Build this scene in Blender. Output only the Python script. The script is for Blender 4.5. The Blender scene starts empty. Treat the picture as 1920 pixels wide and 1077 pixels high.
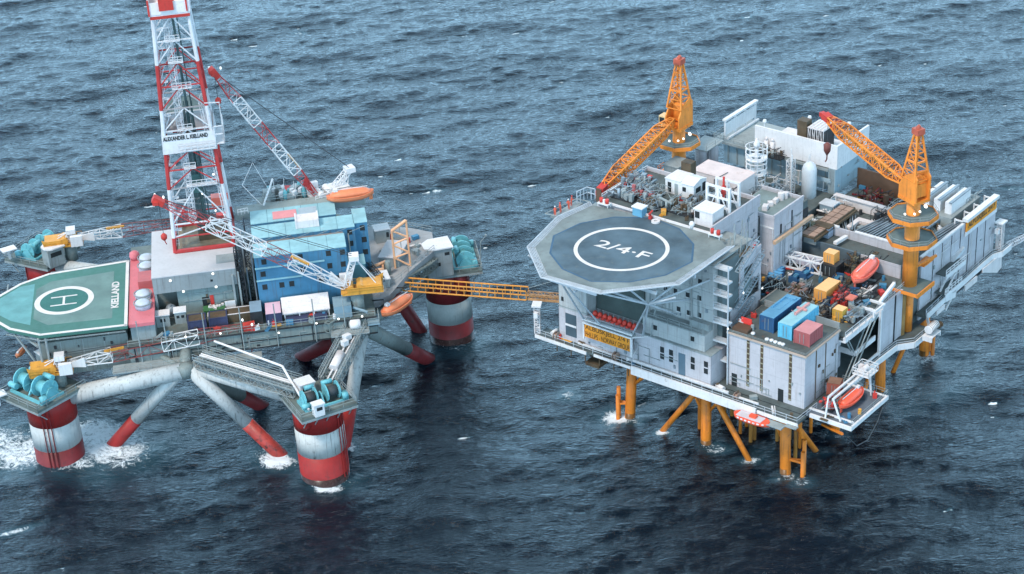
import bpy, bmesh, math, random
import numpy as np
from mathutils import Matrix, Vector
random.seed(7)
scene = bpy.context.scene
R = math.radians
# ------------------------------------------------------------------ camera
H = 198.0
th, ro, fpx = R(28.0), R(2.46), 4073.0
F = Vector((0, math.cos(th), -math.sin(th))); R0 = Vector((1, 0, 0)); U0 = Vector((0, math.sin(th), math.cos(th)))
RV = math.cos(ro)*R0 - math.sin(ro)*U0; UV = math.cos(ro)*U0 + math.sin(ro)*R0
cd = bpy.data.cameras.new('camera'); cam = bpy.data.objects.new('camera', cd); scene.collection.objects.link(cam)
M3 = Matrix((RV, UV, -F)).transposed()
cam.matrix_world = Matrix.Translation((0, 0, H)) @ M3.to_4x4()
cd.sensor_width = 36.0; cd.lens = 36.0*fpx/1920.0; cd.clip_start = 5; cd.clip_end = 30000
scene.camera = cam
# ------------------------------------------------------------------ sky, sun, exposure
SUN_EL, SUN_AZ = 55.0, 222.0          # azimuth clockwise from +Y
w = bpy.data.worlds.new('World'); scene.world = w; w.use_nodes = True
nt = w.node_tree; nt.nodes.clear()
sky = nt.nodes.new('ShaderNodeTexSky'); sky.sky_type = 'NISHITA'; sky.sun_disc = False
sky.sun_elevation = R(SUN_EL); sky.sun_rotation = R(SUN_AZ); sky.air_density = 1.0; sky.dust_density = 4.0; sky.ozone_density = 1.6
bg = nt.nodes.new('ShaderNodeBackground'); bg.inputs[1].default_value = 0.13
out = nt.nodes.new('ShaderNodeOutputWorld')
bg2 = nt.nodes.new('ShaderNodeBackground'); bg2.inputs[1].default_value = 1.0   # cloud layer: bright towards the horizon, duller overhead
tcs = nt.nodes.new('ShaderNodeTexCoord'); sx = nt.nodes.new('ShaderNodeSeparateXYZ'); nt.links.new(tcs.outputs['Generated'], sx.inputs[0])
crs = nt.nodes.new('ShaderNodeValToRGB'); nt.links.new(sx.outputs[2], crs.inputs[0]); nt.links.new(crs.outputs[0], bg2.inputs[0])
RAMP = [(0.29, (1.95, 3.45, 4.75)), (0.38, (1.50, 2.60, 3.50)), (0.50, (0.70, 1.16, 1.52)), (0.62, (0.26, 0.40, 0.50)), (0.85, (0.43, 0.51, 0.56))]
for k_, (p_, c_) in enumerate(RAMP):
    if k_ == 0: crs.color_ramp.elements[1].position = 1.0
    e_ = crs.color_ramp.elements[0] if k_ == 0 else (crs.color_ramp.elements[-1] if k_ == 4 else crs.color_ramp.elements.new(p_))
    e_.position = p_; e_.color = (*c_, 1)
mxs = nt.nodes.new('ShaderNodeMixShader'); mxs.inputs[0].default_value = 0.72
nt.links.new(sky.outputs[0], bg.inputs[0]); nt.links.new(bg.outputs[0], mxs.inputs[1]); nt.links.new(bg2.outputs[0], mxs.inputs[2]); nt.links.new(mxs.outputs[0], out.inputs[0])
sd = bpy.data.lights.new('sun', 'SUN'); sd.energy = 2.5; sd.angle = R(10); sd.color = (1.0, 0.92, 0.84)
so = bpy.data.objects.new('sun', sd); scene.collection.objects.link(so)
az, el = R(SUN_AZ), R(SUN_EL)
sdir = Vector((math.sin(az)*math.cos(el), math.cos(az)*math.cos(el), math.sin(el)))
so.rotation_euler = sdir.to_track_quat('Z', 'Y').to_euler()
scene.view_settings.view_transform = 'Standard'; scene.view_settings.look = 'None'
scene.view_settings.exposure = 0.34; scene.view_settings.gamma = 1.0
# ------------------------------------------------------------------ frames of the two installations
RIG = Matrix.Translation((-51.4, 345, 0)) @ Matrix.Rotation(R(-1.7), 4, 'Y') @ Matrix.Rotation(R(7), 4, 'Z')
PLT = Matrix.Translation((44.8, 302.1, 0)) @ Matrix.Rotation(R(51), 4, 'Z')
COL = scene.collection
# ------------------------------------------------------------------ materials
MATS = {}
def mat(name, col, rough=0.55, var=0.12, rust=0.0, streak=0.0, scale=0.35, metal=0.0, rustcol=(0.16, 0.07, 0.035), seams=None, emit=0.0, grime=0.35):
    if name in MATS: return MATS[name]
    m = bpy.data.materials.new(name); m.use_nodes = True; t = m.node_tree; N = t.nodes; L = t.links
    b = N['Principled BSDF']; b.inputs['Specular IOR Level'].default_value = 0.28; b.inputs['Roughness'].default_value = rough; b.inputs['Metallic'].default_value = metal
    g = N.new('ShaderNodeNewGeometry')
    def noise(sc, det=5, vec=None, rg=0.6):
        n = N.new('ShaderNodeTexNoise'); n.inputs['Scale'].default_value = sc; n.inputs['Detail'].default_value = det; n.inputs['Roughness'].default_value = rg
        L.new(vec or g.outputs['Position'], n.inputs['Vector']); return n.outputs['Fac']
    def rng(src, a, b_, c=0.0, d=1.0):
        r = N.new('ShaderNodeMapRange'); r.inputs[1].default_value = a; r.inputs[2].default_value = b_; r.inputs[3].default_value = c; r.inputs[4].default_value = d
        L.new(src, r.inputs[0]); return r.outputs[0]
    def mix(fac, A, B, typ='MIX'):
        x = N.new('ShaderNodeMix'); x.data_type = 'RGBA'; x.blend_type = typ
        if isinstance(fac, float): x.inputs[0].default_value = fac
        else: L.new(fac, x.inputs[0])
        for i, q in ((6, A), (7, B)):
            if isinstance(q, tuple): x.inputs[i].default_value = (*q, 1) if len(q) == 3 else q
            else: L.new(q, x.inputs[i])
        return x.outputs[2]
    c1 = tuple(min(1, c*(1+var)) for c in col); c2 = tuple(c*(1-var*1.4) for c in col)
    cur = mix(rng(noise(scale), 0.3, 0.7), c2, c1)
    if grime:
        cur = mix(rng(noise(scale*5.3, 6, None, 0.7), 0.52, 0.78, 0, grime), cur, tuple(c*0.45+0.01 for c in col))
    if streak:
        mp = N.new('ShaderNodeMapping'); mp.inputs['Scale'].default_value = (2.6, 2.6, 0.14); L.new(g.outputs['Position'], mp.inputs['Vector'])
        cur = mix(rng(noise(1.0, 4, mp.outputs[0]), 0.55, 0.75, 0, streak), cur, tuple(0.35*c+0.02 for c in rustcol))
    if rust:
        cur = mix(rng(noise(0.9, 8, None, 0.75), 0.62-0.15*rust, 0.74-0.1*rust, 0, 0.9), cur, rustcol)
    if seams and isinstance(seams, float):   # plate joints: vertical ones every 2.4 m, horizontal every 3 m, with run-off below them
        rt = N.new('ShaderNodeVectorRotate'); rt.rotation_type = 'Z_AXIS'; rt.inputs['Angle'].default_value = -R(seams); L.new(g.outputs['Position'], rt.inputs['Vector'])
        sp = N.new('ShaderNodeSeparateXYZ'); L.new(rt.outputs[0], sp.inputs[0])
        def m_(op, a, b_=0.0):
            x = N.new('ShaderNodeMath'); x.operation = op
            for i_, q in ((0, a), (1, b_)):
                if isinstance(q, float): x.inputs[i_].default_value = q
                else: L.new(q, x.inputs[i_])
            return x.outputs[0]
        f1 = m_('LESS_THAN', m_('FRACT', m_('MULTIPLY', m_('ADD', sp.outputs[0], sp.outputs[1]), 1/2.4)), 0.035)
        f2 = m_('LESS_THAN', m_('FRACT', m_('MULTIPLY', sp.outputs[2], 1/3.05)), 0.028)
        cur = mix(m_('MULTIPLY', m_('MAXIMUM', f1, f2), 0.30), cur, tuple(c*0.45 for c in col))
        pn = N.new('ShaderNodeTexWhiteNoise'); pn.noise_dimensions = '2D'; cb = N.new('ShaderNodeCombineXYZ')
        L.new(m_('FLOOR', m_('MULTIPLY', m_('ADD', sp.outputs[0], sp.outputs[1]), 1/2.4)), cb.inputs[0]); L.new(m_('FLOOR', m_('MULTIPLY', sp.outputs[2], 1/3.05)), cb.inputs[1]); L.new(cb.outputs[0], pn.inputs[0])
        cur = mix(m_('MULTIPLY', pn.outputs[0], 0.22), cur, tuple(c*0.75 for c in col))
    elif seams:   # panel joints on a painted wall
        br = N.new('ShaderNodeTexBrick'); tc = N.new('ShaderNodeTexCoord'); L.new(tc.outputs['Object'], br.inputs['Vector'])
        br.inputs['Scale'].default_value = 1.0; br.inputs['Brick Width'].default_value = seams[0]; br.inputs['Row Height'].default_value = seams[1]
        br.inputs['Mortar Size'].default_value = 0.03; br.offset = 0
        cur = mix(br.outputs['Fac'], cur, tuple(c*0.7 for c in col))
    L.new(cur, b.inputs['Base Color'])
    L.new(rng(noise(scale*8), 0.3, 0.7, rough*0.8, min(1, rough*1.25)), b.inputs['Roughness'])
    if emit:
        b.inputs['Emission Color'].default_value = (1, 0.93, 0.8, 1); b.inputs['Emission Strength'].default_value = emit
    MATS[name] = m; return m
WHITE = mat('white_paint', (0.63, 0.61, 0.605), 0.5, 0.06, 0.05, 0.25)
WALL = mat('lilac_grey_wall', (0.455, 0.435, 0.455), 0.5, 0.08, 0.0, 0.5, rustcol=(0.45, 0.28, 0.17), seams=51.0)
WALL2 = mat('pale_green_grey_wall', (0.39, 0.40, 0.395), 0.5, 0.1, 0.0, 0.6, rustcol=(0.4, 0.28, 0.2), seams=51.0)
GREY = mat('grey_steel', (0.25, 0.28, 0.28), 0.5, 0.15, 0.1, 0.4)
RIGG = mat('rig_grey_green', (0.185, 0.215, 0.205), 0.5, 0.12, 0.25, 0.6, seams=7.0)
SHED = mat('shed_grey', (0.24, 0.265, 0.27), 0.55, 0.08, 0.0, 0.5, seams=7.0)
ROOF = mat('pale_roof', (0.44, 0.425, 0.43), 0.6, 0.05, 0.0, 0.0)
DECK = mat('deck_grey_green', (0.085, 0.105, 0.105), 0.6, 0.25, 0.25, 0.0, grime=0.7)
DECKR = mat('rig_deck', (0.12, 0.145, 0.135), 0.6, 0.25, 0.3, 0.0, grime=0.7)
DARK = mat('dark_interior', (0.02, 0.024, 0.026), 0.6, 0.2)
BLACK = mat('black_steel', (0.03, 0.033, 0.037), 0.5, 0.3, 0.3)
ORANGE = mat('orange_paint', (0.72, 0.225, 0.035), 0.5, 0.14, 0.2, 0.5)
ORLEG = mat('orange_leg_paint', (0.62, 0.175, 0.018), 0.5, 0.16, 0.25, 0.6)
OLIVE = mat('rusty_brown_steel', (0.09, 0.065, 0.04), 0.6, 0.3, 0.5)
YELLOW = mat('yellow_orange_paint', (0.60, 0.28, 0.045), 0.5, 0.15, 0.2, 0.3)
RED = mat('red_paint', (0.50, 0.045, 0.035), 0.5, 0.15, 0.15, 0.3)
REDC = mat('column_red', (0.28, 0.018, 0.016), 0.55, 0.15, 0.3, 0.4, rustcol=(0.05, 0.03, 0.025))
REDD = mat('dark_boot_topping_red', (0.16, 0.018, 0.020), 0.5, 0.2, 0.35, 0.4, rustcol=(0.03, 0.02, 0.02))
CWHITE = mat('column_white', (0.42, 0.43, 0.42), 0.5, 0.08, 0.12, 0.75, rustcol=(0.08, 0.06, 0.04))
PINK = mat('faded_red_deck', (0.55, 0.15, 0.17), 0.6, 0.08, 0.05)
LIFE = mat('lifeboat_orange', (0.76, 0.15, 0.10), 0.35, 0.06, 0.0, 0.1)
LIFE2 = mat('rig_lifeboat_orange', (0.68, 0.20, 0.09), 0.4, 0.06, 0.0, 0.15)
TEAL = mat('winch_teal', (0.13, 0.38, 0.42), 0.45, 0.15, 0.1)
CYAN = mat('cyan_roof', (0.24, 0.42, 0.455), 0.6, 0.14, 0.12, grime=0.5, rustcol=(0.34,0.36,0.34))
BLUE = mat('blue_cabin_wall', (0.055, 0.175, 0.285), 0.5, 0.12, 0.0, 0.6)
NAVY = mat('navy_container', (0.03, 0.09, 0.19), 0.5, 0.15, 0.15)
SKYB = mat('light_blue_container', (0.12, 0.42, 0.58), 0.5, 0.1, 0.1)
BLUED = mat('blue_machinery', (0.05, 0.18, 0.30), 0.5, 0.3, 0.2)
MAROON = mat('maroon_container', (0.36, 0.10, 0.10), 0.5, 0.1, 0.12)
BROWN = mat('brown_windwall', (0.10, 0.06, 0.04), 0.6, 0.2, 0.3)
GREEN = mat('green_skip', (0.04, 0.13, 0.05), 0.6, 0.2, 0.1)
PIPE = mat('pipe_steel', (0.24, 0.28, 0.31), 0.38, 0.2, 0.2, metal=0.35)
HGREEN = mat('helideck_green', (0.055, 0.155, 0.125), 0.6, 0.12, 0.0, scale=0.12, grime=0.35)
HWORN = mat('helideck_worn_green', (0.12, 0.19, 0.17), 0.6, 0.18, 0.1, scale=0.25, rustcol=(0.10, 0.11, 0.09))
HCYAN = mat('helideck_faded_green', (0.11, 0.27, 0.27), 0.6, 0.15, 0.0)
HBLUE = mat('helideck_blue', (0.066, 0.10, 0.125), 0.6, 0.32, 0.35, scale=0.2, rustcol=(0.11, 0.12, 0.11))
HGREY = mat('helideck_grey', (0.165, 0.19, 0.185), 0.6, 0.25, 0.35, scale=0.25, rustcol=(0.12, 0.105, 0.08), grime=.6)
MARK = mat('marking_white', (0.60, 0.55, 0.52), 0.6, 0.08, 0.1, rustcol=(0.30, 0.28, 0.25))
PWHITE = mat('pinkish_white_paint', (0.60, 0.545, 0.53), 0.55, 0.08, 0.15, 0.3, rustcol=(0.38, 0.22, 0.15))
SIGNY = mat('sign_orange', (0.75, 0.27, 0.03), 0.5, 0.05)
INK = mat('sign_black', (0.02, 0.02, 0.02), 0.5, 0.1)
LAMPM = mat('lamp_glow', (0.9, 0.85, 0.75), 0.4, 0.02, emit=1.2, grime=0)
LAMPW = mat('lamp_glass', (0.9, 0.85, 0.8), 0.3, 0.02, emit=.5, grime=0)
ROPE = mat('cable', (0.05, 0.055, 0.06), 0.6, 0.2)
SKIN = mat('skin', (0.45, 0.25, 0.18), 0.6, 0.05)
PLANKW = mat('wood_planks', (0.33, 0.22, 0.17), 0.8, 0.2, 0.0, 0.0, grime=0.5)
GRATE = mat('safety_net_grey', (0.42, 0.45, 0.48), 0.6, 0.1)
# ------------------------------------------------------------------ mesh builder
class MB:
    """collects geometry in frame coordinates (root given) or thing coordinates (root None)"""
    def __init__(s, root=None):
        s.v = []; s.f = []; s.o = Vector(root['off']) if root is not None else Vector((0, 0, 0)); s.root = root
    def add(s, vs, fs):
        n = len(s.v); s.g = getattr(s, 'g', []) + [(n, len(s.f))]; s.v += [Vector(p) for p in vs]; s.f += [[n+i for i in q] for q in fs]; return s
    def box(s, x0, x1, y0, y1, z0, z1):
        if x0 > x1: x0, x1 = x1, x0
        if y0 > y1: y0, y1 = y1, y0
        if z0 > z1: z0, z1 = z1, z0
        return s.add([(x0,y0,z0),(x1,y0,z0),(x1,y1,z0),(x0,y1,z0),(x0,y0,z1),(x1,y0,z1),(x1,y1,z1),(x0,y1,z1)],
                     [(3,2,1,0),(4,5,6,7),(0,1,5,4),(1,2,6,5),(2,3,7,6),(3,0,4,7)])
    def cbox(s, c, d, rz=0, tilt=None):
        m = Matrix.Rotation(rz, 3, 'Z')
        if tilt: m = m @ Matrix.Rotation(tilt, 3, 'Y')
        hx, hy, hz = d[0]/2, d[1]/2, d[2]/2
        pts = [Vector(c) + m @ Vector(p) for p in [(-hx,-hy,-hz),(hx,-hy,-hz),(hx,hy,-hz),(-hx,hy,-hz),(-hx,-hy,hz),(hx,-hy,hz),(hx,hy,hz),(-hx,hy,hz)]]
        return s.add(pts, [(3,2,1,0),(4,5,6,7),(0,1,5,4),(1,2,6,5),(2,3,7,6),(3,0,4,7)])
    def tube(s, p, q, r, n=8, r2=None, cap=True):
        p, q = Vector(p), Vector(q); d = q-p
        if d.length < 1e-6: return s
        r2 = r if r2 is None else r2
        d.normalize(); a = d.cross(Vector((0,0,1)) if abs(d.z) < .95 else Vector((1,0,0))).normalized(); b = d.cross(a)
        vs = []
        for c, rr in ((p, r), (q, r2)):
            for i in range(n):
                t = 2*math.pi*(i+.5)/n; vs.append(c + a*(math.cos(t)*rr) + b*(math.sin(t)*rr))
        fs = [(i, (i+1)%n, n+(i+1)%n, n+i) for i in range(n)]
        if cap: fs += [tuple(range(n))[::-1], tuple(range(n, 2*n))]
        return s.add(vs, fs)
    def bar(s, p, q, r): return s.tube(p, q, r, 4)
    def path(s, pts, r, n=6):
        for a, b in zip(pts, pts[1:]): s.tube(a, b, r, n)
        return s
    def prism(s, poly, z0, z1):
        n = len(poly); vs = [(x, y, z0) for x, y in poly] + [(x, y, z1) for x, y in poly]
        return s.add(vs, [tuple(range(n))[::-1], tuple(range(n, 2*n))] + [(i, (i+1)%n, n+(i+1)%n, n+i) for i in range(n)])
    def ring(s, c, r0, r1, z0, z1, n=48, a0=0, a1=2*math.pi):
        vs = []; full = abs(a1-a0-2*math.pi) < 1e-6; k = n if full else n+1
        for i in range(k):
            t = a0+(a1-a0)*i/n; ct, st = math.cos(t), math.sin(t)
            vs += [(c[0]+r0*ct, c[1]+r0*st, z0), (c[0]+r1*ct, c[1]+r1*st, z0), (c[0]+r1*ct, c[1]+r1*st, z1), (c[0]+r0*ct, c[1]+r0*st, z1)]
        fs = []
        for i in range(n):
            a = 4*i; b = 4*((i+1) % k)
            fs += [(a+1,b+1,b+2,a+2), (a+2,b+2,b+3,a+3), (a+3,b+3,b,a), (a,b,b+1,a+1)]
        return s.add(vs, fs)
    def lathe(s, prof, c, n=16, axis='z'):
        vs = []
        for r, h in prof:
            for i in range(n):
                t = 2*math.pi*i/n; x, y = r*math.cos(t), r*math.sin(t)
                p = (x, y, h) if axis == 'z' else ((h, x, y) if axis == 'x' else (x, h, y))
                vs.append(Vector(c)+Vector(p))
        fs = []
        for k in range(len(prof)-1):
            for i in range(n): fs.append((k*n+i, k*n+(i+1)%n, (k+1)*n+(i+1)%n, (k+1)*n+i))
        fs += [tuple(range(n))[::-1], tuple(range((len(prof)-1)*n, len(prof)*n))]
        return s.add(vs, fs)
    def loft(s, rings):
        n = len(rings[0]); vs = [p for r in rings for p in r]; fs = []
        for k in range(len(rings)-1):
            for i in range(n): fs.append((k*n+i, k*n+(i+1)%n, (k+1)*n+(i+1)%n, (k+1)*n+i))
        fs += [tuple(range(n))[::-1], tuple(range((len(rings)-1)*n, len(rings)*n))]
        return s.add(vs, fs)
    def rail(s, pts, h=1.1, r=0.045, step=2.0):
        for a, b in zip(pts, pts[1:]):
            a, b = Vector(a), Vector(b); d = (b-a).length; n = max(1, int(d/step))
            for k in (h, h*.55): s.bar(a+Vector((0,0,k)), b+Vector((0,0,k)), r)
            for i in range(n+1):
                p = a.lerp(b, i/n); s.bar(p, p+Vector((0,0,h)), r)
        return s
    def truss(s, p, q, w, h, n, r, w2=None, h2=None, up=(0,0,1), rb=None, chords=True, sides=True):
        """four-chord box girder from p to q"""
        p, q = Vector(p), Vector(q); d = (q-p).normalized(); sd = d.cross(Vector(up)).normalized(); u = sd.cross(d)
        w2 = w if w2 is None else w2; h2 = h if h2 is None else h2; rb = rb or r*.6
        st = []
        for i in range(n+1):
            t = i/n; c = p.lerp(q, t); ww = w+(w2-w)*t; hh = h+(h2-h)*t
            st.append([c+sd*(ww/2*a)+u*(hh/2*b) for a, b in ((-1,-1),(1,-1),(1,1),(-1,1))])
        for i in range(n):
            A, B = st[i], st[i+1]
            for k in range(4):
                if chords: s.bar(A[k], B[k], r)
                s.bar(A[k], A[(k+1)%4], rb)
                if sides or k in (0, 2):
                    if (i+k) % 2: s.bar(A[k], B[(k+1)%4], rb)
                    else: s.bar(A[(k+1)%4], B[k], rb)
        for k in range(4): s.bar(st[n][k], st[n][(k+1)%4], rb)
        return s
    def ladder(s, p, q, w=0.6, step=0.5, r=0.05, side=(1,0,0)):
        p, q = Vector(p), Vector(q); sv = Vector(side)*w/2
        s.bar(p-sv, q-sv, r); s.bar(p+sv, q+sv, r); n = int((q-p).length/step)
        for i in range(1, n): c = p.lerp(q, i/n); s.bar(c-sv, c+sv, r*.7)
        return s
    def mesh(s, name, smooth=False, bevel=0):
        me = bpy.data.meshes.new(name); me.from_pydata([tuple(p-s.o) for p in s.v], [], s.f); me.update()
        if bevel:
            bm = bmesh.new(); bm.from_mesh(me)
            bmesh.ops.bevel(bm, geom=[e for e in bm.edges if e.calc_length() > bevel*4], offset=bevel, segments=1, affect='EDGES'); bm.to_mesh(me); bm.free()
        if smooth:
            for p in me.polygons: p.use_smooth = len(p.vertices) == 4
        return me
    def parts(s, name, m, parent=None, smooth=False):
        """every separate piece becomes a part of its own"""
        gs = getattr(s, 'g', []); n = len(gs); bb = []
        for i, (a, fa) in enumerate(gs):
            b = gs[i+1][0] if i+1 < n else len(s.v); vs = s.v[a:b]
            bb.append([min(v[k] for v in vs)-.03 for k in range(3)]+[max(v[k] for v in vs)+.03 for k in range(3)])
        par = list(range(n))
        def find(i):
            while par[i] != i: i = par[i]
            return i
        for i in range(n):
            for j in range(i):
                if all(bb[i][k] <= bb[j][k+3] and bb[j][k] <= bb[i][k+3] for k in range(3)): par[find(i)] = find(j)
        out_ = []
        for r_ in sorted(set(find(i) for i in range(n))):
            q = MB(s.root)
            for i in range(n):
                if find(i) == r_:
                    a, fa = gs[i]; b, fb = (gs[i+1] if i+1 < n else (len(s.v), len(s.f))); o_ = len(q.v)
                    q.v += s.v[a:b]; q.f += [[k-a+o_ for k in f_] for f_ in s.f[fa:fb]]
            out_.append(q.part(name, m, parent, smooth))
        return out_[0]
    def part(s, name, m, parent=None, smooth=False, label=None, bevel=0):
        me = s.mesh(name, smooth, bevel); me.materials.append(m); ob = bpy.data.objects.new(name, me); COL.objects.link(ob)
        if parent is None: parent = s.root
        if parent is not None: ob.parent = parent
        if label: ob['label'] = label
        return ob
def root(frame, name, loc, label, cat, group=None, rz=0.0):
    o = bpy.data.objects.new(name, None); COL.objects.link(o); o.empty_display_size = 0.5
    o.matrix_world = frame @ Matrix.Translation(loc) @ Matrix.Rotation(rz, 4, 'Z')
    o['label'] = label; o['category'] = cat; o['off'] = list(loc)
    if group: o['group'] = group
    return o
def solo(frame, name, mb, m, loc, label, cat, group=None, smooth=False, rz=0.0, bevel=0):
    """a thing that is one mesh; its geometry is in thing coordinates"""
    me = mb.mesh(name, smooth, bevel); me.materials.append(m); o = bpy.data.objects.new(name, me); COL.objects.link(o)
    o.matrix_world = frame @ Matrix.Translation(loc) @ Matrix.Rotation(rz, 4, 'Z')
    o['label'] = label; o['category'] = cat
    if group: o['group'] = group
    return o
def clone(src, frame, loc, rz, label):
    def cp(o, par):
        c = o.copy(); COL.objects.link(c)
        if par is not None: c.parent = par
        for ch in [x for x in COL.objects if x.parent == o]: cp(ch, c)
        return c
    c = cp(src, None); c.matrix_world = frame @ Matrix.Translation(loc) @ Matrix.Rotation(rz, 4, 'Z'); c['label'] = label
    return c
def text(txt, name, m, parent, origin, right, up, h, width=None, ext=0.02, bold=0.035):
    """lettering laid on a plane; origin = lower left, in the parent's frame coordinates"""
    cu = bpy.data.curves.new(name, 'FONT'); cu.body = txt; cu.size = 1.0; cu.extrude = 0.0; cu.offset = bold
    tob = bpy.data.objects.new(name, cu); COL.objects.link(tob)
    dg = bpy.context.evaluated_depsgraph_get(); me = bpy.data.meshes.new_from_object(tob.evaluated_get(dg)); bpy.data.objects.remove(tob)
    co = np.array([v.co[:] for v in me.vertices]); mn, mx = co.min(0), co.max(0)
    sy = h/(mx[1]-mn[1]); sx = (width/(mx[0]-mn[0])) if width else sy
    r_, u_ = Vector(right).normalized(), Vector(up).normalized(); n_ = r_.cross(u_); off = Vector(parent['off']) if 'off' in parent else Vector((0,0,0))
    for v in me.vertices:
        v.co = Vector(origin)-off + r_*((v.co.x-mn[0])*sx) + u_*((v.co.y-mn[1])*sy) + n_*ext
    me.materials.clear(); me.materials.append(m)
    ob = bpy.data.objects.new(name, me); COL.objects.link(ob); ob.parent = parent; return ob
# ------------------------------------------------------------------ the sea
def sea():
    N, Lt = 1024, 512.0
    rng = np.random.default_rng(11)
    k1 = np.fft.fftfreq(N, d=Lt/N)*2*np.pi; KX, KY = np.meshgrid(k1, k1, indexing='xy'); K = np.hypot(KX, KY); K[0, 0] = 1e-6
    wd = np.array([0.24, -1.0]); wd /= np.linalg.norm(wd)
    V = 7.6; Lw = V*V/9.81; cosf = (KX*wd[0]+KY*wd[1])/K
    P = np.exp(-1/(K*Lw)**2)/K**3.4*(0.10+0.90*np.abs(cosf)**5)*np.exp(-(K*0.22)**2)
    P[0, 0] = 0; P[K < 2*np.pi/60] *= 0.15
    h0 = (rng.normal(size=(N, N))+1j*rng.normal(size=(N, N)))*np.sqrt(P)
    hgt = np.fft.ifft2(h0).real; sc = 0.225/hgt.std(); h0 *= sc; hgt *= sc
    dx = np.fft.ifft2(-1j*KX/K*h0).real; dy = np.fft.ifft2(-1j*KY/K*h0).real
    ch = 0.95; st = Lt/N
    ddx = (np.roll(dx, -1, 1)-np.roll(dx, 1, 1))/(2*st); ddy = (np.roll(dy, -1, 0)-np.roll(dy, 1, 0))/(2*st); dxy = (np.roll(dx, -1, 0)-np.roll(dx, 1, 0))/(2*st)
    jac = (1+ch*ddx)*(1+ch*ddy)-(ch*dxy)**2
    idx = np.arange(N+1) % N; xs = np.arange(N+1)*st
    X, Y = np.meshgrid(xs, xs); Z = hgt[np.ix_(idx, idx)]; X = X+ch*dx[np.ix_(idx, idx)]; Y = Y+ch*dy[np.ix_(idx, idx)]
    J = jac[np.ix_(idx, idx)]
    q = np.percentile(J, 0.26); caps = np.clip((q-J)/abs(q-J.min()+1e-6)*2.0+(J < q)*0.35, 0, 1)
    ox, oy = -236.0, 154.0
    n1 = N+1; base = (np.arange(N)[:, None]*n1+np.arange(N)[None, :]).ravel()
    faces = np.stack([base, base+1, base+1+n1, base+n1], 1).astype(np.int32)
    def build(foam):
        me = bpy.data.meshes.new('sea'); nv = n1*n1; nf = N*N
        me.vertices.add(nv); me.loops.add(nf*4); me.polygons.add(nf)
        me.vertices.foreach_set('co', np.stack([X, Y, Z], 2).astype(np.float32).ravel())
        me.loops.foreach_set('vertex_index', faces.ravel()); me.polygons.foreach_set('loop_start', np.arange(0, nf*4, 4, dtype=np.int32))
        me.polygons.foreach_set('use_smooth', np.ones(nf, dtype=bool)); me.update()
        a = me.attributes.new('foam', 'FLOAT', 'POINT'); a.data.foreach_set('value', foam.astype(np.float32).ravel()); return me
    # churned water: x, y, sx, sy, angle, strength (metres, world)
    WX, WY = X+ox, Y+oy; foam = caps.copy(); turb = np.zeros_like(caps)
    def blob(x, y, sx, sy, ang, amp):
        a = R(ang); u = (WX-x)*math.cos(a)+(WY-y)*math.sin(a); v = -(WX-x)*math.sin(a)+(WY-y)*math.cos(a)
        return amp*np.exp(-((u/sx)**2+(v/sy)**2)**1.3)
    for b in FOAM: foam = np.maximum(foam, blob(*b))
    m = bpy.data.materials.new('sea_water'); m.use_nodes = True; t = m.node_tree; Nn = t.nodes; Lk = t.links; b = Nn['Principled BSDF']
    b.inputs['IOR'].default_value = 1.333
    g = Nn.new('ShaderNodeNewGeometry')
    def noise(sc, det, rg=0.6, vec=None, dist=0.0):
        n = Nn.new('ShaderNodeTexNoise'); n.inputs['Scale'].default_value = sc; n.inputs['Detail'].default_value = det; n.inputs['Roughness'].default_value = rg; n.inputs['Distortion'].default_value = dist
        Lk.new(vec or g.outputs['Position'], n.inputs['Vector']); return n.outputs['Fac']
    def mth(op, a, c):
        x = Nn.new('ShaderNodeMath'); x.operation = op
        for i, q_ in ((0, a), (1, c)):
            if isinstance(q_, (int, float)): x.inputs[i].default_value = q_
            else: Lk.new(q_, x.inputs[i])
        return x.outputs[0]
    at = Nn.new('ShaderNodeAttribute'); at.attribute_name = 'foam'
    fn = mth('ADD', mth('MULTIPLY', noise(0.45, 9, 0.78, None, 2.2), 0.7), mth('MULTIPLY', noise(2.2, 5, 0.7, None, 1.0), 0.3))
    lim = mth('SUBTRACT', 0.95, mth('MULTIPLY', at.outputs['Fac'], 0.63))
    mr = Nn.new('ShaderNodeMapRange'); mr.interpolation_type = 'SMOOTHSTEP'; Lk.new(mth('SUBTRACT', fn, lim), mr.inputs[0]); mr.inputs[1].default_value = -0.02; mr.inputs[2].default_value = 0.14
    fm = mr.outputs[0]
    mr2 = Nn.new('ShaderNodeMapRange'); Lk.new(at.outputs['Fac'], mr2.inputs[0]); mr2.inputs[1].default_value = 0.1; mr2.inputs[2].default_value = 1.0
    mx0 = Nn.new('ShaderNodeMix'); mx0.data_type = 'RGBA'; mx0.inputs[6].default_value = SEA_COL; mx0.inputs[7].default_value = (0.02, 0.06, 0.08, 1); Lk.new(mr2.outputs[0], mx0.inputs[0])
    mx = Nn.new('ShaderNodeMix'); mx.data_type = 'RGBA'; Lk.new(mx0.outputs[2], mx.inputs[6]); mx.inputs[7].default_value = (0.66, 0.71, 0.74, 1)
    Lk.new(fm, mx.inputs[0]); Lk.new(mx.outputs[2], b.inputs['Base Color'])
    rr = Nn.new('ShaderNodeMapRange'); Lk.new(fm, rr.inputs[0]); rr.inputs[3].default_value = 0.05; rr.inputs[4].default_value = 0.8; Lk.new(rr.outputs[0], b.inputs['Roughness'])
    mp = Nn.new('ShaderNodeMapping'); mp.inputs['Rotation'].default_value = (0, 0, R(-13)); mp.inputs['Scale'].default_value = (0.5, 1.0, 1.0); Lk.new(g.outputs['Position'], mp.inputs['Vector'])
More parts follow.
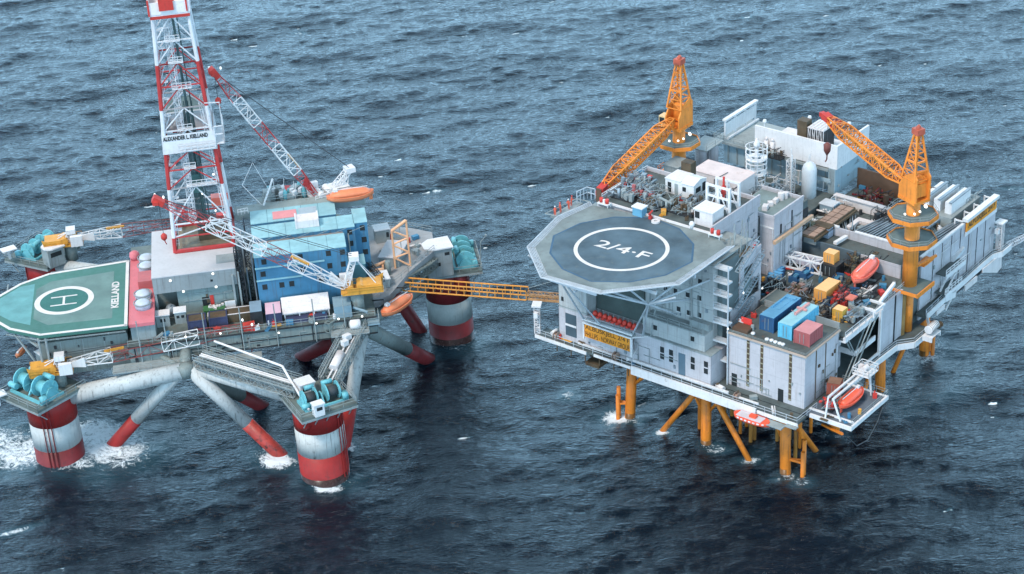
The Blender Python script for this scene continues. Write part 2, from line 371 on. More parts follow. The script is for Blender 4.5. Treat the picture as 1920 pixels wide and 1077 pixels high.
    bh = mth('ADD', mth('MULTIPLY', noise(0.75, 5, 0.66, mp.outputs[0], 0.8), 0.62), mth('MULTIPLY', noise(3.2, 4, 0.6, mp.outputs[0], 0.3), 0.28))
    bp = Nn.new('ShaderNodeBump'); bp.inputs['Distance'].default_value = 0.5; bp.inputs['Strength'].default_value = 1.0; Lk.new(bh, bp.inputs['Height']); Lk.new(bp.outputs[0], b.inputs['Normal'])
    mc = build(foam); mc.materials.append(m)
    mo = build(caps); mo.materials.append(m)
    for i in (-1, 0, 1):
        for j in (-1, 0, 1):
            o = bpy.data.objects.new('sea', mc if i == j == 0 else mo); COL.objects.link(o); o.location = (ox+i*Lt, oy+j*Lt, 0); o['kind'] = 'structure'
    big = MB(); e = 1.5*Lt; cx, cy = ox+Lt/2, oy+Lt/2; S = 14000
    for (x0, x1, y0, y1) in ((-S, S, cy+e, S), (-S, S, -S, cy-e), (-S, cx-e, cy-e, cy+e), (cx+e, S, cy-e, cy+e)):
        big.add([(x0,y0,0),(x1,y0,0),(x1,y1,0),(x0,y1,0)], [(0,1,2,3)])
    ob = big.part('open_sea', m); ob['kind'] = 'structure'
SEA_COL = (0.0008, 0.005, 0.011, 1)
def gp(x, y):   # where the water lies under a point of the view
    d = F*fpx + RV*(x-960) - UV*(y-538.5); t = -H/d.z; return (d.x*t, d.y*t)
FOAM = []
for (x, y, sx, sy, a, s) in [(40,850,14,9,0,.86),(-10,830,14,9,0,.8),(165,815,12,7,0,.95),(195,840,13,8,20,.9),(225,850,9,8,0,.85),(150,870,6,4,0,.8),(185,890,7,5,0,.55),
        (520,865,5,4,-20,1.0),(505,850,5,4,0,.75),(565,850,4,5,0,.5),(615,915,4,1.8,0,.95),(655,835,1.6,4,20,.9),(660,880,3,5,0,.45),
        (790,607,6,4,0,.95),(770,600,6,4,0,.7),(730,620,9,6,0,.5),(880,625,3,4,0,.75),(800,668,4,3,0,.7),(850,655,9,4,0,.5),(760,660,12,8,0,.42),
        (490,770,6,4,0,.6),(470,760,5,3,30,.7),(560,640,12,5,0,.55),(620,640,10,5,0,.45),(1160,780,4.2,3.6,0,1.0),(1195,765,4,4,0,.65),(1150,790,4,3,0,.7),(1242,812,1.8,1.5,0,1.0),
        (1345,842,3,1.8,0,.8),(1405,862,3,1.6,0,.85),(1440,845,4,4,0,.5),(1475,900,3.5,1.6,0,.75),(1500,905,3,3,0,.75),(1525,845,4,2,0,.6),
        (1725,665,9,8,0,.8),(1745,650,7,9,0,.75),(1700,690,8,8,0,.68),(1725,720,10,8,0,.55),(1660,760,8,6,0,.5),(1230,735,4,3,-40,.7),(1250,700,8,5,0,.45),
        (820,353,2.2,1.2,0,.85),(1400,35,2,1,0,.8),(25,995,5,1.2,30,.85),(1895,355,3,1,0,.7),(560,60,2,1,0,.8)]:
    X_, Y_ = gp(x, y); FOAM.append((X_, Y_, sx, sy, a, s))
for u_ in (0.2, 16.2, 31.8, 47.8):
    for v_ in (1.2, 16.9, 32.6, 46.8):
        q_ = PLT @ Vector((u_, v_, 0)); FOAM.append((q_.x+.5, q_.y-1.2, 2.4, 2.8, 0, .76))
for u_, v_ in ((40.6, 3.6), (13, 42), (-33, 28), (-30.4, -24), (14.1, -38.2)):
    q_ = RIG @ Vector((u_, v_, 0)); FOAM.append((q_.x+1, q_.y-2.5, 6.6, 6.6, 0, .72))
sea()
TIDE = mat('wet_growth_band', (0.045, 0.022, 0.02), 0.25, 0.4, 0.3, rustcol=(0.02,0.03,0.02))
# ================================================================== THE SEMI-SUBMERSIBLE (left)
def banded_tube(rt, name, p, q, r, zsplit, top, low, n=20, label=None):
    p, q = Vector(p), Vector(q); t = (p.z-zsplit)/(p.z-q.z); c = p.lerp(q, t)
    o = MB(rt).tube(p, c, r, n).part(name, top, smooth=True, label=label)
    MB(rt).tube(c, q, r*1.012, n).part('red_band', low, parent=o, smooth=True); return o
rig = root(RIG, 'semi_submersible_rig', (0, 0, 0), 'large grey drilling rig hull standing on red and white banded columns', 'drilling rig')
CC = [(40.6, 3.6), (13, 42), (-33, 28), (-30.4, -24.0), (14.1, -38.2)]
BZ = [(3.5, 7.9), (4.5, 9), (4.2, 8.9), (4.2, 8.9), (4.7, 9.4)]
for i, (x, y) in enumerate(CC):
    r = 4.15; z1_, z2_ = BZ[i]; bot = REDD if i in (0, 1, 3) else REDC; top = REDC if i != 0 else REDD
    w_ = mat('stained_column_white', (0.44, 0.44, 0.42), 0.5, 0.1, 0.3, 1.0, rustcol=(0.05, 0.035, 0.02)) if i == 4 else CWHITE if i != 0 else mat('column_grey_band', (0.30, 0.33, 0.32), 0.5, 0.1, 0.05, 0.4)
    o = MB(rig).lathe([(r, z1_), (r, z2_)], (x, y, 0), 40).part('column', w_, smooth=True)
    MB(rig).lathe([(r*1.003, -8), (r*1.003, z1_)], (x, y, 0), 40).part('lower_band', bot, parent=o, smooth=True)
    MB(rig).lathe([(r*1.003, z2_), (r*1.003, 14.2)], (x, y, 0), 40).part('upper_band', top, parent=o, smooth=True)
    MB(rig).lathe([(r*1.006, -8), (r*1.006, .5)], (x, y, 0), 40).part('tide_mark', TIDE, parent=o, smooth=True)
    m = MB(rig)   # ladder, draught marks, pipe down the outside
    a = math.atan2(y-3.5, x); ox, oy = math.cos(a), math.sin(a)
    for k in range(3):
        t = a+0.5+0.16*k; m.tube((x+4.35*math.cos(t), y+4.35*math.sin(t), 0), (x+4.35*math.cos(t), y+4.35*math.sin(t), 14), .09)
    m.part('riser_pipe', bot, parent=o)
    MB(rig).lathe([(1.1, 10.6), (1.5, 11.3), (1.5, 13.4), (1.1, 14.0)], (x+3.9*math.cos(a-1.0), y+3.9*math.sin(a-1.0), 0), 12).part('fairlead', top, parent=o, smooth=True)
N1 = Vector((-6.9, -28.6, 17.2)); N2 = Vector((23.5, -20.5, 16.6)); N3 = Vector((24.5, 20, 16.6))
def ext(p, q, k=1.35): p, q = Vector(p), Vector(q); return p+(q-p)*k
banded_tube(rig, 'diagonal_brace', N1+Vector((-.8,.2,0)), ext(N1, (-21.7, -21.7, 0)), 1.15, 6.4, CWHITE, REDC)
banded_tube(rig, 'diagonal_brace', N1+Vector((.8,0,0)), ext(N1, (6.4, -30.9, 0)), 1.18, 6.2, CWHITE, mat('oily_red', (0.36, 0.045, 0.035), .45, .2, .75, .5, rustcol=(0.02, 0.018, 0.016)))
banded_tube(rig, 'diagonal_brace', N1+Vector((.6,1.2,-.6)), ext(N1, (4.2, -14.5, 0)), 1.15, 4.8, RIGG, REDD)
banded_tube(rig, 'diagonal_brace', N2+Vector((0,-.8,0)), ext(N2, (18.0, -30.0, 0)), 1.15, 5.4, CWHITE, REDC)
banded_tube(rig, 'diagonal_brace', N2+Vector((.8,0,-.6)), ext(N2, (34.4, -4.6, 0)), 1.3, 5.2, RIGG, REDD)
banded_tube(rig, 'diagonal_brace', N2+Vector((0,1,-.6)), ext(N2, (12.6, 1.2, 0)), 1.2, 9.5, RIGG, REDD)
banded_tube(rig, 'diagonal_brace', N3, ext(N3, (34.2, 8.6, 0)), 1.25, 11, RIGG, REDD)
banded_tube(rig, 'diagonal_brace', N3, ext(N3, (14, 30, 0)), 1.25, 6, CWHITE, REDC)
MB(rig).tube(N1+Vector((-.5,0,-.2)), (-29.0, -24.0, 12.3), 1.45, 20, 1.6).part('horizontal_brace', CWHITE, smooth=True)
MB(rig).tube(N1+Vector((.5,.8,-.2)), (12.3, -36.0, 12.2), 0.95, 18).part('horizontal_brace', CWHITE, smooth=True)
MB(rig).tube(N2+Vector((-.2,-.6,.2)), (15.0, -36.5, 12.6), 0.95, 18).part('horizontal_brace', CWHITE, smooth=True)
MB(rig).tube(N2+Vector((.3,.5,.2)), (39.0, 1.6, 12.8), 1.1, 18).part('horizontal_brace', RIGG, smooth=True)
MB(rig).tube((-18, 12, 16), (-32.0, 26.5, 12.6), 1.3, 18).part('horizontal_brace', CWHITE, smooth=True)
MB(rig).tube(N3, (14, 39, 12.5), 1.3, 18).tube(N3, (39, 5, 12.5), 1.2, 18).part('horizontal_brace', RIGG, smooth=True)
m = MB(rig).lathe([(.3, -1.5), (1.3, -1.2), (1.6, 0), (1.4, 1.0), (.3, 1.2)], N1, 16).lathe([(.3, -1.5), (1.3, -1.2), (1.6, 0), (1.4, 1.0), (.3, 1.2)], N2, 16)
m.tube(N1, (-6.5, -22, 18.4), 1.0, 12).tube(N1, (-12, -22, 17.6), .5, 8).tube(N1, (0, -22, 17.6), .5, 8).tube(N2, (21, -17, 18.5), 1.0, 12)
m.parts('brace_node', RIGG, smooth=True)
hull = MB(rig).box(-16, 26, -24, 14, 16.9, 20.3).part('hull_deck_box', RIGG)
m = MB(rig)
for u in range(-15, 26, 6): m.box(u-.09, u+.09, -24.09, -24.002, 16.9, 20.3)
m.box(-16.1, 26.1, -24.12, -24.002, 18.35, 18.5).box(-16.1, 26.1, -24.3, -24.004, 20.1, 20.3).box(-16, 26, -24.14, -24.004, 16.95, 17.2)
m.part('hull_stiffeners', BLACK, parent=hull)
MB(rig).box(-16, 26, -24, 14, 20.302, 20.34).part('deck_plating', DECKR)
MB(rig).box(-31, -16.05, -21.2, -2, 15.2, 21.6).part('forward_deck_box', RIGG)
m = MB(rig)
for u in (-27.3, -23.6, -20): m.box(u-.06, u+.06, -21.26, -21.202, 15.3, 21.5)
for u, v in ((-30.6, -22.6), (-29.4, -22.6)): m.tube((u, v, 14.6), (u, v, 23.4), .22, 8)
m.bar((-16, -22.4, 17), (-10, -22.4, 21.4), .25).box(-20, -10, -22.6, -22.3, 17.6, 17.9).bar((-31, -21, 21), (-36, -16, 23.4), .3).bar((-31, -8, 21), (-37, -8, 23.4), .3).bar((-31, -21, 16), (-35, -19, 23.4), .2)
m.parts('helideck_struts', GREY)
# deck area towards the right-hand column
pg = [(26.02, -18.5), (29, -17), (33, -9.5), (38.4, -2.2), (38.8, 5.2), (35.5, 7.8), (30.5, 10.6), (26.02, 11)]
MB(rig).prism(pg, 18.9, 20.2).part('side_deck', mat('pale_worn_deck', (0.27, 0.275, 0.28), .6, .12, .15, grime=.4))
m = MB(rig)
for d in (0, 1.9, 3.6): m.truss((17.5+d*.8, -24.8+d*.7, 19.6), (37.3+d*.3, -4.6+d*.4, 18.2), .9, 1.7, 16, .13)
m.part('deck_girder', RIGG)
m = MB(rig).box(-19, -6, -27, -24.1, 17.1, 17.3).box(-5, 6, -26.4, -24.1, 16.2, 16.4)
m.rail([(-19, -27, 17.3), (-6, -27, 17.3)]).rail([(-16, -24, 20.34), (25.8, -24, 20.34)]).rail([(26, -18.4, 20.2), (33, -9.4, 20.2), (38.4, -2.2, 20.2)]).rail([(38.8, 5.2, 20.2), (35.5, 7.8, 20.2), (26, 11, 20.2)])
m.box(18, 24.5, -26.6, -24.15, 18.5, 18.7).rail([(18, -26.6, 18.7), (24.5, -26.6, 18.7)])
for u in (-14, -9.5, -3, 3.2, 9, 15.5, 20.6): m.tube((u, -24.3, 17), (u, -24.3, 25.2), .1, 6)
m.part('walkway_rails', GREY)
def girderwalk(a, b, nm, pipes):
    a, b = Vector(a), Vector(b); d = (b-a).normalized(); s = d.cross(Vector((0,0,1))).normalized()
    m = MB(rig).truss(a+s*1.5, b+s*1.5, .5, 1.5, 14, .11).truss(a-s*1.5, b-s*1.5, .5, 1.5, 14, .11)
    m.truss(a-s*.2, b-s*.2, 2.6, .15, 14, .1); m.rail([a+s*1.7+Vector((0,0,.8)), b+s*1.7+Vector((0,0,.8))], 1.0, .05).rail([a-s*1.7+Vector((0,0,.8)), b-s*1.7+Vector((0,0,.8))], 1.0, .05)
    o = m.part(nm, GREY); m = MB(rig)
    for k in pipes: m.tube(a+s*k+Vector((0,0,.4)), b+s*k+Vector((0,0,.4)), .16, 6)
    m.part('pipe_run', WHITE, parent=o); return o
girderwalk((-4.5, -27.6, 18.4), (11.5, -37.2, 15.6), 'bridge_girder', (-1.0, -.5, .9))
girderwalk((23.2, -22.4, 18.6), (16.6, -35.6, 15.4), 'bridge_girder', (-.6, .2))
MB(rig).path([(-1.6, -24.4, 19.6), (9.3, -33.6, 18.3), (10.2, -35.6, 17.0), (12.8, -43.6, 15.2)], .2, 8).part('vent_pipe', WHITE)
m = MB(rig); m.lathe([(.3,-1.0),(.9,-.8),(.9,.8),(.3,1.0)], (22.3, -24.4, 19.4), 12, 'x').part('white_vessel', WHITE, smooth=True)
MB(rig).cbox((20.6, -27.0, 18.6), (1.3, 1.0, .9), .6).cbox((20.1, -28.4, 18.3), (1.1, .9, .9), .6).parts('white_locker', WHITE)
MB(rig).tube((19.2, -30.4, 17.5), (17.6, -33.6, 16.6), .8, 12).part('white_vessel', PWHITE, smooth=True)
# --- column-top platforms, winches, cabins
def column_top(i, lab):
    x, y = CC[i]; a = math.atan2(y-3.5, x)
    t = root(RIG, 'column_platform', (x, y, 14.2), lab, 'platform', 'platforms on top of the rig columns', rz=a)
    MB().box(-4.2, 6.2, -4.9, 4.9, 0, .45).part('floor', DECKR, t)
    MB().box(-4.25, 6.25, -4.95, 4.95, -.4, -.002).part('edge_beam', GREY, t)
    m = MB().rail([(-4.2,-4.9,.45),(6.2,-4.9,.45),(6.2,4.9,.45),(-4.2,4.9,.45)], 1.1, .05)
    for k in range(5): m.bar((6.25, -4+2*k, 0), (4.0, -4+2*k, -2.5), .1)
    m.part('handrail', GREY, t)
    return t, a, x, y
def mooring_winch(i, du, lab, faceout=True, dv=0.0, sc=1.0, dark=ROPE):
    x, y = CC[i]; a = math.atan2(y-3.5, x)
    p = (x+math.cos(a)*du-math.sin(a)*dv, y+math.sin(a)*du+math.cos(a)*dv, 14.66)
    t = root(RIG, 'mooring_winch', p, lab, 'winch', 'mooring winches on the column tops', rz=a)
    for s in (-1, 1):
        c = (0, s*1.95*sc, 1.5*sc)
        d = MB().lathe([(.75*sc,-1.0*sc),(.9*sc,-1.0*sc),(.9*sc,1.0*sc),(.75*sc,1.0*sc)], c, 16, 'y').part('drum', dark, t, smooth=True)
        m = MB()
        for e in (-1.05, 1.05): m.lathe([(.4*sc,(e-.12)*sc),(1.5*sc,(e-.1)*sc),(1.5*sc,(e+.1)*sc),(.4*sc,(e+.12)*sc)], c, 20, 'y')
        for k in range(8):
            q = k*math.pi/4; m.bar((math.cos(q)*.3, c[1]+1.2*sc, c[2]+math.sin(q)*.3), (math.cos(q)*1.45*sc, c[1]+1.2*sc, c[2]+math.sin(q)*1.45*sc), .07)
        m.parts('flange', TEAL, d)
    m = MB().box(-2.0*sc, 2.0*sc, -3.5*sc, -3.15*sc, .02, .5).box(-2.0*sc, 2.0*sc, 3.15*sc, 3.5*sc, .02, .5).box(-2.0*sc, -1.6*sc, -3.15*sc, 3.15*sc, .02, .4).box(1.6*sc, 2.0*sc, -3.15*sc, 3.15*sc, .02, .4)
    for yy in (-3.3, 0, 3.3): m.add([(-1.5*sc,yy*sc-.14,.4),(1.5*sc,yy*sc-.14,.4),(.4,yy*sc-.14,1.9*sc),(-.4,yy*sc-.14,1.9*sc),(-1.5*sc,yy*sc+.14,.4),(1.5*sc,yy*sc+.14,.4),(.4,yy*sc+.14,1.9*sc),(-.4,yy*sc+.14,1.9*sc)], [(0,1,2,3),(7,6,5,4),(0,4,5,1),(1,5,6,2),(2,6,7,3),(3,7,4,0)])
    m.part('frame', TEAL, t)
    m = MB().tube((-1.2*sc, -2.2*sc, 2.7*sc), (-1.2*sc, -.6*sc, 2.7*sc), .4*sc, 10).tube((-1.2*sc, .8*sc, 2.7*sc), (-1.2*sc, 2.6*sc, 2.7*sc), .4*sc, 10).tube((1.5*sc, -3.9*sc, 1.0*sc), (1.5*sc, -2.4*sc, 1.0*sc), .45*sc, 10).cbox((1.6*sc, 3.6*sc, .9*sc), (1.2, .9, 1.2))
    m.parts('motor', TEAL, t, smooth=True); return t
for i, l in ((4, 'square grey platform on the stained front column with two dark cable drums'), (3, 'grey platform on the foaming column below the green helideck'), (0, 'grey platform on the dark red column beside the orange gangway'), (2, 'grey platform on the far column behind the green helideck')):
    column_top(i, l)
mooring_winch(4, 2.6, 'pair of teal winch drums wound with dark cable on the stained front column')
mooring_winch(3, 2.2, 'bulky teal winch with large ribbed flanges below the green helideck', sc=1.2, dark=TEAL)
mooring_winch(0, 3.4, 'teal winch behind the tall grey cabin on the dark red column', sc=1.12, dark=TEAL)
mooring_winch(2, 1.6, 'teal winch on the far column above the helideck edge', sc=1.05, dark=TEAL)
def cabin(fr, name, loc, d, rz, lab, wallm, roofm, grp=None, winface=None, rail=False, cat='cabin', oct_=False):
    t = root(fr, name, loc, lab, cat, grp, rz)
    hx, hy, h = d[0]/2, d[1]/2, d[2]
    MB().box(-hx, hx, -hy, hy, 0, h).part('wall', wallm, t)
    if oct_: MB().prism([(-hx-.3,-hy*.5),(-hx*.5,-hy-.3),(hx+.3,-hy-.3),(hx+.3,hy+.3),(-hx*.5,hy+.3),(-hx-.3,hy*.5)], h+.002, h+.25).part('roof', roofm, t)
    else: MB().box(-hx-.15, hx+.15, -hy-.15, hy+.15, h+.002, h+.18).part('roof', roofm, t)
    for (ax, cx, cz, w_, hh) in (winface or []):
        f = MB()
        if ax == '-y': f.box(cx-w_/2, cx+w_/2, -hy-.03, -hy-.002, cz-hh/2, cz+hh/2)
        elif ax == '-x': f.box(-hx-.03, -hx-.002, cx-w_/2, cx+w_/2, cz-hh/2, cz+hh/2)
        elif ax == '+y': f.box(cx-w_/2, cx+w_/2, hy+.002, hy+.03, cz-hh/2, cz+hh/2)
        f.parts('window', DARK, t)
    if rail: MB().rail([(-hx,-hy,h+.18),(hx,-hy,h+.18),(hx,hy,h+.18),(-hx,hy,h+.18),(-hx,-hy,h+.18)], 1.0, .04).part('roof_rail', GREY, t)
    return t
cabin(RIG, 'winch_cabin', (12.6, -37.4, 14.66), (2.6, 2.4, 2.4), .35, 'small white cabin behind the winch with dark cable drums', WHITE, WHITE, 'white winch cabins', [('-y', 0, 1.6, 1.8, .7)])
cabin(RIG, 'winch_cabin', (14.3, -44.6, 14.66), (1.7, 1.3, 2.1), .35, 'tiny white control box in front of the winch with dark cable drums', WHITE, WHITE, 'white winch cabins', [('-y', 0, 1.4, 1.0, .6)])
cabin(RIG, 'winch_cabin', (-30.0, -17.6, 14.66), (3.4, 3.0, 3.4), .6, 'grey cabin with pale lid beside the yellow crane at lower left', GREY, WHITE, 'white winch cabins', [('-y', 0, 2.3, 2.4, .8)])
cabin(RIG, 'winch_cabin', (-31.2, 23.0, 14.66), (3.2, 3.0, 3.6), .5, 'grey cabin with rounded white lid beside the far left winch', GREY, WHITE, 'white winch cabins', [('-y', 0, 2.5, 2.2, .9)], oct_=True)
cabin(RIG, 'control_house', (39.0, -.2, 14.66), (4.6, 4.0, 5.6), 0.12, 'tall grey control house with white roof next to the orange gangway', SHED, WHITE, None, [('-y', 1.4, 4.5, .9, .6), ('-y', -.3, 2.6, .7, .7)], oct_=True)
for p, l in (((-38.6, -25.4, 15.2), 'flat white plate sticking out past the teal winch at left edge'), ((-39.5, 25.5, 17.5), 'flat white plate beside the far teal winch')):
    solo(RIG, 'white_platform_lid', MB().box(-1.4, 1.4, -1, 1, 0, .2).box(-.2, .2, -.2, .2, -2, 0), WHITE, p, l, 'cover plate', 'white cover plates', rz=.4)
# --- helideck
hd = [(-15.6, 1.4), (-15.6, -23.2), (-30.2, -22.8), (-35.6, -19.2), (-38.6, -15), (-38.9, -7), (-34.6, -2.5), (-29.7, .1)]
he = root(RIG, 'green_helideck', (-26.6, -11, 23.4), 'green octagonal helideck with white rim and H in a ring', 'helideck')
MB(he).prism(hd, 23.4, 24.0).part('deck', HGREEN)
def shrink(p, d):
    cx = sum(a for a, _ in p)/len(p); cy = sum(b for _, b in p)/len(p); return [(cx+(a-cx)*(1-d), cy+(b-cy)*(1-d)) for a, b in p]
MB(he).prism([(-18.2, -2.2), (-18.2, -19.8), (-29, -19.4), (-31.6, -16.5), (-31.6, -5.5), (-29.2, -3.2)], 24.0, 24.012).part('worn_area', HWORN)
MB(he).prism([(-32, -18.6), (-35.4, -16.2), (-38.2, -12.6), (-38.3, -8), (-34.6, -3.8), (-32, -3.4)], 24.0, 24.01).part('faded_area', HCYAN)
m = MB(he)
for a, b in zip(hd, hd[1:]+hd[:1]):
    a, b = Vector((*a, 24.05)), Vector((*b, 24.05)); d = (b-a).normalized(); s = Vector((-d.y, d.x, 0)); vs = []
    vs = [a, b, b-s*.55, a-s*.55]; vs = [Vector((p.x, p.y, z)) for z in (23.95, 24.06) for p in vs]
    m.add(vs, [(0,1,2,3),(7,6,5,4),(0,4,5,1),(1,5,6,2),(2,6,7,3),(3,7,4,0)])
m.part('white_rim', MARK)
MB(he).ring((-26.6, -11), 4.15, 5.1, 24.014, 24.03, 64).part('ring_marking', MARK)
MB(he).prism([(-26.6+4.15*math.cos(t*.2618), -11+4.15*math.sin(t*.2618)) for t in range(24)], 24.0, 24.02).part('ring_centre', mat('dark_green', (0.03, 0.12, 0.10), .6, .1, 0, grime=.2))
MB(he).box(-28.9, -24.4, -12.75, -12.4, 24.022, 24.034).box(-28.9, -24.4, -9.75, -9.4, 24.022, 24.034).box(-26.85, -26.45, -12.4, -9.75, 24.022, 24.034).part('letter_h', MARK)
text('KIELLAND', 'deck_lettering', MARK, he, (-17.2, -16.2, 24.0), (0, 1, 0), (-1, 0, 0), 1.3, 9.8, .03)
m = MB(he); m.rail([(-29.5, 1.3, 23.3), (-16, 2.4, 23.3)], .3, .05, 2.5).rail([(-16, -24.2, 23.3), (-30, -23.8, 23.3), (-36, -20, 23.3)], .3, .05, 2.5)
for k in range(8): m.box(-37+k*3, -36.8+k*3, -19 if k else -12, -1, 22.7, 23.38)
m.part('underframe', GREY)
pd = root(RIG, 'red_walkway_deck', (-13.4, -9, 20.4), 'faded red deck strip between the green helideck and the grey shed', 'deck')
MB(pd).box(-15.45, -11.1, -22.6, 2.6, 23.2, 23.8).part('deck', PINK)
MB(pd).box(-13.8, -11.2, -10.2, -6.2, 23.802, 25.3).part('red_cabinet', mat('red_cabinet', (.42, .10, .10), .5, .1))
MB(pd).lathe([(.8,23.8),(.95,24.4),(.8,25.1),(.3,25.4)], (-14.6, 2.0, 0), 14).part('red_drum', PINK, smooth=True)
MB(pd).box(-13.6, -12.8, -13.5, -12.6, 23.81, 24.9).box(-14.2, -13.9, -15.2, -11.8, 23.81, 24.3).box(-13, -12.6, -16, -15.2, 23.81, 24.5).part('machinery', REDD)
MB(pd).box(-15.3, -11.2, -22, 2.2, 20.4, 23.18).part('support_wall', GREY)
tk = root(RIG, 'dome_top_tank', (-13.0, -13.6, 23.8), 'white domed tank on the red deck, nearest pair, inner one', 'tank', 'white domed tanks beside the red deck')
MB().lathe([(1.35,0),(1.35,.8),(1.15,1.2),(.6,1.4),(.1,1.45)], (0,0,0), 20).part('shell', mat('tank_pale_grey', (.42,.45,.50), .4, .05), tk, smooth=True); MB().ring((0,0), 1.44, 1.56, .9, 1.1, 20).part('band', GREY, tk)
for p, l in (((-13.0, -17.0, 23.8), 'white domed tank at the red deck, the one nearest the camera'), ((-12.5, .2, 23.8), 'white domed tank at the far end of the red deck'), ((-12.5, -2.9, 23.8), 'white domed tank just in front of the farthest one by the shed roof')): clone(tk, RIG, p, 0, l)
# --- grey shed under the derrick
sh = root(RIG, 'grey_drill_shed', (-3.8, -10, 20.34), 'grey windowless shed with pale roof below the derrick', 'shed')
MB(sh).box(-11, 3.4, -15, -6.6, 25.0, 28.0).box(-11, -7, -6.6, 3, 22, 28).part('upper_wall', SHED)
MB(sh).box(-7.2, 3.2, -14.2, -7, 20.35, 24.998).part('lower_wall', mat('shed_lower_wall', (.20, .25, .245), .55, .08, 0, .35))
MB(sh).box(-10.9, -7.25, -11, -7, 20.35, 24.99).part('recess_back', RIGG)
MB(sh).box(-11.05, 3.45, -15.05, -6.9, 28.002, 28.16).add([(-11.05,-6.9,28.0),(-6.9,-6.9,28.0),(-6.9,3.2,28.0),(-11.05,3.2,28.0),(-11.05,-6.9,28.16),(-6.9,-6.9,28.16),(-6.9,3.2,28.16),(-11.05,3.2,28.16)], [(3,2,1,0),(4,5,6,7),(0,1,5,4),(1,2,6,5),(2,3,7,6),(3,0,4,7)]).part('roof', ROOF)
d = MB(sh).box(-3.1, -1.9, -14.24, -14.202, 20.4, 22.9).parts('door', DARK); MB(sh).box(-1.75, -1.1, -14.3, -14.245, 20.4, 23.1).part('door_leaf', RED, parent=d)
MB(sh).box(-1.2, -.8, -15.03, -15.002, 26.1, 26.5).part('vent', DARK)
MB(sh).box(2.4, 2.75, -15.5, -14.3, 20.35, 27).box(3.45, 3.75, -15.4, -14.9, 20.35, 27.5).box(-11, -10.6, -14.6, -14.2, 20.4, 25).parts('down_pipe', GREY)
m = MB(sh).box(.1, 3.4, -12.6, -9.4, 28.17, 28.24); m.part('roof_hatch', GREY)
m = MB(sh)
for u, v, z in ((-7.9, -15.15, 27.3), (-.6, -15.15, 27.6), (-6.0, -15.1, 24.9), (-.4, -15.1, 25.0)): m.lathe([(.05,-.15),(.22,0),(.05,.15)], (u, v, z), 10, 'y')
m.parts('floodlight', LAMPM)
# --- derrick
dk = root(RIG, 'drilling_derrick', (-1.7, -1.3, 28.2), 'tall tapering red and white lattice derrick with lettered windwall', 'derrick')
ZB, ZT, hb, ht = 28.2, 70.8, 5.15, 2.95; cxy = (-1.75, -1.3)
def dc(z, k, e=0.0):
    t = (z-ZB)/(ZT-ZB); h = hb+(ht-hb)*t+e; sx, sy = ((-1,-1),(1,-1),(1,1),(-1,1))[k]; return Vector((cxy[0]+sx*h, cxy[1]+sy*h, z))
DW = mat('derrick_white', (0.58, 0.57, 0.58), .5, .08, .1, .2); DR = mat('derrick_red', (0.42, 0.04, 0.038), .5, .12, .1, .2)
bands = [(28.2, 31, DR), (31, 40, DW), (40, 46.8, DR), (46.8, 54.4, DW), (54.4, 62.4, DR), (62.4, 70.8, DW)]
girts = [28.2, 33.4, 40, 43.4, 46.8, 50.5, 54.4, 58.4, 62.4, 66.4, 70.8]
for z0, z1, mt in bands:
    m = MB(dk)
    for k in range(4): m.tube(dc(z0, k), dc(z1, k), .34, 6)
    leg = m.parts('leg_section', mt); m = MB(dk); zs = [z for z in girts if z0 <= z <= z1]
    if z0 == 28.2: zs = [28.4, 31]
    for z in zs:
        for k in range(4): m.bar(dc(z, k), dc(z, (k+1)%4), .15 if z > 28.5 else .4)
    for a, b in zip(zs, zs[1:]):
        for k in range(4):
            if z1-z0 < 3: continue
            mid = (dc(b, k)+dc(b, (k+1)%4))/2; m.bar(dc(a, k), mid, .13); m.bar(dc(a, (k+1)%4), mid, .13)
    if z0 == 31:
        for k in range(4): m.bar(dc(31, k), dc(33.4, (k+1)%4), .13)
    m.part('bracing', mt, parent=leg)
m = MB(dk)
for k in range(9): m.tube((-2.6+.22*k, -2+.12*(k%3), 29), (-2.3+.22*k, -1.4+.12*(k%3), 52+(k%3)), .1, 5)
m.tube((-1.2, -.9, 29), (-1.6, -1.2, 70), .22, 6).tube((-.3, -.6, 29), (-.9, -1.0, 70), .12, 5)
m.part('drill_pipe_stand', mat('dark_green_pipe', (.06, .10, .10), .5, .2, .2))
MB(dk).truss((-3.1, -3.9, 33), (-2.6, -2.7, 70), .9, .9, 30, .08).ladder((-6.3, -5.6, 29), (-4.6, -4.0, 70), .5, .5, .05).truss((3.0, -6.1, 33), (1.2, -4.0, 56), .9, .7, 18, .07).part('ladder_track', DW)
MB(dk).box(-2.4, -1.0, -2.0, -.8, 37, 40.5).part('travelling_block', mat('block_green', (.07, .15, .14), .5, .2))
m = MB(dk)
for z, w_ in ((43.6, 1.0), (58.0, 1.6), (62.6, 1.2), (66.4, 1.2), (50.6, 1.2), (40.3, 2.6)):
    p = dc(z, 0, .1); m.box(-3.2, -3.2+w_*2, p.y-.5, p.y+.4, z-.06, z+.06); m.rail([(-3.2, p.y-.5, z), (-3.2+w_*2, p.y-.5, z)], 1.1, .06, .8)
for z in range(32, 70, 3): p = dc(z, 0, -.2); m.box(p.x, p.x+1.3, p.y+.2, p.y+1.2, z, z+.08); m.bar((p.x, p.y+.2, z), (p.x+1.2, p.y+1.2, z+3), .07)
m.part('stair_landing', DW)
e = .45; z0, z1 = 46.6, 50.0; A = [dc(z0, k, e) for k in range(4)]; B = [dc(z1, k, e) for k in range(4)]
ww = MB(dk); t_ = .08
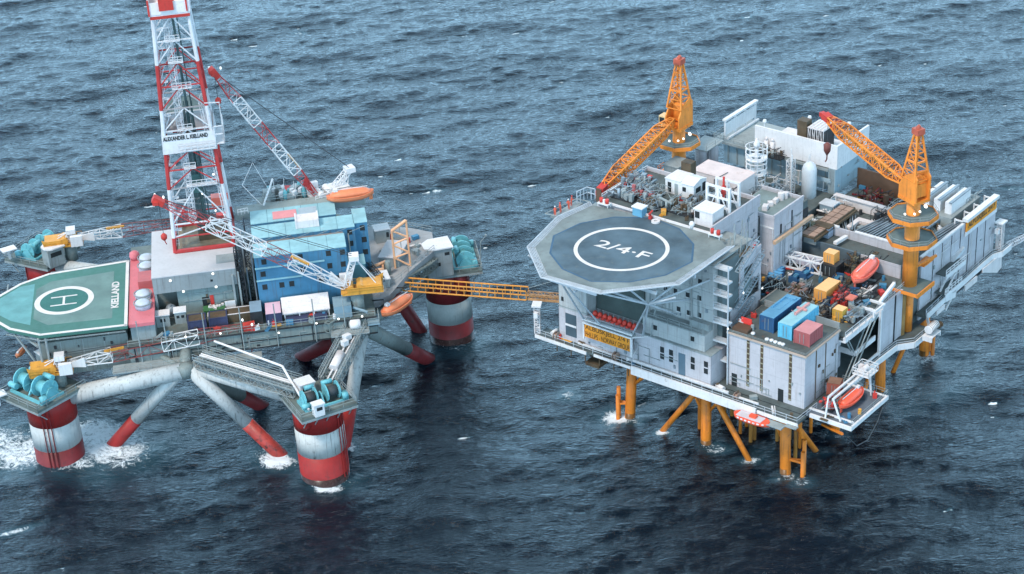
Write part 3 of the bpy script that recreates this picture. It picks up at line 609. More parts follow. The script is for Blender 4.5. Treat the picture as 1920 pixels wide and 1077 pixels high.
for k in range(4):
    p, q, r_, s_ = A[k], A[(k+1)%4], B[(k+1)%4], B[k]; n_ = (q-p).cross(Vector((0,0,1))).normalized()*t_
    ww.add([p, q, r_, s_, p-n_, q-n_, r_-n_, s_-n_], [(0,1,2,3),(7,6,5,4),(0,4,5,1),(1,5,6,2),(2,6,7,3),(3,7,4,0)])
wp = ww.part('windwall', DW)
m2 = MB(dk)
for k in (2, 1, 3):
    p, q, r_, s_ = dc(50.2, k, .2), dc(50.2, (k+1)%4, .2), dc(53.4, (k+1)%4, .2), dc(53.4, k, .2); n_ = (q-p).cross(Vector((0,0,1))).normalized()*t_
    if k == 2: m2.add([p, q, r_, s_, p-n_, q-n_, r_-n_, s_-n_], [(0,1,2,3),(7,6,5,4),(0,4,5,1),(1,5,6,2),(2,6,7,3),(3,7,4,0)])
m2.part('rear_windwall', mat('grey_green_windwall', (.22, .27, .25), .6, .1, .1, .4))
upv = (B[0]-A[0]); upv.x = 0
text('ALEXANDER L. KIELLAND', 'derrick_lettering', INK, dk, A[0]+(B[0]-A[0])*.70+Vector((.25, -.02, 0)), (1, 0, 0), upv.normalized(), .78, 7.6, .05)
m = MB(dk).box(B[1].x, B[1].x+1.5, A[0].y, A[2].y*.3, 47.4, 47.55).rail([(B[1].x+1.5, A[0].y, 47.5), (B[1].x+1.5, -1, 47.5)], 3.2, .12, 1.2).rail([(B[1].x, A[0].y, 47.5), (B[1].x+1.5, A[0].y, 47.5)], 3.2, .12, 1.2).bar((B[1].x-1, A[0].y, 55.2), (B[1].x+1.6, A[0].y, 55.0), .1).bar((B[1].x+1.5, A[0].y, 55), (B[1].x+1.5, A[0].y, 50), .08)
m.rail([(-3.5, A[0].y-.55, 47.2), (2.6, A[0].y-.55, 47.2)], 1.0, .1, 1.0).box(-3.5, 2.6, A[0].y-.6, A[0].y-.1, 47.0, 47.15); m.part('racking_balcony', DW)
cr = MB(dk).box(-5.2, 1.6, -4.8, 2.0, 71.0, 71.3).box(-5.2, 1.6, -4.9, -4.78, 71.3, 73.4).box(-5.3, -5.2, -4.8, 2, 71.3, 73.4).box(1.6, 1.7, -4.8, 2, 71.3, 73.4).box(-5.2, 1.6, 1.9, 2.0, 71.3, 73.4).part('crown_platform', mat('crown_white', (.72, .66, .66), .5, .06, .05))
MB(dk).box(-3.1, -.9, -4.1, -2, 71.31, 74.5).box(-3.4, -1, -5.3, -4.95, 72, 74.2).box(-5.3, -5.0, -5.1, -4.92, 71.2, 74).box(1.0, 1.25, -5.1, -4.92, 71.5, 74).box(-5.1, 1.5, -4.9, -4.7, 70.5, 70.98).part('crown_block', RED, parent=cr)
m = MB(dk)
for u, v, z in ((-.9, -3, 37.2), (1.2, 3.2, 37.8), (3.0, -2.5, 35.0)): m.lathe([(.05,-.2),(.2,0),(.05,.2)], (u, v, z), 10, 'y')
m.parts('floodlight', LAMPM)
MB(dk).box(.2, 3.2, 1.5, 3.4, 32.4, 34.0).part('doghouse', LIFE)
# substructure clutter between shed and cabins
sb = root(RIG, 'drill_floor_structure', (4.6, -6, 20.34), 'dark steel pipework tower between the grey shed and blue cabins', 'steelwork')
MB(sb).truss((4.0, -14.5, 20.5), (4.0, -14.5, 31.5), 1.2, 1.2, 9, .12, up=(0,1,0)).truss((5.6, -12.5, 20.5), (5.6, -12.5, 32.5), 1.0, 1.0, 9, .1, up=(0,1,0)).part('frame', BLACK)
m = MB(sb)
for k in range(14): u, v = 3.7+random.random()*2.6, -15+random.random()*16; m.tube((u, v, 20.5), (u, v, 27+random.random()*5.5), .12+.1*random.random(), 7)
m.part('standpipe', PIPE)
MB(sb).box(-6.9, 3.4, -6.4, 3.9, 20.4, 28.1).part('substructure', BLACK); MB(sb).box(3.9, 6.3, -12, 0, 20.4, 25.5).part('tank', RIGG)
MB(sb).box(-6.8, 3.3, -6.3, 3.8, 28.102, 28.2).part('drill_floor', mat('muddy_floor', (.20, .17, .12), .6, .3, .4)); MB(sb).box(-2.6, 2, -3, 2, 28.21, 29.6).part('rotary_table', OLIVE)
# --- blue cabin block
bb = root(RIG, 'blue_cabin_block', (15.5, -9, 20.34), 'blue three-storey cabin block with cyan roofs and small windows', 'building')
def ablock(u0, u1, v0, v1, z1, nm, z0=20.36):
    a = MB(bb).box(u0, u1, v0, v1, z0, z1).part(nm, BLUE)
    m = MB(bb); n = max(1, round((u1-u0)/3.1)); w_ = (u1-u0+.16)/n
    for i in range(n): m.box(u0-.08+i*w_+.03, u0-.08+(i+1)*w_-.03, v0-.08, v1+.04, z1+.002, z1+.12)
    m.part('roof', CYAN, parent=a); return a
a1 = ablock(6.7, 22.4, -17.8, -12.6, 30.9, 'front_row')
a2 = ablock(6.7, 24.4, -10.5, -5.7, 30.9, 'middle_row'); a3 = ablock(6.7, 21.6, -4.6, .5, 30.9, 'rear_row'); a4 = ablock(24.42, 26.7, -9.2, -3.6, 30.9, 'end_block')
MB(bb).box(6.8, 22.3, -12.59, -10.51, 20.4, 30.3).part('walkway_roof', mat('brown_grey_walkway', (.24, .20, .18), .7, .15, .3))
MB(bb).box(6.8, 21.5, -5.69, -4.61, 20.4, 30.5).part('walkway_roof', mat('pale_walkway', (.38, .36, .35), .7, .15, .1))
MB(bb).box(10.6, 14.8, -3.9, -.9, 31.03, 31.09).part('red_roof_panel', mat('faded_red_roof', (.60, .22, .22), .6, .08)); MB(bb).box(15.2, 18.4, -4.2, -.6, 31.03, 31.08).part('grey_roof_panel', mat('grey_roof_panel', (.32, .38, .42), .6, .1))
for z in (28.85, 26.5): MB(bb).box(6.6, 18.5 if z > 28 else 14.5, -18.0, -17.803, z-.1, z+.12).parts('ledge', CYAN)
for u, z in ((8.3, 30.0), (14.5, 30.1), (19.3, 30.1), (21.7, 30.0), (7.9, 27.7), (14.6, 27.7), (19.3, 27.7), (21.6, 27.7), (7.9, 25.2), (10.8, 25.2), (12.5, 25.2), (17.6, 25.2), (20.4, 25.2)):
    f = MB(bb).box(u-.42, u+.42, -17.86, -17.803, z-.5, z+.5).parts('window', DARK); MB(bb).box(u-.5, u+.5, -17.89, -17.862, z-.62, z-.5).part('sill', BLUE, parent=f)
for u, v, zz in ((23.5, -10.5, 30.0), (23.5, -10.5, 27.8), (23.3, -10.5, 25.3), (25.8, -9.2, 29.9), (25.9, -9.2, 27.6), (25.9, -9.2, 25.2)):
    MB(bb).box(u-.42, u+.42, v-.06, v-.003, zz-.5, zz+.5).parts('window', DARK)
MB(bb).box(26.702, 26.76, -6.4, -5.6, 29.4, 30.4).parts('window', DARK)
m = MB(bb)
for k in range(6): u = 7.4+3.2*k; m.bar((u, -12.4, 30.95), (u+2.8, -10.7, 30.95), .05)
m.tube((23.2, -11, 25), (23.2, -11, 30), .12, 6); m.part('stair_rail', GREY)
MB(bb).box(22.5, 25.4, -14.6, -11, 20.4, 25.6).part('annex', mat('cyan_edge', (.10, .22, .24), .6, .1))
MB(bb).box(22.4, 25.5, -14.7, -10.9, 25.61, 25.75).part('annex_roof', CYAN)
solo(RIG, 'white_ventilation_hatch', MB().box(-1.9, 1.9, -1.5, 1.5, 0, 1.3).box(-2.05, -1.75, -1.6, 1.6, 0, 1.55).box(1.75, 2.05, -1.6, 1.6, 0, 1.55), PWHITE, (16.4, -7.3, 31.05), 'white ribbed box in the middle of the cyan roofs', 'roof hatch')
bs = root(RIG, 'roof_machinery_deck', (14, 3.5, 29.6), 'grey machinery platform along the far edge of the cyan roofs', 'deck')
MB(bs).box(4.0, 27.2, .55, 3.4, 29.6, 31.0).part('platform', mat('grey_green_platform', (.24, .28, .27), .6, .15, .2, .2)); MB(bs).rail([(4, 3.4, 31), (27.2, 3.4, 31)], 1.1, .05).part('handrail', GREY); MB(bs).box(8, 20, 3.45, 8.5, 20.4, 29.8).part('engine_room', RIGG)
m = MB(bs); random.seed(5)
for k in range(16): u, v = 9.8+random.random()*8.6, 3.8+random.random()*4.2; h = .6+random.random()*2.0; m.cbox((u, v, 29.82+h/2), (.5+random.random()*1.4, .5+random.random()*1.2, h), random.random())
m.part('engine', GREY); m = MB(bs)
for k in range(7): u, v = 10+random.random()*8, 4+random.random()*3.5; h = 1.6+random.random()*1.6; m.lathe([(.4,29.85),(.45,29.85+h*.7),(.2,29.85+h)], (u, v, 0), 10)
m.part('exhaust_stack', TEAL, smooth=True); m = MB(bs)
for k in range(6): u, v = 10.2+random.random()*6, 4.5+random.random()*3; m.cbox((u, v, 31.6), (.9, .6, .8), random.random()*2).bar((u, v, 30), (u+.4, v, 33.4), .06)
m.part('air_intake', WHITE)
solo(RIG, 'radio_mast', MB().tube((0, 0, 0), (2.2, .8, 4.6), .17, 8).bar((-.3, .2, 0), (-3.3, 2.2, 3.4), .06).bar((-3.3, 2.2, 3.4), (-1.0, 4.2, 6.6), .05).bar((-1, 4.2, 6.6), (1.2, 1, 2.6), .04), WHITE, (9.2, 2.4, 31.0), 'slanting white pole above the left end of the cyan roofs', 'mast')
solo(RIG, 'net_rack', MB().rail([(0,0,0),(1.8,.3,0)], 1.1, .07, .5), WHITE, (4.6, -.4, 31.0), 'little white rack at the left end of the roof machinery platform', 'rack')
# --- deck containers and machinery along the near side of the rig
def box_container(fr, loc, d, rz, lab, m1, m2, grp, name='shipping_container', cat='container', ribs=True, top_open=False):
    t = root(fr, name, loc, lab, cat, grp, rz); hx, hy, h = d[0]/2, d[1]/2, d[2]
    b = MB().box(-hx, hx, -hy, hy, .08, h).box(-hx, -hx+.25, -hy, hy, 0, .078).box(hx-.25, hx, -hy, hy, 0, .078)
    if ribs:
        for s in (-1, 1):
            n = max(3, int(d[0]/.5))
            for i in range(1, n): x = -hx+d[0]*i/n; b.box(x-.07, x+.07, s*(hy+.002), s*(hy+.05), .15, h-.12)
            n = max(3, int(d[1]/.5))
            for i in range(1, n): y = -hy+d[1]*i/n; b.box(s*(hx+.002), s*(hx+.05), y-.07, y+.07, .15, h-.12)
    b.part('body', m1, t)
    f = MB()
    for sx in (-1, 1):
        for sy in (-1, 1): f.cbox((sx*hx, sy*hy, h/2), (.2, .2, h+.06))
    if top_open: f.box(-hx-.06, hx+.06, -hy-.06, -hy+.14, h+.002, h+.1).box(-hx-.06, hx+.06, hy-.14, hy+.06, h+.002, h+.1).box(-hx-.06, -hx+.14, -hy+.14, hy-.14, h+.002, h+.1).box(hx-.14, hx+.06, -hy+.14, hy-.14, h+.002, h+.1); f.part('frame', m2, t); MB().box(-hx+.15, hx-.15, -hy+.15, hy-.15, h+.002, h+.03).part('load', OLIVE if rz < 9 else DARK, t)
    else:
        f.parts('corner_post', m1, t); MB().box(-hx-.05, hx+.05, -hy-.05, hy+.05, h+.035, h+.09).part('roof', m2, t)
    m = MB()
    for s in (-.5, .5): m.box(-hx-.1, -hx-.055, s*hy*.5-.04, s*hy*.5+.04, .3, h-.3)
    m.part('door_bar', GREY, t)
    return t
DB = mat('dark_blue_box', (.04, .045, .09), .5, .2, .15)
box_container(RIG, (-4.2, -20.2, 20.34), (3.0, 2.6, 1.9), 0, 'dark blue open bin, left of two in front of the shed', DB, DB, 'dark bins on the near rig deck', 'steel_bin', 'bin', top_open=True)
box_container(RIG, (-.6, -20.0, 20.34), (3.0, 2.6, 1.9), 0, 'dark blue open bin, right of two in front of the shed', DB, DB, 'dark bins on the near rig deck', 'steel_bin', 'bin', top_open=True)
box_container(RIG, (3.0, -18.9, 20.34), (4.6, 2.4, 1.6), 0, 'rusty brown open bin right of the dark blue bins', OLIVE, PWHITE, 'dark bins on the near rig deck', 'steel_bin', 'bin', top_open=True)
box_container(RIG, (5.9, -20.0, 20.34), (1.9, 3.8, 2.5), 0, 'narrow blue-grey box with dark sides left of the pink one', BLACK, mat('slate_lid', (.20, .28, .35), .5, .1), 'boxes on the near rig deck')
box_container(RIG, (8.8, -20.6, 20.34), (2.5, 4.0, 2.1), 0, 'dark box with a plain pink lid beside the blue cabins', DB, mat('pink_lid', (.62, .40, .47), .6, .05), 'boxes on the near rig deck', ribs=False)
t = root(RIG, 'skip', (-1.2, -15.9, 20.34), 'green rubbish skip heaped with waste below the grey shed', 'skip')
MB().add([(-1.5,-.8,0),(1.5,-.8,0),(1.5,.8,0),(-1.5,.8,0),(-1.9,-1,1.2),(1.9,-1,1.2),(1.9,1,1.2),(-1.9,1,1.2)], [(3,2,1,0),(4,5,6,7),(0,1,5,4),(1,2,6,5),(2,3,7,6),(3,0,4,7)]).part('body', GREEN, t)
m = MB()
for k in range(12): m.cbox((-1.5+3*random.random(), -.6+1.2*random.random(), 1.3), (.5, .4, .35), random.random()*3)
m.part('rubbish', PWHITE, t)
solo(RIG, 'notice_board', MB().box(-.9, .9, -.12, .12, 0, 1.9).bar((-.7, .1, 1.6), (-.7, .9, 0), .06).bar((.7, .1, 1.6), (.7, .9, 0), .06), WHITE, (1.6, -15.6, 20.34), 'plain white panel leaning beside the green skip', 'panel')
cabin(RIG, 'equipment_hut', (-10.0, -17.6, 20.34), (2.3, 1.8, 2.2), 0, 'small grey hut with white lid next to the domed tanks', GREY, WHITE, 'small huts by the shed', [('-y', 0, 1.3, .9, .6)])
cabin(RIG, 'equipment_hut', (-7.0, -17.2, 20.34), (1.9, 1.8, 2.2), 0, 'small grey hut with two pale windows by the shed recess', GREY, WHITE, 'small huts by the shed', [('-y', -.4, 1.4, .5, .5), ('-y', .4, 1.4, .5, .5)])
solo(RIG, 'slanted_vent', MB().lathe([(.9,0),(1.0,1.3),(.7,1.8),(.2,2.1)], (0,0,0), 14).bar((.2,-.4,2.2), (-1.2,-1.2,.6), .12), PIPE, (-8.6, -14.4, 20.34), 'grey round vessel in the shed recess', 'vessel', smooth=True)
wt = root(RIG, 'white_workshop', (14.4, -20.6, 20.34), 'long white workshop with slatted front below the blue cabins', 'workshop')
MB(wt).box(10.5, 18.2, -21.0, -19.2, 20.4, 22.4).part('wall', WHITE); MB(wt).add([(10.3,-22,21.6),(18.4,-22,21.6),(18.4,-19,23.2),(10.3,-19,23.2),(10.3,-22,21.8),(18.4,-22,21.8),(18.4,-19,23.4),(10.3,-19,23.4)], [(3,2,1,0),(4,5,6,7),(0,1,5,4),(1,2,6,5),(2,3,7,6),(3,0,4,7)]).part('roof', PWHITE)
m = MB(wt)
for k in range(4): m.box(10.6+2.5*k, 10.75+2.5*k, -22, -21.1, 20.4, 21.7)
m.parts('post', WHITE); MB(wt).box(10.8, 17.8, -23.2, -21.6, 20.36, 21.1).part('bench', DB)
gt = root(RIG, 'grey_tank_unit', (20.6, -22.4, 20.34), 'blue-grey tank housing right of the white workshop', 'tank')
MB(gt).box(19.0, 22.0, -23.4, -19.6, 20.4, 22.6).part('housing', mat('slate_blue', (.20, .29, .34), .5, .1, .05)); MB(gt).tube((22.3, -22.4, 21.6), (24.6, -23.4, 20.9), .25, 8).box(24.4, 26.4, -25.6, -22.2, 19.4, 19.6).part('duct', mat('slate_blue', (0,0,0)), smooth=False)
MB(gt).rail([(24.4,-25.6,19.6),(26.4,-25.6,19.6),(26.4,-22.2,19.6)], 1.1, .06).part('handrail', GREY)
for k, (u, z) in enumerate(((9.3, 19.7), (15.8, 20.6), (19.6, 20.9), (23.6, 20.8), (-6.2, 21.2), (-.4, 21.0))):
    t = root(RIG, 'deck_light', (u, -24.45, z), ['lit deck lamp below the pink-lidded box', 'lit deck lamp under the white workshop corner', 'lit deck lamp under the blue-grey tank housing', 'lit deck lamp right of the blue-grey tank housing', 'lit deck lamp left of the dark blue bins', 'lit deck lamp between bins and brown bin'][k], 'lamp', 'lamps along the near deck edge')
    MB().lathe([(.06,-.12),(.19,0),(.06,.12)], (0,-.1,0), 10, 'y').part('lens', LAMPM, t); MB().bar((0,0,0), (0,.3,-.6), .05).parts('bracket', GREY, t)
# --- round-ended side deck equipment
af = root(RIG, 'orange_lattice_tower', (32.2, -7.0, 20.2), 'orange lattice frame standing on the pale side deck', 'frame')
m = MB(af); L1 = [Vector((30.9, -7.2, z)) for z in (20.2, 27.6)]; L2 = [Vector((33.6, -7.0, z)) for z in (20.2, 29.2)]; L3 = [Vector((32.4, -4.8, z)) for z in (20.2, 28.0)]
for L_ in (L1, L2): m.tube(L_[0], L_[1], .2, 8)
m.tube(L1[1], L2[1], .28, 8)
for a, b in ((0, .28), (.28, .3), (.3, .62), (.62, .64), (.64, 1)): m.tube(L1[0].lerp(L1[1], b if a != .28 else a), L2[0].lerp(L2[1], a if a != .28 else b), .17, 8)
m.part('frame', mat('pale_orange', (.68, .36, .20), .5, .1, .15)); MB(af).tube(L3[0], L3[1], .07, 6).tube(L3[1], L2[1], .07, 6).part('back_stay', GREY)
cabin(RIG, 'deck_cabin', (29.6, 4.6, 20.2), (2.6, 2.4, 2.5), .1, 'grey-green cabin with white roof on the pale side deck', GREY, WHITE, 'cabins on the side deck', [('-y', .9, 1.5, .5, 1.0)])
cabin(RIG, 'deck_cabin', (31.0, -3.4, 20.2), (3.6, 6.5, 1.8), -.35, 'long pale-roofed store behind the orange lattice frame', GREY, ROOF, 'cabins on the side deck')
cabin(RIG, 'deck_cabin', (27.7, -12.8, 20.3), (3.0, 3.2, 1.6), .1, 'low grey cabin with white machinery on top by the yellow crane', GREY, WHITE, 'cabins on the side deck')
solo(RIG, 'orange_cylinder', MB().tube((-1.7,0,.4), (1.7,.9,.9), .32, 12).box(-1.2,-.8,-.1,.1,-.8,.3).box(.9,1.3,.4,.6,-.8,.6), mat('pale_orange', (0,0,0)), (27.6, -8.4, 21.0), 'upper of two orange cylinders right of the blue end block', 'cylinder', 'orange cylinders', smooth=True)
solo(RIG, 'orange_cylinder', MB().tube((-1.3,0,.3), (1.3,.2,.3), .36, 12).box(-1,-.7,-.1,.1,-.5,.2).box(.7,1,-.1,.1,-.5,.2), mat('pale_orange', (0,0,0)), (27.4, -10.6, 21.6), 'lower of two orange cylinders, above the low grey cabin', 'cylinder', 'orange cylinders', smooth=True)
solo(RIG, 'flow_boom', MB().truss((0,0,0), (3.2, -13.6, 0.6), .8, .8, 10, .07), BLACK, (24.8, -2.8, 22.4), 'dark slanting lattice between blue end block and yellow crane', 'lattice boom')
MB_ = MB().tube((0,0,0),(0,0,2.6),.5,10); solo(RIG, 'bollard_post', MB_, RIGG, (29.5, -9.2, 20.2), 'dark round post beside the orange cylinders', 'post', smooth=True)
solo(RIG, 'anchor_light_mast', MB().bar((0,0,0),(.3,-.6,5.2),.1).bar((.3,-.6,5.2),(1.2,-.9,6.4),.08).cbox((1.3,-.9,6.6),(.3,.3,.3)).bar((0,0,1.5),(-1.6,.6,1.3),.05), GREY, (46.6, -.6, 15.0), 'thin lamp post at the outer corner of the dark red column', 'lamp post')
# --- lifeboats
def lifeboat(fr, loc, L, rz, lab, m_, grp, canopy=True, name='lifeboat', tip=0.0):
    t = root(fr, name, loc, lab, 'lifeboat', grp, rz); W = L*.17; rings = []
    n = 13
    for i in range(n):
        s = -1+2*i/(n-1); k = max(0.02, 1-abs(s)**2.6)**.62; x = s*L/2; ww = W*k
        rings.append([(x, ww*math.cos(a)*(1 if math.sin(a) > -.9 else .3), (.0+W*.62*math.sin(a)*(1 if math.sin(a) > 0 else 1.25*(0.45+.55*k)) + .18*abs(s)**3*W)) for a in [2*math.pi*j/16 for j in range(16)]])
    hull = MB(); hull.loft([[ (p[0], p[1], min(p[2], .12*W+ .25*W*abs(p[0]/(L/2))**3)) for p in r] for r in rings]); hull.part('hull', m_, t, smooth=True)
    if canopy:
        rr = []
        for i in range(11):
            s = -.86+1.72*i/10; k = max(0.05, 1-abs(s/.95)**3.0)**.6; x = s*L/2; ww = W*.86*k
            rr.append([(x, ww*math.cos(a), .15*W+W*.78*k*max(0, math.sin(a))**.8) for a in [math.pi*j/9 for j in range(10)]])
        MB().loft(rr).part('canopy', m_, t, smooth=True)
        MB().cbox((-L*.3, 0, W*.98), (L*.09, W*.5, W*.35)).part('hatch', WHITE, t)
        m = MB()
        for k in range(4): m.bar((-L*.22+k*L*.14, -W*.62, W*.62), (-L*.22+k*L*.14, W*.62, W*.62), .05)
        m.bar((-L*.38, 0, W*.95), (L*.38, 0, W*.95), .07).part('ridge_rail', WHITE, t)
    m = MB()
    pts = [(p[0], p[1]) for p in [(s*L/2, W*1.02*max(0.02, 1-abs(s)**2.6)**.62) for s in [-1+2*i/12 for i in range(13)]]]
    for sg in (-1, 1): m.path([(x, sg*y, .12*W+.25*W*abs(x/(L/2))**3) for x, y in pts], .07, 5)
    m.part('fender', m_ if canopy else WHITE, t)
    MB().box(L*.40, L*.47, -.06, .06, -W*.95, -W*.1).part('skeg', m_, t)
    return t
lifeboat(RIG, (24.6, .3, 31.9), 8.4, .05, 'orange covered lifeboat high above the end of the cyan roofs', LIFE2, 'covered lifeboats')
lifeboat(RIG, (29.9, -19.6, 19.4), 8.0, .78, 'orange covered lifeboat hanging beside the inner end of the gangway', LIFE2, 'covered lifeboats')
lifeboat(RIG, (-34.8, -15.8, 17.6), 3.6, 1.2, 'rust-brown covered boat hanging under the green helideck', mat('rust_brown_boat', (.38, .14, .07), .5, .15, .3), 'covered lifeboats')
dvt = root(RIG, 'lifeboat_davit', (24.6, 1.0, 31.0), 'grey cradle arms under the lifeboat on the cyan roofs', 'davit', 'davits')
MB(dvt).bar((22, .3, 31), (22.3, .3, 31.4), .12).bar((27, .3, 31), (26.8, .3, 31.4), .12).bar((22, 2, 31), (22, .8, 33.2), .12).bar((27, 2, 31), (27, .8, 33.2), .12).part('arm', GREY)
MB(dvt).bar((22,.8,33.2),(22.3,.4,32.4),.04).bar((27,.8,33.2),(26.8,.4,32.4),.04).part('fall', ROPE)
dvt = root(RIG, 'lifeboat_davit', (28, -18, 19.5), 'dark arms holding the lifeboat beside the gangway', 'davit', 'davits')
MB(dvt).bar((25.8, -18.4, 20.3), (27.6, -21.0, 21.6), .14).bar((30.4, -14.2, 20), (32.2, -17.0, 21.3), .14).part('arm', BLACK); MB(dvt).bar((27.6,-21,21.6),(27.8,-21.2,19.8),.05).bar((32.2,-17,21.3),(31.8,-17.6,19.8),.05).part('fall', ROPE)
# --- lattice cranes of the rig
def rig_crane(loc, yaw, L, elev, lab, body, pedh, segs, hook=4.0, gbase=(-1.2,.5), gtop=(-2.4,7.0), grp='lattice cranes of the drilling rig'):
    t = root(RIG, 'lattice_crane', loc, lab, 'crane', grp, yaw)
    MB().tube((0,0,-pedh), (0,0,-.1), 1.15, 16).part('pedestal', RIGG, t, smooth=True)
    b = MB().box(-4.6, 2.6, -1.7, 1.7, 0, .35).box(-4.4, -1.2, -1.5, 1.5, .352, 1.5).tube((-.8, -1.5, 1.0), (-.8, 1.5, 1.0), .7, 10).tube((.9, -1.3, .9), (.9, 1.3, .9), .55, 10)
    b.add([(-4.6,-1.7,.36),(-4.6,-1.6,.36),(-1.4,-1.7,.36),(-1.4,-1.6,.36),(-4.9,-1.7,2.0),(-4.9,-1.6,2.0)], [(0,2,4),(1,5,3),(0,4,5,1),(2,3,5,4)]).box(-4.4, 1.5, 1.55, 1.7, .36, 1.3)
    b.part('machinery_deck', body, t)
    MB().box(.4, 2.6, -2.6, -1.72, .3, 2.3).part('cab', WHITE, t)
    MB().rail([(-4.6,-1.8,.3),(2.4,-1.8,.3)], 1.0, .05, 1.2).rail([(-4.6,1.8,.3),(2.4,1.8,.3)], 1.0, .05, 1.2).part('handrail', body, t)
    E = Vector((math.cos(elev), 0, math.sin(elev))); U = Vector((-math.sin(elev), 0, math.cos(elev)))
    P0 = Vector((1.8, 0, 1.0)); tip = P0+E*L
    top = Vector((gtop[0], 0, gtop[1]))
    g = MB().truss((gbase[0], 0, gbase[1]), top, 1.6, .9, 6, .1, w2=1.0, h2=.9, up=(1,0,0)); g.cbox(top, (1.7, 1.9, .9)).bar((-4, -1, .6), top, .09).bar((-4, 1, .6), top, .09)
    g.part('gantry', WHITE, t)
    bm = None; s0 = 0.0
    for i, (s1, mt) in enumerate(segs):
        a, c = P0+E*(L*s0), P0+E*(L*s1); w0 = 1.0+1.1*min(1, s0*5) if s0 < .5 else 2.1-1.2*max(0, (s0-.8)*5); w1 = 1.0+1.1*min(1, s1*5) if s1 < .5 else 2.1-1.2*max(0, (s1-.8)*5)
        m = MB().truss(a, c, w0, w0*.85, max(2, int(L*(s1-s0)/2.0)), .11 if mt is WHITE or mt is DW else .075, w2=w1, h2=w1*.85, up=U, rb=.07 if mt is WHITE or mt is DW else .045)
        if i == 0: m.add([P0+Vector((0,-.6,-.3)), P0+E*3+Vector((0,-1,-.5))+U*-.3, P0+E*3+Vector((0,-1,.5))+U*.6, P0+Vector((0,-.6,.3)), P0+Vector((0,-.5,-.3)), P0+E*3+Vector((0,-.9,-.5))+U*-.3, P0+E*3+Vector((0,-.9,.5))+U*.6, P0+Vector((0,-.5,.3))], [(0,1,2,3),(7,6,5,4),(0,4,5,1),(1,5,6,2),(2,6,7,3),(3,7,4,0)])
        if bm is None: bm = m.part('boom', mt, t)
        else: m.part('boom_section', mt, bm)
        s0 = s1
    MB().cbox(tip, (2.0, 1.5, 1.0), 0, -elev).cbox(tip+E*.6-Vector((0,0,.5)), (.9, 1.9, .6)).part('boom_tip', RED, bm)
    MB().lathe([(.1,-.25),(.2,0),(.1,.25)], tip+Vector((.5,-.9,.7)), 8).lathe([(.1,-.25),(.2,0),(.1,.25)], tip+Vector((-1.0,.8,.9)), 8).parts('tip_lamp', LAMPW, bm)
    m = MB()
    for s in (-.4, .4): m.bar(top+Vector((0,s,.3)), P0+E*(L*.97)+Vector((0,s,.4)), .055)
    m.part('pendant_line', ROPE, t)
    MB().bar(tip, tip-Vector((0,0,hook)), .06).part('hoist_line', ROPE, t)
    MB().lathe([(.15,.5),(.55,.1),(.5,-.5),(.12,-.9)], tip-Vector((0,0,hook)), 10).bar(tip-Vector((0,0,hook+.8)), tip-Vector((.25,0,hook+1.6)), .1).part('hook_block', RED, t, smooth=True)
    MB().cbox(P0+E*(L*.26)+U*.9, (3.4, .5, .3), 0, -elev).part('boom_walkway', YELLOW, bm)
    return t
DR2 = mat('dull_boom_red', (.24, .06, .055), .5, .15, .2)
S1 = [(.30, WHITE), (.50, DR), (.66, WHITE), (1.0, DR)]
rig_crane((23.2, -21.3, 24.2), R(178), 34.9, R(34.2), 'yellow crane in front of the blue cabins, boom rising over the shed', YELLOW, 4.5, [(.14, WHITE), (.30, DW), (.44, DR2), (.58, WHITE), (.74, WHITE), (1.0, DR)], 6.5, (1.6, 1.2), (-.2, 6.4))
rig_crane((-28.2, -23.6, 17.4), R(1), 31.0, R(4.6), 'yellow crane below the green helideck with its boom lying over the white tube', YELLOW, 3.0, [(.24, WHITE), (.52, DR2), (.72, WHITE), (1.0, DR2)], 3.6, (-.5, .5), (.6, 2.6))
rig_crane((-28.0, 24.4, 17.8), R(2), 27.0, R(0.5), 'yellow crane on the far column above the helideck', YELLOW, 3.4, [(.3, WHITE), (1.0, DR2)], 2.5, (-.5, .5), (.6, 2.6))
rig_crane((20.2, 4.4, 30.4), R(198), 31.0, R(60.5), 'crane behind the cyan roofs with its boom raised beside the derrick', WHITE, 9, [(.20, DR), (.42, WHITE), (.60, DR), (.80, WHITE), (1.0, DR)], 5.0, (-1.4, .6), (-5.2, 4.0))
# --- telescopic gangway between the two installations
W1 = Matrix.Identity(4)
gw = root(W1, 'gangway', (-17.3, 338.1, 18.2), 'orange telescopic gangway bridging the water between rig and platform', 'gangway')
a, b = Vector((-19.0, 338.6, 18.6)), Vector((2.6, 332.6, 18.9)); c = Vector((8.6, 331.0, 18.9))
m = MB(gw); d = (b-a).normalized(); s = d.cross(Vector((0,0,1))).normalized()
for sg in (-1, 1):
    for z in (0, 1.7): m.tube(a+s*sg*.85+Vector((0,0,z)), b+s*sg*.85+Vector((0,0,z)), .15, 6)
    for i in range(17): p = a.lerp(b, i/16)+s*sg*.85; m.bar(p, p+Vector((0,0,1.7)), .09)
m.part('side_frame', mat('gangway_orange', (.60, .25, .05), .5, .12, .15)); m = MB(gw)
for i in range(17): p = a.lerp(b, i/16); m.bar(p-s*.85, p+s*.85, .08)
m.part('floor_grid', OLIVE); MB(gw).tube(b+Vector((0,0,.1))+s*.5, c+s*.5+Vector((0,0,.1)), .16, 6).tube(b-s*.5+Vector((0,0,.1)), c-s*.5+Vector((0,0,.1)), .16, 6).truss(b+Vector((0,0,.5)), c+Vector((0,0,.5)), 1.2, 1.1, 6, .1).part('inner_section', mat('dull_gangway_orange', (.40,.21,.09), .5, .2, .3))
MB(gw).bar(b+Vector((.2,0,1.9)), c+Vector((1.4,2,3.6)), .05).bar(a+Vector((0,0,1.8)), a+Vector((-3,1,3)), .06).part('stay_wire', GREY)
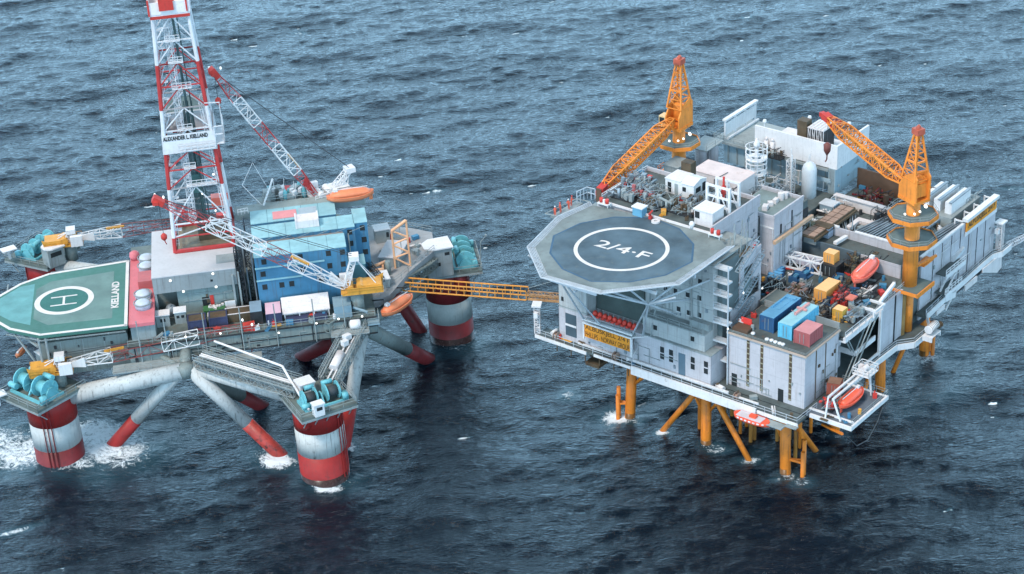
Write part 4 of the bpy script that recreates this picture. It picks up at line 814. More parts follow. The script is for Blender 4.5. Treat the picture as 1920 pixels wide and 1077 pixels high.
solo(W1, 'bridge_lamp', MB().bar((0,0,0), (1.6,-.9,.5), .08), WHITE, (-20.4, 339.6, 20.6), 'short white pole at the rig end of the orange gangway', 'pole')
# ================================================================== THE PRODUCTION PLATFORM (right); u = away along its right side, v = to the left along its front
pl = root(PLT, 'production_platform', (0, 0, 0), 'white and grey platform decks standing on orange jacket legs', 'platform')
for u in (0.2, 16.2, 31.8, 47.8):
    for v in (1.2, 16.9, 32.6, 46.8):
        if v > 40 and u < 40: continue
        bt = (0.06 if v > 30 else -.03 if v < 5 else 0)
        o = MB(pl).tube((u, v+bt*-12, 13), (u, v+bt*10, -9), .9, 20).part('jacket_leg', ORLEG, smooth=True)
        MB(pl).box(u-1.5, u+1.5, v-1.7, v+1.7, 11.6, 12.2).part('leg_collar', OLIVE, parent=o)
        MB(pl).tube((u, v+bt*-.6, .9), (u, v+bt*10, -9), .915, 20).part('tide_mark', mat('orange_growth_band', (.16, .07, .02), .3, .3, .4, rustcol=(.04,.03,.02)), parent=o, smooth=True)
def brace(a, b, r=.5, k=1.25):
    a, b = Vector(a), Vector(b); MB(pl).tube(a, a+(b-a)*k, r, 12).part('jacket_brace', ORLEG, smooth=True)
brace((0, 17.6, 11.4), (-.6, 25.2, 0)); brace((0, 16.2, 11.4), (.2, 8.5, 0))
brace((.3, .4, 10.6), (8.9, .8, 0)); brace((.2, 4.6, 11.6), (.2, 1.6, 5.4), .26, 1); brace((.2, 27.0, 11.6), (.2, 32.2, 6.2), .32, 1); brace((.2, 28.8, 11.6), (.2, 31.8, 8.4), .26, 1)
brace((.2, 12.6, 11.6), (.2, 16.2, 6.6), .26, 1); brace((47, 1.2, 11.4), (39.2, 2.6, 0), .42); brace((16.2, 1.2, 11.4), (24.2, 1.2, 0), .42); brace((32, 1.2, 11.4), (24.2, 1.2, 0), .42)
for u in (16.2, 31.8): brace((u, 16.9, 11.4), (u, 9, 0)); brace((u, 16.9, 11.4), (u, 25, 0))
m = MB(pl)
for z, r in ((12.0, .4),):
    m.tube((.2, 45, z), (.2, 0, z), r, 8).tube((.2, 1.2, z), (60, 1.2, z), r, 8)
    for v in (5, 9, 13, 21, 25, 29, 37, 41): m.tube((.2, v, z), (16, v, z), .3, 6)
    for v in (16.9, 32.6): m.tube((.2, v, z), (48, v, z), r, 8)
m.part('deck_support_beam', mat('shaded_orange_beam', (.55, .20, .03), .5, .2, .4, .3))
for u, v in ((8, 6), (9.4, 6), (8, 7.6), (5, 11), (6.2, 11), (10, 18), (11.4, 18), (10, 19.5), (3.4, 3.2), (5.0, 2.2)):
    MB(pl).tube((u, v, 12), (u, v, -8), .33, 10).part('conductor', mat('brown_orange_conductor', (.38, .16, .035), .5, .2, .3, .4), smooth=True)
for u, v, h in ((-.2, 34.7, 5.4), (-1.2, 34.2, 4.4), (1.4, -1.6, 6.6), (.5, -1.9, 4.8), (49.2, 1.0, 6), (48.4, -.2, 4.8)):
    o = MB(pl).tube((u, v, h), (u, v, -6), .36, 10).part('boat_fender', ORLEG, smooth=True)
    MB(pl).tube((u, v, 2.6), (round(u/47.8)*47.6+.2, 32.6 if v > 30 else 1.2, 2.6), .22, 8).part('fender_arm', ORLEG, parent=o)
MB(pl).path([(1.2, -1.4, 7.0), (.9, -.9, 9.2), (.8, .0, 11.6)], .3, 8).part('riser_bend', ORLEG)
for u, v in ((6.3, 13.9), (8.6, 14.1), (3.2, 20.2), (13.0, 4.0), (8.6, 3.5), (7.2, 21), (12, 9)):
    MB(pl).tube((u, v, 12), (u, v, -8), .3, 10).part('conductor', ORLEG, smooth=True)
for a_, b_ in (((.2, 21, 11.6), (.2, 17, 5)), ((.2, 12.8, 11.6), (5, 12.8, 6)), ((3, 1.2, 11.6), (.4, 1.2, 6.5)), ((.2, 29, 11.6), (5, 24, 6)), ((8, 1.2, 11.6), (16, 1.2, 4)), ((.2, 25, 11.6), (6, 30, 6)), ((16, 1.2, 11.6), (11, 6, 5)), ((4, 8, 11.6), (.4, 2, 7))): brace(a_, b_, .24, 1)
# decks
m = MB(pl).box(-2.4, 63, -3.2, 46.5, 12.4, 13.98).part('cellar_deck', BLACK)
MB(pl).box(-2.4, 63, -3.2, 46.5, 13.982, 14.04).part('cellar_deck_plating', DECK)
MB(pl).box(-5.3, -2.42, -4.0, 48.4, 13.5, 13.9).part('front_walkway', DECK)
m = MB(pl).box(-5.65, -5.32, 3.6, 28.2, 12.7, 14.25).box(-5.5, -5.32, 28.4, 36, 13.5, 14.0).box(-5.5, -5.32, 37.6, 48.6, 13.3, 13.9).box(-5.55, -5.32, -4.2, 3.4, 13.4, 14.0)
m.part('white_edge_beam', WHITE)
MB(pl).box(-4.6, -4.3, 9.5, 28.5, 14.6, 14.95).box(-4.6, -4.3, 3.8, 8.6, 14.4, 14.7).box(-4.6, -4.3, 31.5, 40, 14.3, 14.6).parts('pipe_cover', WHITE)
MB(pl).box(-7.2, -5.5, -2.2, 1.6, 13.0, 13.2).box(-6.4, -5.4, -4.4, -2.4, 13.4, 13.6).parts('landing', GREY)
m = MB(pl).rail([(-5.3, 48.4, 13.9), (-5.3, -4.0, 13.9)], 1.1, .045).rail([(-5.3, 48.4, 13.9), (-2.4, 48.4, 13.9)]).rail([(.5, -4.2, 14), (-5.3, -4.0, 13.9)])
m.part('front_handrail', GRATE)
m = MB(pl)
for v in range(29, 47, 3): m.bar((-4.6, v, 13.4), (-3.0, v, 11.4), .12).bar((-5.2, v, 13.4), (-5.2, v, 11.9), .1)
m.box(-4.4, -1.6, 35.8, 38.6, 10.6, 11.2); m.parts('underdeck_frame', OLIVE)
for k, (v, u) in enumerate(((44.3, -4.9), (31.8, -4.9), (7.8, -4.6))):
    solo(PLT, 'cable_reel', MB().lathe([(.75,-.35),(.75,-.28),(.35,-.27),(.35,.27),(.75,.28),(.75,.35)], (0,0,.78), 14, 'y'), PLANKW, (u, v, 13.92), ['wooden reel at the far left corner of the front walkway', 'wooden reel on the front walkway below the orange sign', 'brown reel on the walkway before the striped lilac wall'][k], 'reel', 'reels on the front walkway')
# lifeboat corner deck
lc = root(PLT, 'lifeboat_deck', (3, -8, 13.4), 'low corner deck with white edge beams carrying an orange lifeboat', 'deck')
MB(lc).box(-1.4, 9.8, -11.5, -3.22, 13.3, 13.96).part('floor', mat('slate_deck', (.10, .12, .145), .6, .2, .1, grime=.5))
MB(lc).box(-1.8, 10.2, -11.9, -11.52, 13.45, 14.12).box(-1.8, -1.42, -11.5, -4.2, 13.45, 14.1).box(9.82, 10.2, -11.5, -3.3, 13.45, 14.1).box(-.4, 0, -11.4, -3.3, 13.98, 14.2).box(5.2, 5.5, -6.8, -3.3, 13.98, 14.15).part('edge_beam', WHITE)
MB(lc).rail([(-1.7, -11.8, 14.3), (10.1, -11.8, 14.3), (10.1, -3.4, 14.3)], 1.0, .04).part('handrail', GREY)
MB(lc).box(8.4, 10.4, -3.6, .2, 10.6, 13.2).bar((-3, -11, 13.3), (1, -5, 11), .25).bar((9, -11, 13.3), (6, -4, 11), .3).parts('bracket', ORLEG)
MB(lc).path([(-3.2, -12.1, 13.2), (-1, -12.6, 10.6), (2.5, -12.6, 9.9), (6, -12.3, 11.4), (8, -12.1, 13.2)], .08).part('slack_rope', ROPE)
# right-hand walkway
m = MB(pl).prism([(10.9, -3.22), (10.9, -4.6), (20, -4.6), (25.6, -4.8), (28, -6.8), (33.6, -6.8), (34.4, -5.4), (34.4, -3.22)], 13.4, 13.9).prism([(34.0, -3.77), (34.0, -5.6), (41.4, -5.2), (44.2, -5.8), (46, -5.0), (57.5, -4.7), (60.6, -4.7), (62.6, -5.6), (66, -5.6), (66.2, -3.2), (62.9, -3.2), (62.9, -3.77)], 15.6, 16.1).part('side_walkway', DECK)
pts = [(10.2, -4.6, 13.9), (20, -4.6, 13.9), (25.6, -4.8, 13.9), (28, -6.8, 13.9), (33.6, -6.8, 13.9), (34.2, -5.6, 16.1), (41.4, -5.2, 16.1), (44.2, -5.8, 16.1), (46, -5.0, 16.1), (57.5, -4.7, 16.1), (60.6, -4.7, 16.1), (62.6, -5.6, 16.1), (66, -5.6, 16.1)]
MB(pl).rail(pts, 1.1, .05).part('side_handrail', GRATE)
m = MB(pl)
for a, b in zip(pts, pts[1:]):
    a, b = Vector(a), Vector(b); n_ = (b-a).cross(Vector((0,0,1))).normalized(); A_, B_ = a+n_*.08, b+n_*.08; C_, D_ = a+n_*.28, b+n_*.28; z = Vector((0,0,.75))
    m.add([A_-z, B_-z, B_+z*.5, A_+z*.5, C_-z, D_-z, D_+z*.5, C_+z*.5], [(0,1,2,3),(7,6,5,4),(0,4,5,1),(1,5,6,2),(2,6,7,3),(3,7,4,0)])
m.part('white_edge_beam', WHITE)
m = MB(pl).add([(56,-5.3,15.5),(63.4,-5.3,15.5),(63.6,-5.3,12.6),(62.0,-5.3,12.2),(56,-5.3,14.8),(56,-5.1,15.5),(63.4,-5.1,15.5),(63.6,-5.1,12.6),(62.0,-5.1,12.2),(56,-5.1,14.8)], [(0,1,2,3,4),(9,8,7,6,5),(0,5,6,1),(1,6,7,2),(2,7,8,3),(3,8,9,4),(4,9,5,0)])
m.box(38, 41, -5.75, -5.5, 14.4, 15.3).box(49, 53.5, -5.5, -5.25, 14.2, 15.3); m.parts('wind_shield', PWHITE)
lt = root(PLT, 'lattice_lamp_tower', (63.6, -4.6, 16.1), 'pale lattice tower with flat top beside the thin lattice boom over the sea', 'tower', 'small lattice towers at the walkway ends')
MB().truss((0,0,0),(0,0,5.4),.9,.9,9,.12,up=(0,1,0)).part('frame', PWHITE, lt); MB().box(-1,1,-.8,.8,5.4,5.65).part('top_plate', WHITE, lt); MB().cbox((-1.4,0,4.2),(.7,.7,.9)).part('lamp_box', WHITE, lt)
clone(lt, PLT, (-4.6, 48.6, 13.9), .5, 'pale lattice tower with flat top at the walkway corner beside the white barrel')
solo(PLT, 'flare_boom', MB().truss((0,0,0),(6,-3,1.4),1.0,.8,10,.07,w2=.5,h2=.4), GRATE, (65.8, -5.2, 16.1), 'thin lattice boom reaching out over the sea at the far right', 'boom')
solo(PLT, 'white_float', MB().tube((-.7,0,.45),(.7,0,.45),.42,12), WHITE, (-3.6, 45.7, 13.94), 'white barrel lying at the left end of the front walkway', 'barrel', 'white barrels', smooth=True)
solo(PLT, 'white_float', MB().tube((-.2,-.8,.45),(.2,.8,.45),.42,12), WHITE, (-3.2, 11.9, 13.94), 'white barrel lying by the doorway of the striped lilac wall', 'barrel', 'white barrels', smooth=True)
# --- utility block with the container roof
ub = root(PLT, 'utility_block', (4.2, 4.6, 14.04), 'tall lilac-grey block with dark vertical strips and containers on its flat roof', 'building')
MB(ub).box(-1.0, 9.45, -2.7, 11.9, 14.05, 23.7).part('wall', WALL)
m = MB(ub)
for v in (8.0, 5.4, .0): m.box(-1.05, -1.002, v-.26, v+.26, 14.8, 23.4)
for u in (2.4, 5.4): m.box(u-.14, u+.14, -2.75, -2.702, 14.2, 23.4)
js = m.parts('vertical_strip', OLIVE); m = MB(ub)
for v in (8.0, 5.4, .0):
    for z in range(15, 24): m.box(-1.09, -1.052, v-.28, v+.28, z-.1, z+.1)
m.part('strip_clip', mat('khaki', (.28, .26, .18), .6, .1), parent=js)
MB(ub).box(-1.35, 9.5, -3.05, 12.0, 23.702, 24.0).part('roof_edge', mat('tan_edge', (.42, .33, .27), .6, .1, .2))
MB(ub).box(-1.1, 9.4, -2.8, 11.9, 24.002, 24.04).part('roof_deck', DECK)
MB(ub).box(9.46, 9.62, -2.7, 11.5, 22.6, 25.2).part('rear_kerb_wall', mat('grey_kerb', (.24, .26, .26), .6, .1, .1, .3))
for v, zb in ((10.6, 14.06), (1.7, 14.06)): MB(ub).box(-1.07, -1.003, v-.5, v+.5, zb, zb+2.3).parts('door', DARK)
MB(ub).box(-.4, 1.6, 8.6, 11.5, 24.042, 24.6).part('brown_hatch', BROWN); MB(ub).rail([(-1.2, 11.9, 24), (-1.2, -2.9, 24)], .5, .03, 3).rail([(-1.2,-2.9,24),(9.4,-2.9,24)], .5, .03, 3).part('roof_rail', GREY)
# containers
box_container(PLT, (6.5, 6.6, 24.05), (8.4, 2.5, 2.7), 0, 'navy container with light blue top ledges on the block roof', NAVY, mat('mid_blue_lid', (.10, .27, .42), .5, .1), 'containers on the utility block roof', top_open=False)
box_container(PLT, (6.0, 2.9, 24.05), (8.2, 2.4, 2.6), 0, 'light blue container with pink beam on its lid', SKYB, mat('pale_cyan_lid', (.24, .45, .50), .5, .1), 'containers on the utility block roof')
box_container(PLT, (3.6, -.4, 24.05), (3.9, 2.8, 2.3), 0, 'maroon container, shortest of three on the block roof', MAROON, mat('rose_lid', (.50, .20, .20), .5, .1), 'containers on the utility block roof')
solo(PLT, 'lifting_beam', MB().box(-2.2, 2.2, -.2, .2, 0, .35).box(-.2, .2, -.9, .9, .02, .3).bar((-2, 0, .35), (-3.0, .2, 1.2), .07), mat('faded_pink_beam', (.55, .26, .24), .5, .1), (7.4, 3.1, 26.8), 'faded pink beam lying on the light blue container lid', 'beam')
solo(PLT, 'lid_opening', MB().box(-2.4, 2.4, -.4, .4, 0, .05).box(-2.4, 2.4, .8, 1.1, 0, .3).box(1.7, 2.4, -.9, .8, .06, .25), mat('mid_blue_lid', (0,0,0)), (7.6, 6.5, 26.85), 'blue ribs with dark slot on the navy container lid', 'hatch')
solo(PLT, 'red_board', MB().box(-.08, .08, -1.0, 1.0, 0, 1.5).bar((.1,-.8,1.2),(.8,-.8,0),.06).bar((.1,.8,1.2),(.8,.8,0),.06), mat('bright_red', (.65, .05, .04), .5, .05), (1.9, 10.2, 24.05), 'bright red board at the left corner of the block roof', 'board')
for k, (u, v) in enumerate(((-.2, 5.0), (-.1, 4.2), (-.2, 3.4), (-.2, 2.6), (-.2, 2.0), (.2, 7.9))):
    t = root(PLT, 'bag', (u, v, 24.05), 'white sack in the short row at the front edge of the block roof' if k < 5 else 'single white sack left of the row on the block roof', 'sack', 'white sacks at the roof edge')
    MB().lathe([(.3,0),(.4,.15),(.34,.35),(.1,.42)], (0,0,0), 8).part('sack', WHITE, t, smooth=True)
# --- accommodation block
ac = root(PLT, 'accommodation_block', (0, 28, 14.04), 'pale grey windowed block standing under the blue helideck', 'building')
MB(ac).box(-4.0, 12, 13.3, 44.3, 14.05, 20.0).part('lower_storeys', WALL)
MB(ac).box(-1.0, 5.2, 14.8, 44.2, 20.02, 35.2).part('upper_storeys', WALL2)
MB(ac).box(-4.0, -1.02, 38.4, 44.2, 20.02, 35.0).part('left_wing', WALL2)
MB(ac).box(5.22, 20.0, 19.6, 42.4, 20.02, 36.9).part('rear_storeys', WALL)
MB(ac).box(-3.5, -1.02, 14.8, 27.1, 20.25, 23.28).part('middle_storey', WALL2)
MB(ac).box(-4.06, -1.1, 13.2, 27.2, 20.002, 20.2).box(-4.06, -4.0, 38.2, 44.4, 20.3, 20.45).parts('ledge', GREY)
MB(ac).box(-1.4, 10.0, 14.4, 44.0, 35.22, 35.5).part('roof', GREY)
m = MB(ac).box(5.22, 20.2, 19.3, 19.58, 36.0, 38.2).box(19.9, 20.2, 19.6, 42.3, 36.92, 37.6).box(5.22, 20, 42.2, 42.4, 36.92, 37.3); m.part('parapet', WALL)
MB(ac).box(5.4, 19.8, 19.6, 42.1, 36.92, 36.96).part('upper_roof_deck', DECK)
for v, z in ((24.6, 21.8), (17.2, 22.0)):
    MB(ac).box(-3.56, -3.503, v-.35, v+.35, z-.42, z+.42).parts('window', DARK)
for v, z in ((24.2, 28.2), (22.2, 28.3), (19.8, 28.3), (17.5, 28.4), (17.4, 31.5), (21.6, 25.1), (19.6, 25.0), (17.5, 25.2), (26.5, 25), (36.3, 28.2)):
    f = MB(ac).box(-1.06, -1.003, v-.35, v+.35, z-.42, z+.42).parts('window', DARK); MB(ac).box(-1.1, -1.062, v-.42, v+.42, z-.55, z-.42).part('sill', WHITE, parent=f)
for v in (22.9, 21.1, 16.8, 14.2):
    f = MB(ac).box(-4.06, -4.003, v-.38, v+.38, 16.6, 18.9).parts('window', DARK); MB(ac).box(-4.1, -4.062, v-.45, v+.45, 17.65, 17.85).part('window_bar', WALL, parent=f)
MB(ac).box(-4.08, -4.003, 18.3, 19.6, 14.6, 18.9).parts('door', mat('steel_blue_door', (.10, .15, .19), .5, .1))
f = MB(ac).box(-4.07, -4.003, 40.6, 42.9, 15.0, 19.3).part('large_opening', mat('blue_shade_opening', (.06, .09, .11), .5, .1)); MB(ac).box(-4.12, -4.075, 40.6, 42.9, 16.9, 17.3).part('cross_beam', WHITE, parent=f)
MB(ac).box(-4.05, -4.003, 43.2, 43.7, 21.4, 22.2).box(-4.05, -4.003, 42.2, 42.7, 28, 28.6).parts('window', DARK)
m = MB(ac)
for z in (23.6, 26.8, 30.0): m.box(-1.03, -1.002, 14.8, 27, z-.03, z+.03)
for v in (17, 20.3, 23.6): m.box(-1.028, -1.002, v-.02, v+.02, 20.2, 35)
m.part('panel_joint', GREY)
MB(ac).box(-3.7, -1.04, 14.9, 26.8, 23.3, 23.5).rail([(-3.7, 15, 23.5), (-3.7, 26.6, 23.5)], 1.0, .05).part('balcony', GREY)
MB(ac).box(-2.2, -1.02, 14.9, 18.6, 23.52, 24.6).part('duct_box', GREY)
m = MB(ac)
for v in (25.6, 27.0): m.path([(-1.2, v, 34.5), (-1.6, v, 25), (-3.8, v-.5, 22), (-4.2, v-.6, 20.4)], .12)
m.parts('down_pipe', GREY)
# gap with balconies and open stairs between the two blocks
st = root(PLT, 'stair_tower', (1.5, 13, 14.04), 'open white-railed stair landings between the windowed block and the container block', 'stair tower')
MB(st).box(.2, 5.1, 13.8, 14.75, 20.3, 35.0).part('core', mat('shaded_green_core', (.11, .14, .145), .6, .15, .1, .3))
m = MB(st)
for z in (18.2, 21.6, 25.0, 27.6, 30.2, 32.6, 35.1): m.box(-1.2, .18, 11.9, 14.75, z-.22, z+.1)
lp = m.parts('landing', mat('landing_white', (.50, .52, .54), .5, .1, .1, .2)); m = MB(st)
for z in (25.0, 27.6, 30.2, 32.6): m.rail([(-1.2, 14.7, z+.1), (-1.2, 11.9, z+.1)], 1.0, .05, 1)
m.tube((-1.3, 11.8, 14), (-1.3, 11.8, 36), .13, 6).part('landing_rail', GRATE, parent=lp)
MB(st).box(2.4, 11.4, 13.5, 13.75, 22.6, 25.6).box(5.0, 6.2, 13.5, 13.75, 25.602, 33).box(8.8, 11.4, 13.5, 13.75, 28.7, 34.2).box(11.0, 11.4, 13.5, 13.75, 25.602, 28.7).box(6.2, 8.8, 13.5, 13.75, 31.8, 33.6).part('pierced_wall', WALL)
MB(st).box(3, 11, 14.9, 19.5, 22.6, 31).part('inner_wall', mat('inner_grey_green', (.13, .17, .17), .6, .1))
m = MB(st)
for k, (z0, z1, u0, u1) in enumerate(((22.8, 26.0, 2, 8), (26.0, 29.2, 3, 9), (29.2, 32.8, 4, 10.6), (32.8, 36, 3, 9))):
    for s in (0, .8): m.bar((u0, 12.4+s, z0), (u1, 12.4+s, z1), .1); m.bar((u0, 12.4+s, z0+1), (u1, 12.4+s, z1+1), .05)
    for j in range(12): t = j/11; m.box(u0+(u1-u0)*t-.14, u0+(u1-u0)*t+.14, 12.4, 13.2, z0+(z1-z0)*t-.03, z0+(z1-z0)*t+.03)
m.part('stair_flight', mat('stair_blue_grey', (.22, .28, .32), .5, .1, .1))
MB(st).box(2.4, 9.6, 14.0, 19.0, 34.0, 34.25).part('upper_landing', mat('rusty_landing', (.20, .14, .09), .6, .3, .5))
m = MB(st); random.seed(3)
for k in range(12): m.cbox((3+random.random()*6, 14.5+random.random()*4.2, 34.6+random.random()*.5), (.5+random.random(), .4+random.random()*.6, .7+random.random()), random.random()*3)
for k in range(8): u, v = 4+random.random()*6, 13.8+random.random()*5; m.tube((u, v, 34.2), (u+random.random()*.8, v, 37+random.random()*2), .1, 6)
m.part('machinery', GREY); MB(st).cbox((4.8, 17.8, 34.8), (1.7, 1.2, .7)).cbox((6.6, 15.6, 34.7), (1.3, 1.4, .6)).parts('orange_cover', mat('pale_orange', (0,0,0)))
MB(st).tube((9.6, 14.2, 33.8), (10.6, 14.2, 34.6), .25, 8).part('red_extinguisher', RED)
for z, u in ((29.2, 3.2), (24.6, -1.4), (27.5, 9)):
    MB(st).lathe([(.05,-.15),(.24,0),(.05,.15)], (u, 11.7, z), 8, 'y').part('lamp', LAMPW)
# --- helideck
hd2 = [(-15.2, 41.6), (-22.4, 33.4), (-21.6, 22.4), (-12.3, 13.9), (2.9, 14.9), (5.6, 18.6), (5.4, 29), (3.9, 42.9), (-3.6, 44.2)]
HC = (-7.3, 28.5)
for k_ in (0, 1, 2, 3, 7, 8):
    d_ = Vector((hd2[k_][0]-HC[0], hd2[k_][1]-HC[1])); d_ *= 1-1.15/d_.length; hd2[k_] = (HC[0]+d_.x, HC[1]+d_.y)
h = root(PLT, 'blue_helideck', (HC[0], HC[1], 36.6), 'grey octagonal helideck with blue centre, white ring and 2/4-F', 'helideck')
MB(h).prism(hd2, 36.35, 37.0).part('deck', HGREY)
blue = []
for k in range(12):
    a = 2*math.pi*k/12+.2; rr = 11.9+(.35 if k % 3 == 0 else -.2); blue.append((HC[0]+.1+rr*math.cos(a), HC[1]+rr*math.sin(a)))
MB(h).prism(blue, 37.0, 37.012).part('blue_area', HBLUE)
m = MB(h)
for a, b in zip(blue, blue[1:]+blue[:1]):
    a, b = Vector(a), Vector(b); d = (b-a).normalized(); n_ = Vector((-d.y, d.x))*.16; m.prism([a-n_, b-n_, b+n_, a+n_][::-1] if False else [tuple(a-n_), tuple(b-n_), tuple(b+n_), tuple(a+n_)], 37.014, 37.02)
m.part('dark_outline', mat('dark_blue_line', (.04, .09, .15), .6, .1))
MB(h).ring(HC, 7.15, 7.8, 37.014, 37.03, 72).part('ring_marking', MARK)
text('2/4\u00b7F', 'deck_lettering', MARK, h, (-8.9, 33.0, 37.0), (.06, -1, 0), (1, .06, 0), 2.5, 9.9, .03, .01)
net = []
for x, y in hd2:
    d = Vector((x-HC[0], y-HC[1])).normalized(); net.append((x+d.x*1.3, y+d.y*1.3))
m = MB(h); mm = MB(h)
for i in range(len(hd2)):
    if i in (4, 5, 6): continue
    a, b = Vector((*hd2[i], 36.9)), Vector((*hd2[(i+1) % len(hd2)], 36.9)); c, d = Vector((*net[i], 37.0)), Vector((*net[(i+1) % len(hd2)], 37.0)); n = max(2, int((b-a).length/1.5))
    m.bar(c, d, .12).bar(a, b, .1)
    for k in range(n+1): m.bar(a.lerp(b, k/n), c.lerp(d, k/n), .07)
    for k in range(1, 5): mm.bar(a.lerp(c, k/5), b.lerp(d, k/5), .06)
    for k in range(n*4): mm.bar(a.lerp(b, k/(n*4)), c.lerp(d, k/(n*4)), .045)
m.part('net_frame', GRATE); mm.part('safety_net', GRATE)
m = MB(h)
for k in range(8): u = -20.5+k*3.6; m.box(u-.18, u+.18, 24+abs(k-1)*.0-(6 if 1 < k else 0), 33+(6 if k > 1 else 0), 35.6, 36.34)
m.box(-21, 6, 27.8, 28.2, 35.2, 35.58).box(-14.2, -13.8, 17, 39, 35.0, 35.58).box(-6.2, -5.8, 15, 42, 35.0, 35.58)
nd = Vector((-13.2, 19.2, 32.2))
for q in ((-14, 13.5, 35.5), (-20, 23, 36), (-14, 25, 35.6), (-6, 16, 35.6), (-1.1, 15.4, 32.4), (-1.1, 19.5, 27.6), (-4.6, 28.4, 19.9), (-4.6, 26.4, 20.2), (-1.1, 22, 24)): m.tube(nd, q, .16, 7)
nd2 = Vector((-13.2, 37.8, 32.6))
for q in ((-16, 41, 36), (-14, 33, 35.6), (-6, 40, 35.6), (-4.1, 40.5, 28), (-5.2, 38, 19.9), (-5.2, 34.5, 19.9), (-20, 33, 36)): m.tube(nd2, q, .16, 7)
m.tube(nd, nd2, .2, 8)
m.part('support_struts', GRATE)
MB(h).path([(-3.6, 44.4, 37.1), (-3.9, 46.6, 37.1), (3.6, 45.6, 37.1), (3.9, 43.0, 37.1)], .1).box(-3.6, 3.6, 44.2, 45.8, 36.5, 36.7).part('access_landing', GREY)
m = MB(h).rail([(2.4, 44.6, 37), (4.8, 44.2, 37)], 2.2, .08, .8).rail([(4.8, 44.2, 37), (4.9, 42.6, 37)], 2.2, .08, .8).part('end_frame', GRATE)
MB(h).box(4.9, 5.2, 18.8, 42, 37.02, 37.35).part('kerb', PWHITE)
# things standing on the helideck
for p, rz, lab in (((3.9, 40.0, 37.02), 0, 'red and white cylinders on a white stand at the far corner of the blue helideck'), ((4.4, 18.0, 37.02), 0, 'red and white cylinders on a white stand at the right corner of the blue helideck')):
    t = root(PLT, 'extinguisher_stand', p, lab, 'fire extinguisher', 'extinguisher stands', rz)
    MB().box(-.5,.5,-1.1,1.1,.5,.7).bar((-.4,-1,0),(-.4,-1,.5),.06).bar((-.4,1,0),(-.4,1,.5),.06).bar((.4,-1,0),(.4,-1,.5),.06).bar((.4,1,0),(.4,1,.5),.06).part('stand', WHITE, t)
    MB().tube((0,-.6,.72),(0,-.6,1.5),.32,10).tube((0,.6,.72),(0,.6,1.5),.32,10).part('cylinder', RED, t, smooth=True); MB().tube((0,0,.72),(0,0,1.3),.25,10).part('hose_drum', WHITE, t)
solo(PLT, 'flag_cover', MB().box(-.1,.1,-.5,.5,0,2.6).bar((0,0,2.4),(0,.9,0),.06), BROWN, (4.6, 41.6, 37.02), 'tall dark rust-red cover at the helideck corner', 'cover')
cabin(PLT, 'foam_locker', (4.6, 33.2, 37.02), (1.5, 1.9, 1.5), 0, 'blue locker with white lid at the rear kerb of the blue helideck', mat('locker_blue', (.12, .30, .42), .5, .1), WHITE, cat='locker')
solo(PLT, 'fire_monitor', MB().tube((0,0,0),(0,0,.9),.14,8).tube((-.5,0,1),(.6,0,1.3),.16,8).cbox((0,0,.3),(.5,.5,.6)), RED, (4.3, 30.8, 37.02), 'small red fire nozzle right of the blue locker on the helideck', 'fire nozzle')
solo(PLT, 'rope_coil', MB().ring((0,0), .3, .75, 0, .3, 16), PWHITE, (3.8, 29.4, 37.02), 'pale coil on the helideck rear edge beside the red nozzle', 'coil')
solo(PLT, 'white_cowl', MB().lathe([(.3,0),(.35,.6),(.5,.9),(.3,1.3),(.1,1.4)], (0,0,0), 10), WHITE, (5.0, 23.0, 37.02), 'white cowl at the helideck rear edge before the grey skids', 'vent', smooth=True)
# sign cage
sg = root(PLT, 'name_sign_cage', (-5.2, 33, 16.8), 'white cage with orange ALBUSKJELL name board under the blue helideck', 'sign')
MB(sg).box(-5.35, -5.2, 28.4, 37.9, 16.8, 19.3).part('board', SIGNY)
text('ALBUSKJELL 2/4 F', 'name_line', INK, sg, (-5.35, 37.7, 18.12), (0, -1, 0), (0, 0, 1), 1.05, 9.1, .03, .0)
text('PHILLIPS - NORWAY GROUP', 'owner_line', INK, sg, (-5.35, 37.7, 16.95), (0, -1, 0), (0, 0, 1), .98, 9.1, .03, .0)
m = MB(sg).box(-5.5, -5.25, 28.0, 38.3, 19.32, 19.6).box(-5.5, -5.25, 28.0, 38.3, 20.0, 20.25).box(-5.5, -5.25, 28.0, 28.38, 16.0, 19.3).box(-5.5, -5.25, 37.92, 38.2, 16.4, 19.3).box(-5.5, -1.2, 28.0, 28.2, 19.34, 19.58)
m.bar((-5.3, 28.1, 16.2), (-1.4, 28.1, 17.2), .14).bar((-5.3, 28.1, 19.6), (-3.4, 24.6, 20.2), .1); m.part('frame', WHITE)
m = MB(sg)
for k in range(5): u = -5.2+k; m.bar((u, 28.1, 16.4+k*.2), (u, 28.1, 19.5), .06).bar((u, 28.1, 16.4), (min(u+1, -1.4), 28.1, 19.4), .05)
m.rail([(-5.3, 38, 20.1), (-5.3, 28.2, 20.1)], 0.4, .04); m.part('mesh_side', GRATE)
MB(sg).box(-5.1, -1.2, 28.2, 38.2, 19.62, 19.8).part('shelf', GREY)
m = MB(sg)
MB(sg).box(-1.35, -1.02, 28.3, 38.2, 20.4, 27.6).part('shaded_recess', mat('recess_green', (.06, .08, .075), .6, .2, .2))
for k in range(9):
    v = 29.2+k*1.02; t = root(PLT, 'life_vest_bundle', (-2.9, v, 19.82), 'red bundle in the row behind the orange name board', 'bundle', 'red bundles behind the name board')
    MB().lathe([(.3,0),(.5,.2),(.42,.75),(.2,1.0)], (0,0,0), 8).cbox((-.5,.1,.2),(.7,.6,.4),.3).part('bundle', mat('signal_red', (.62, .06, .04), .5, .1), t, smooth=True)
    MB().bar((0,.2,0),(.1,.3,1.6),.04).part('lashing', GREY, t)
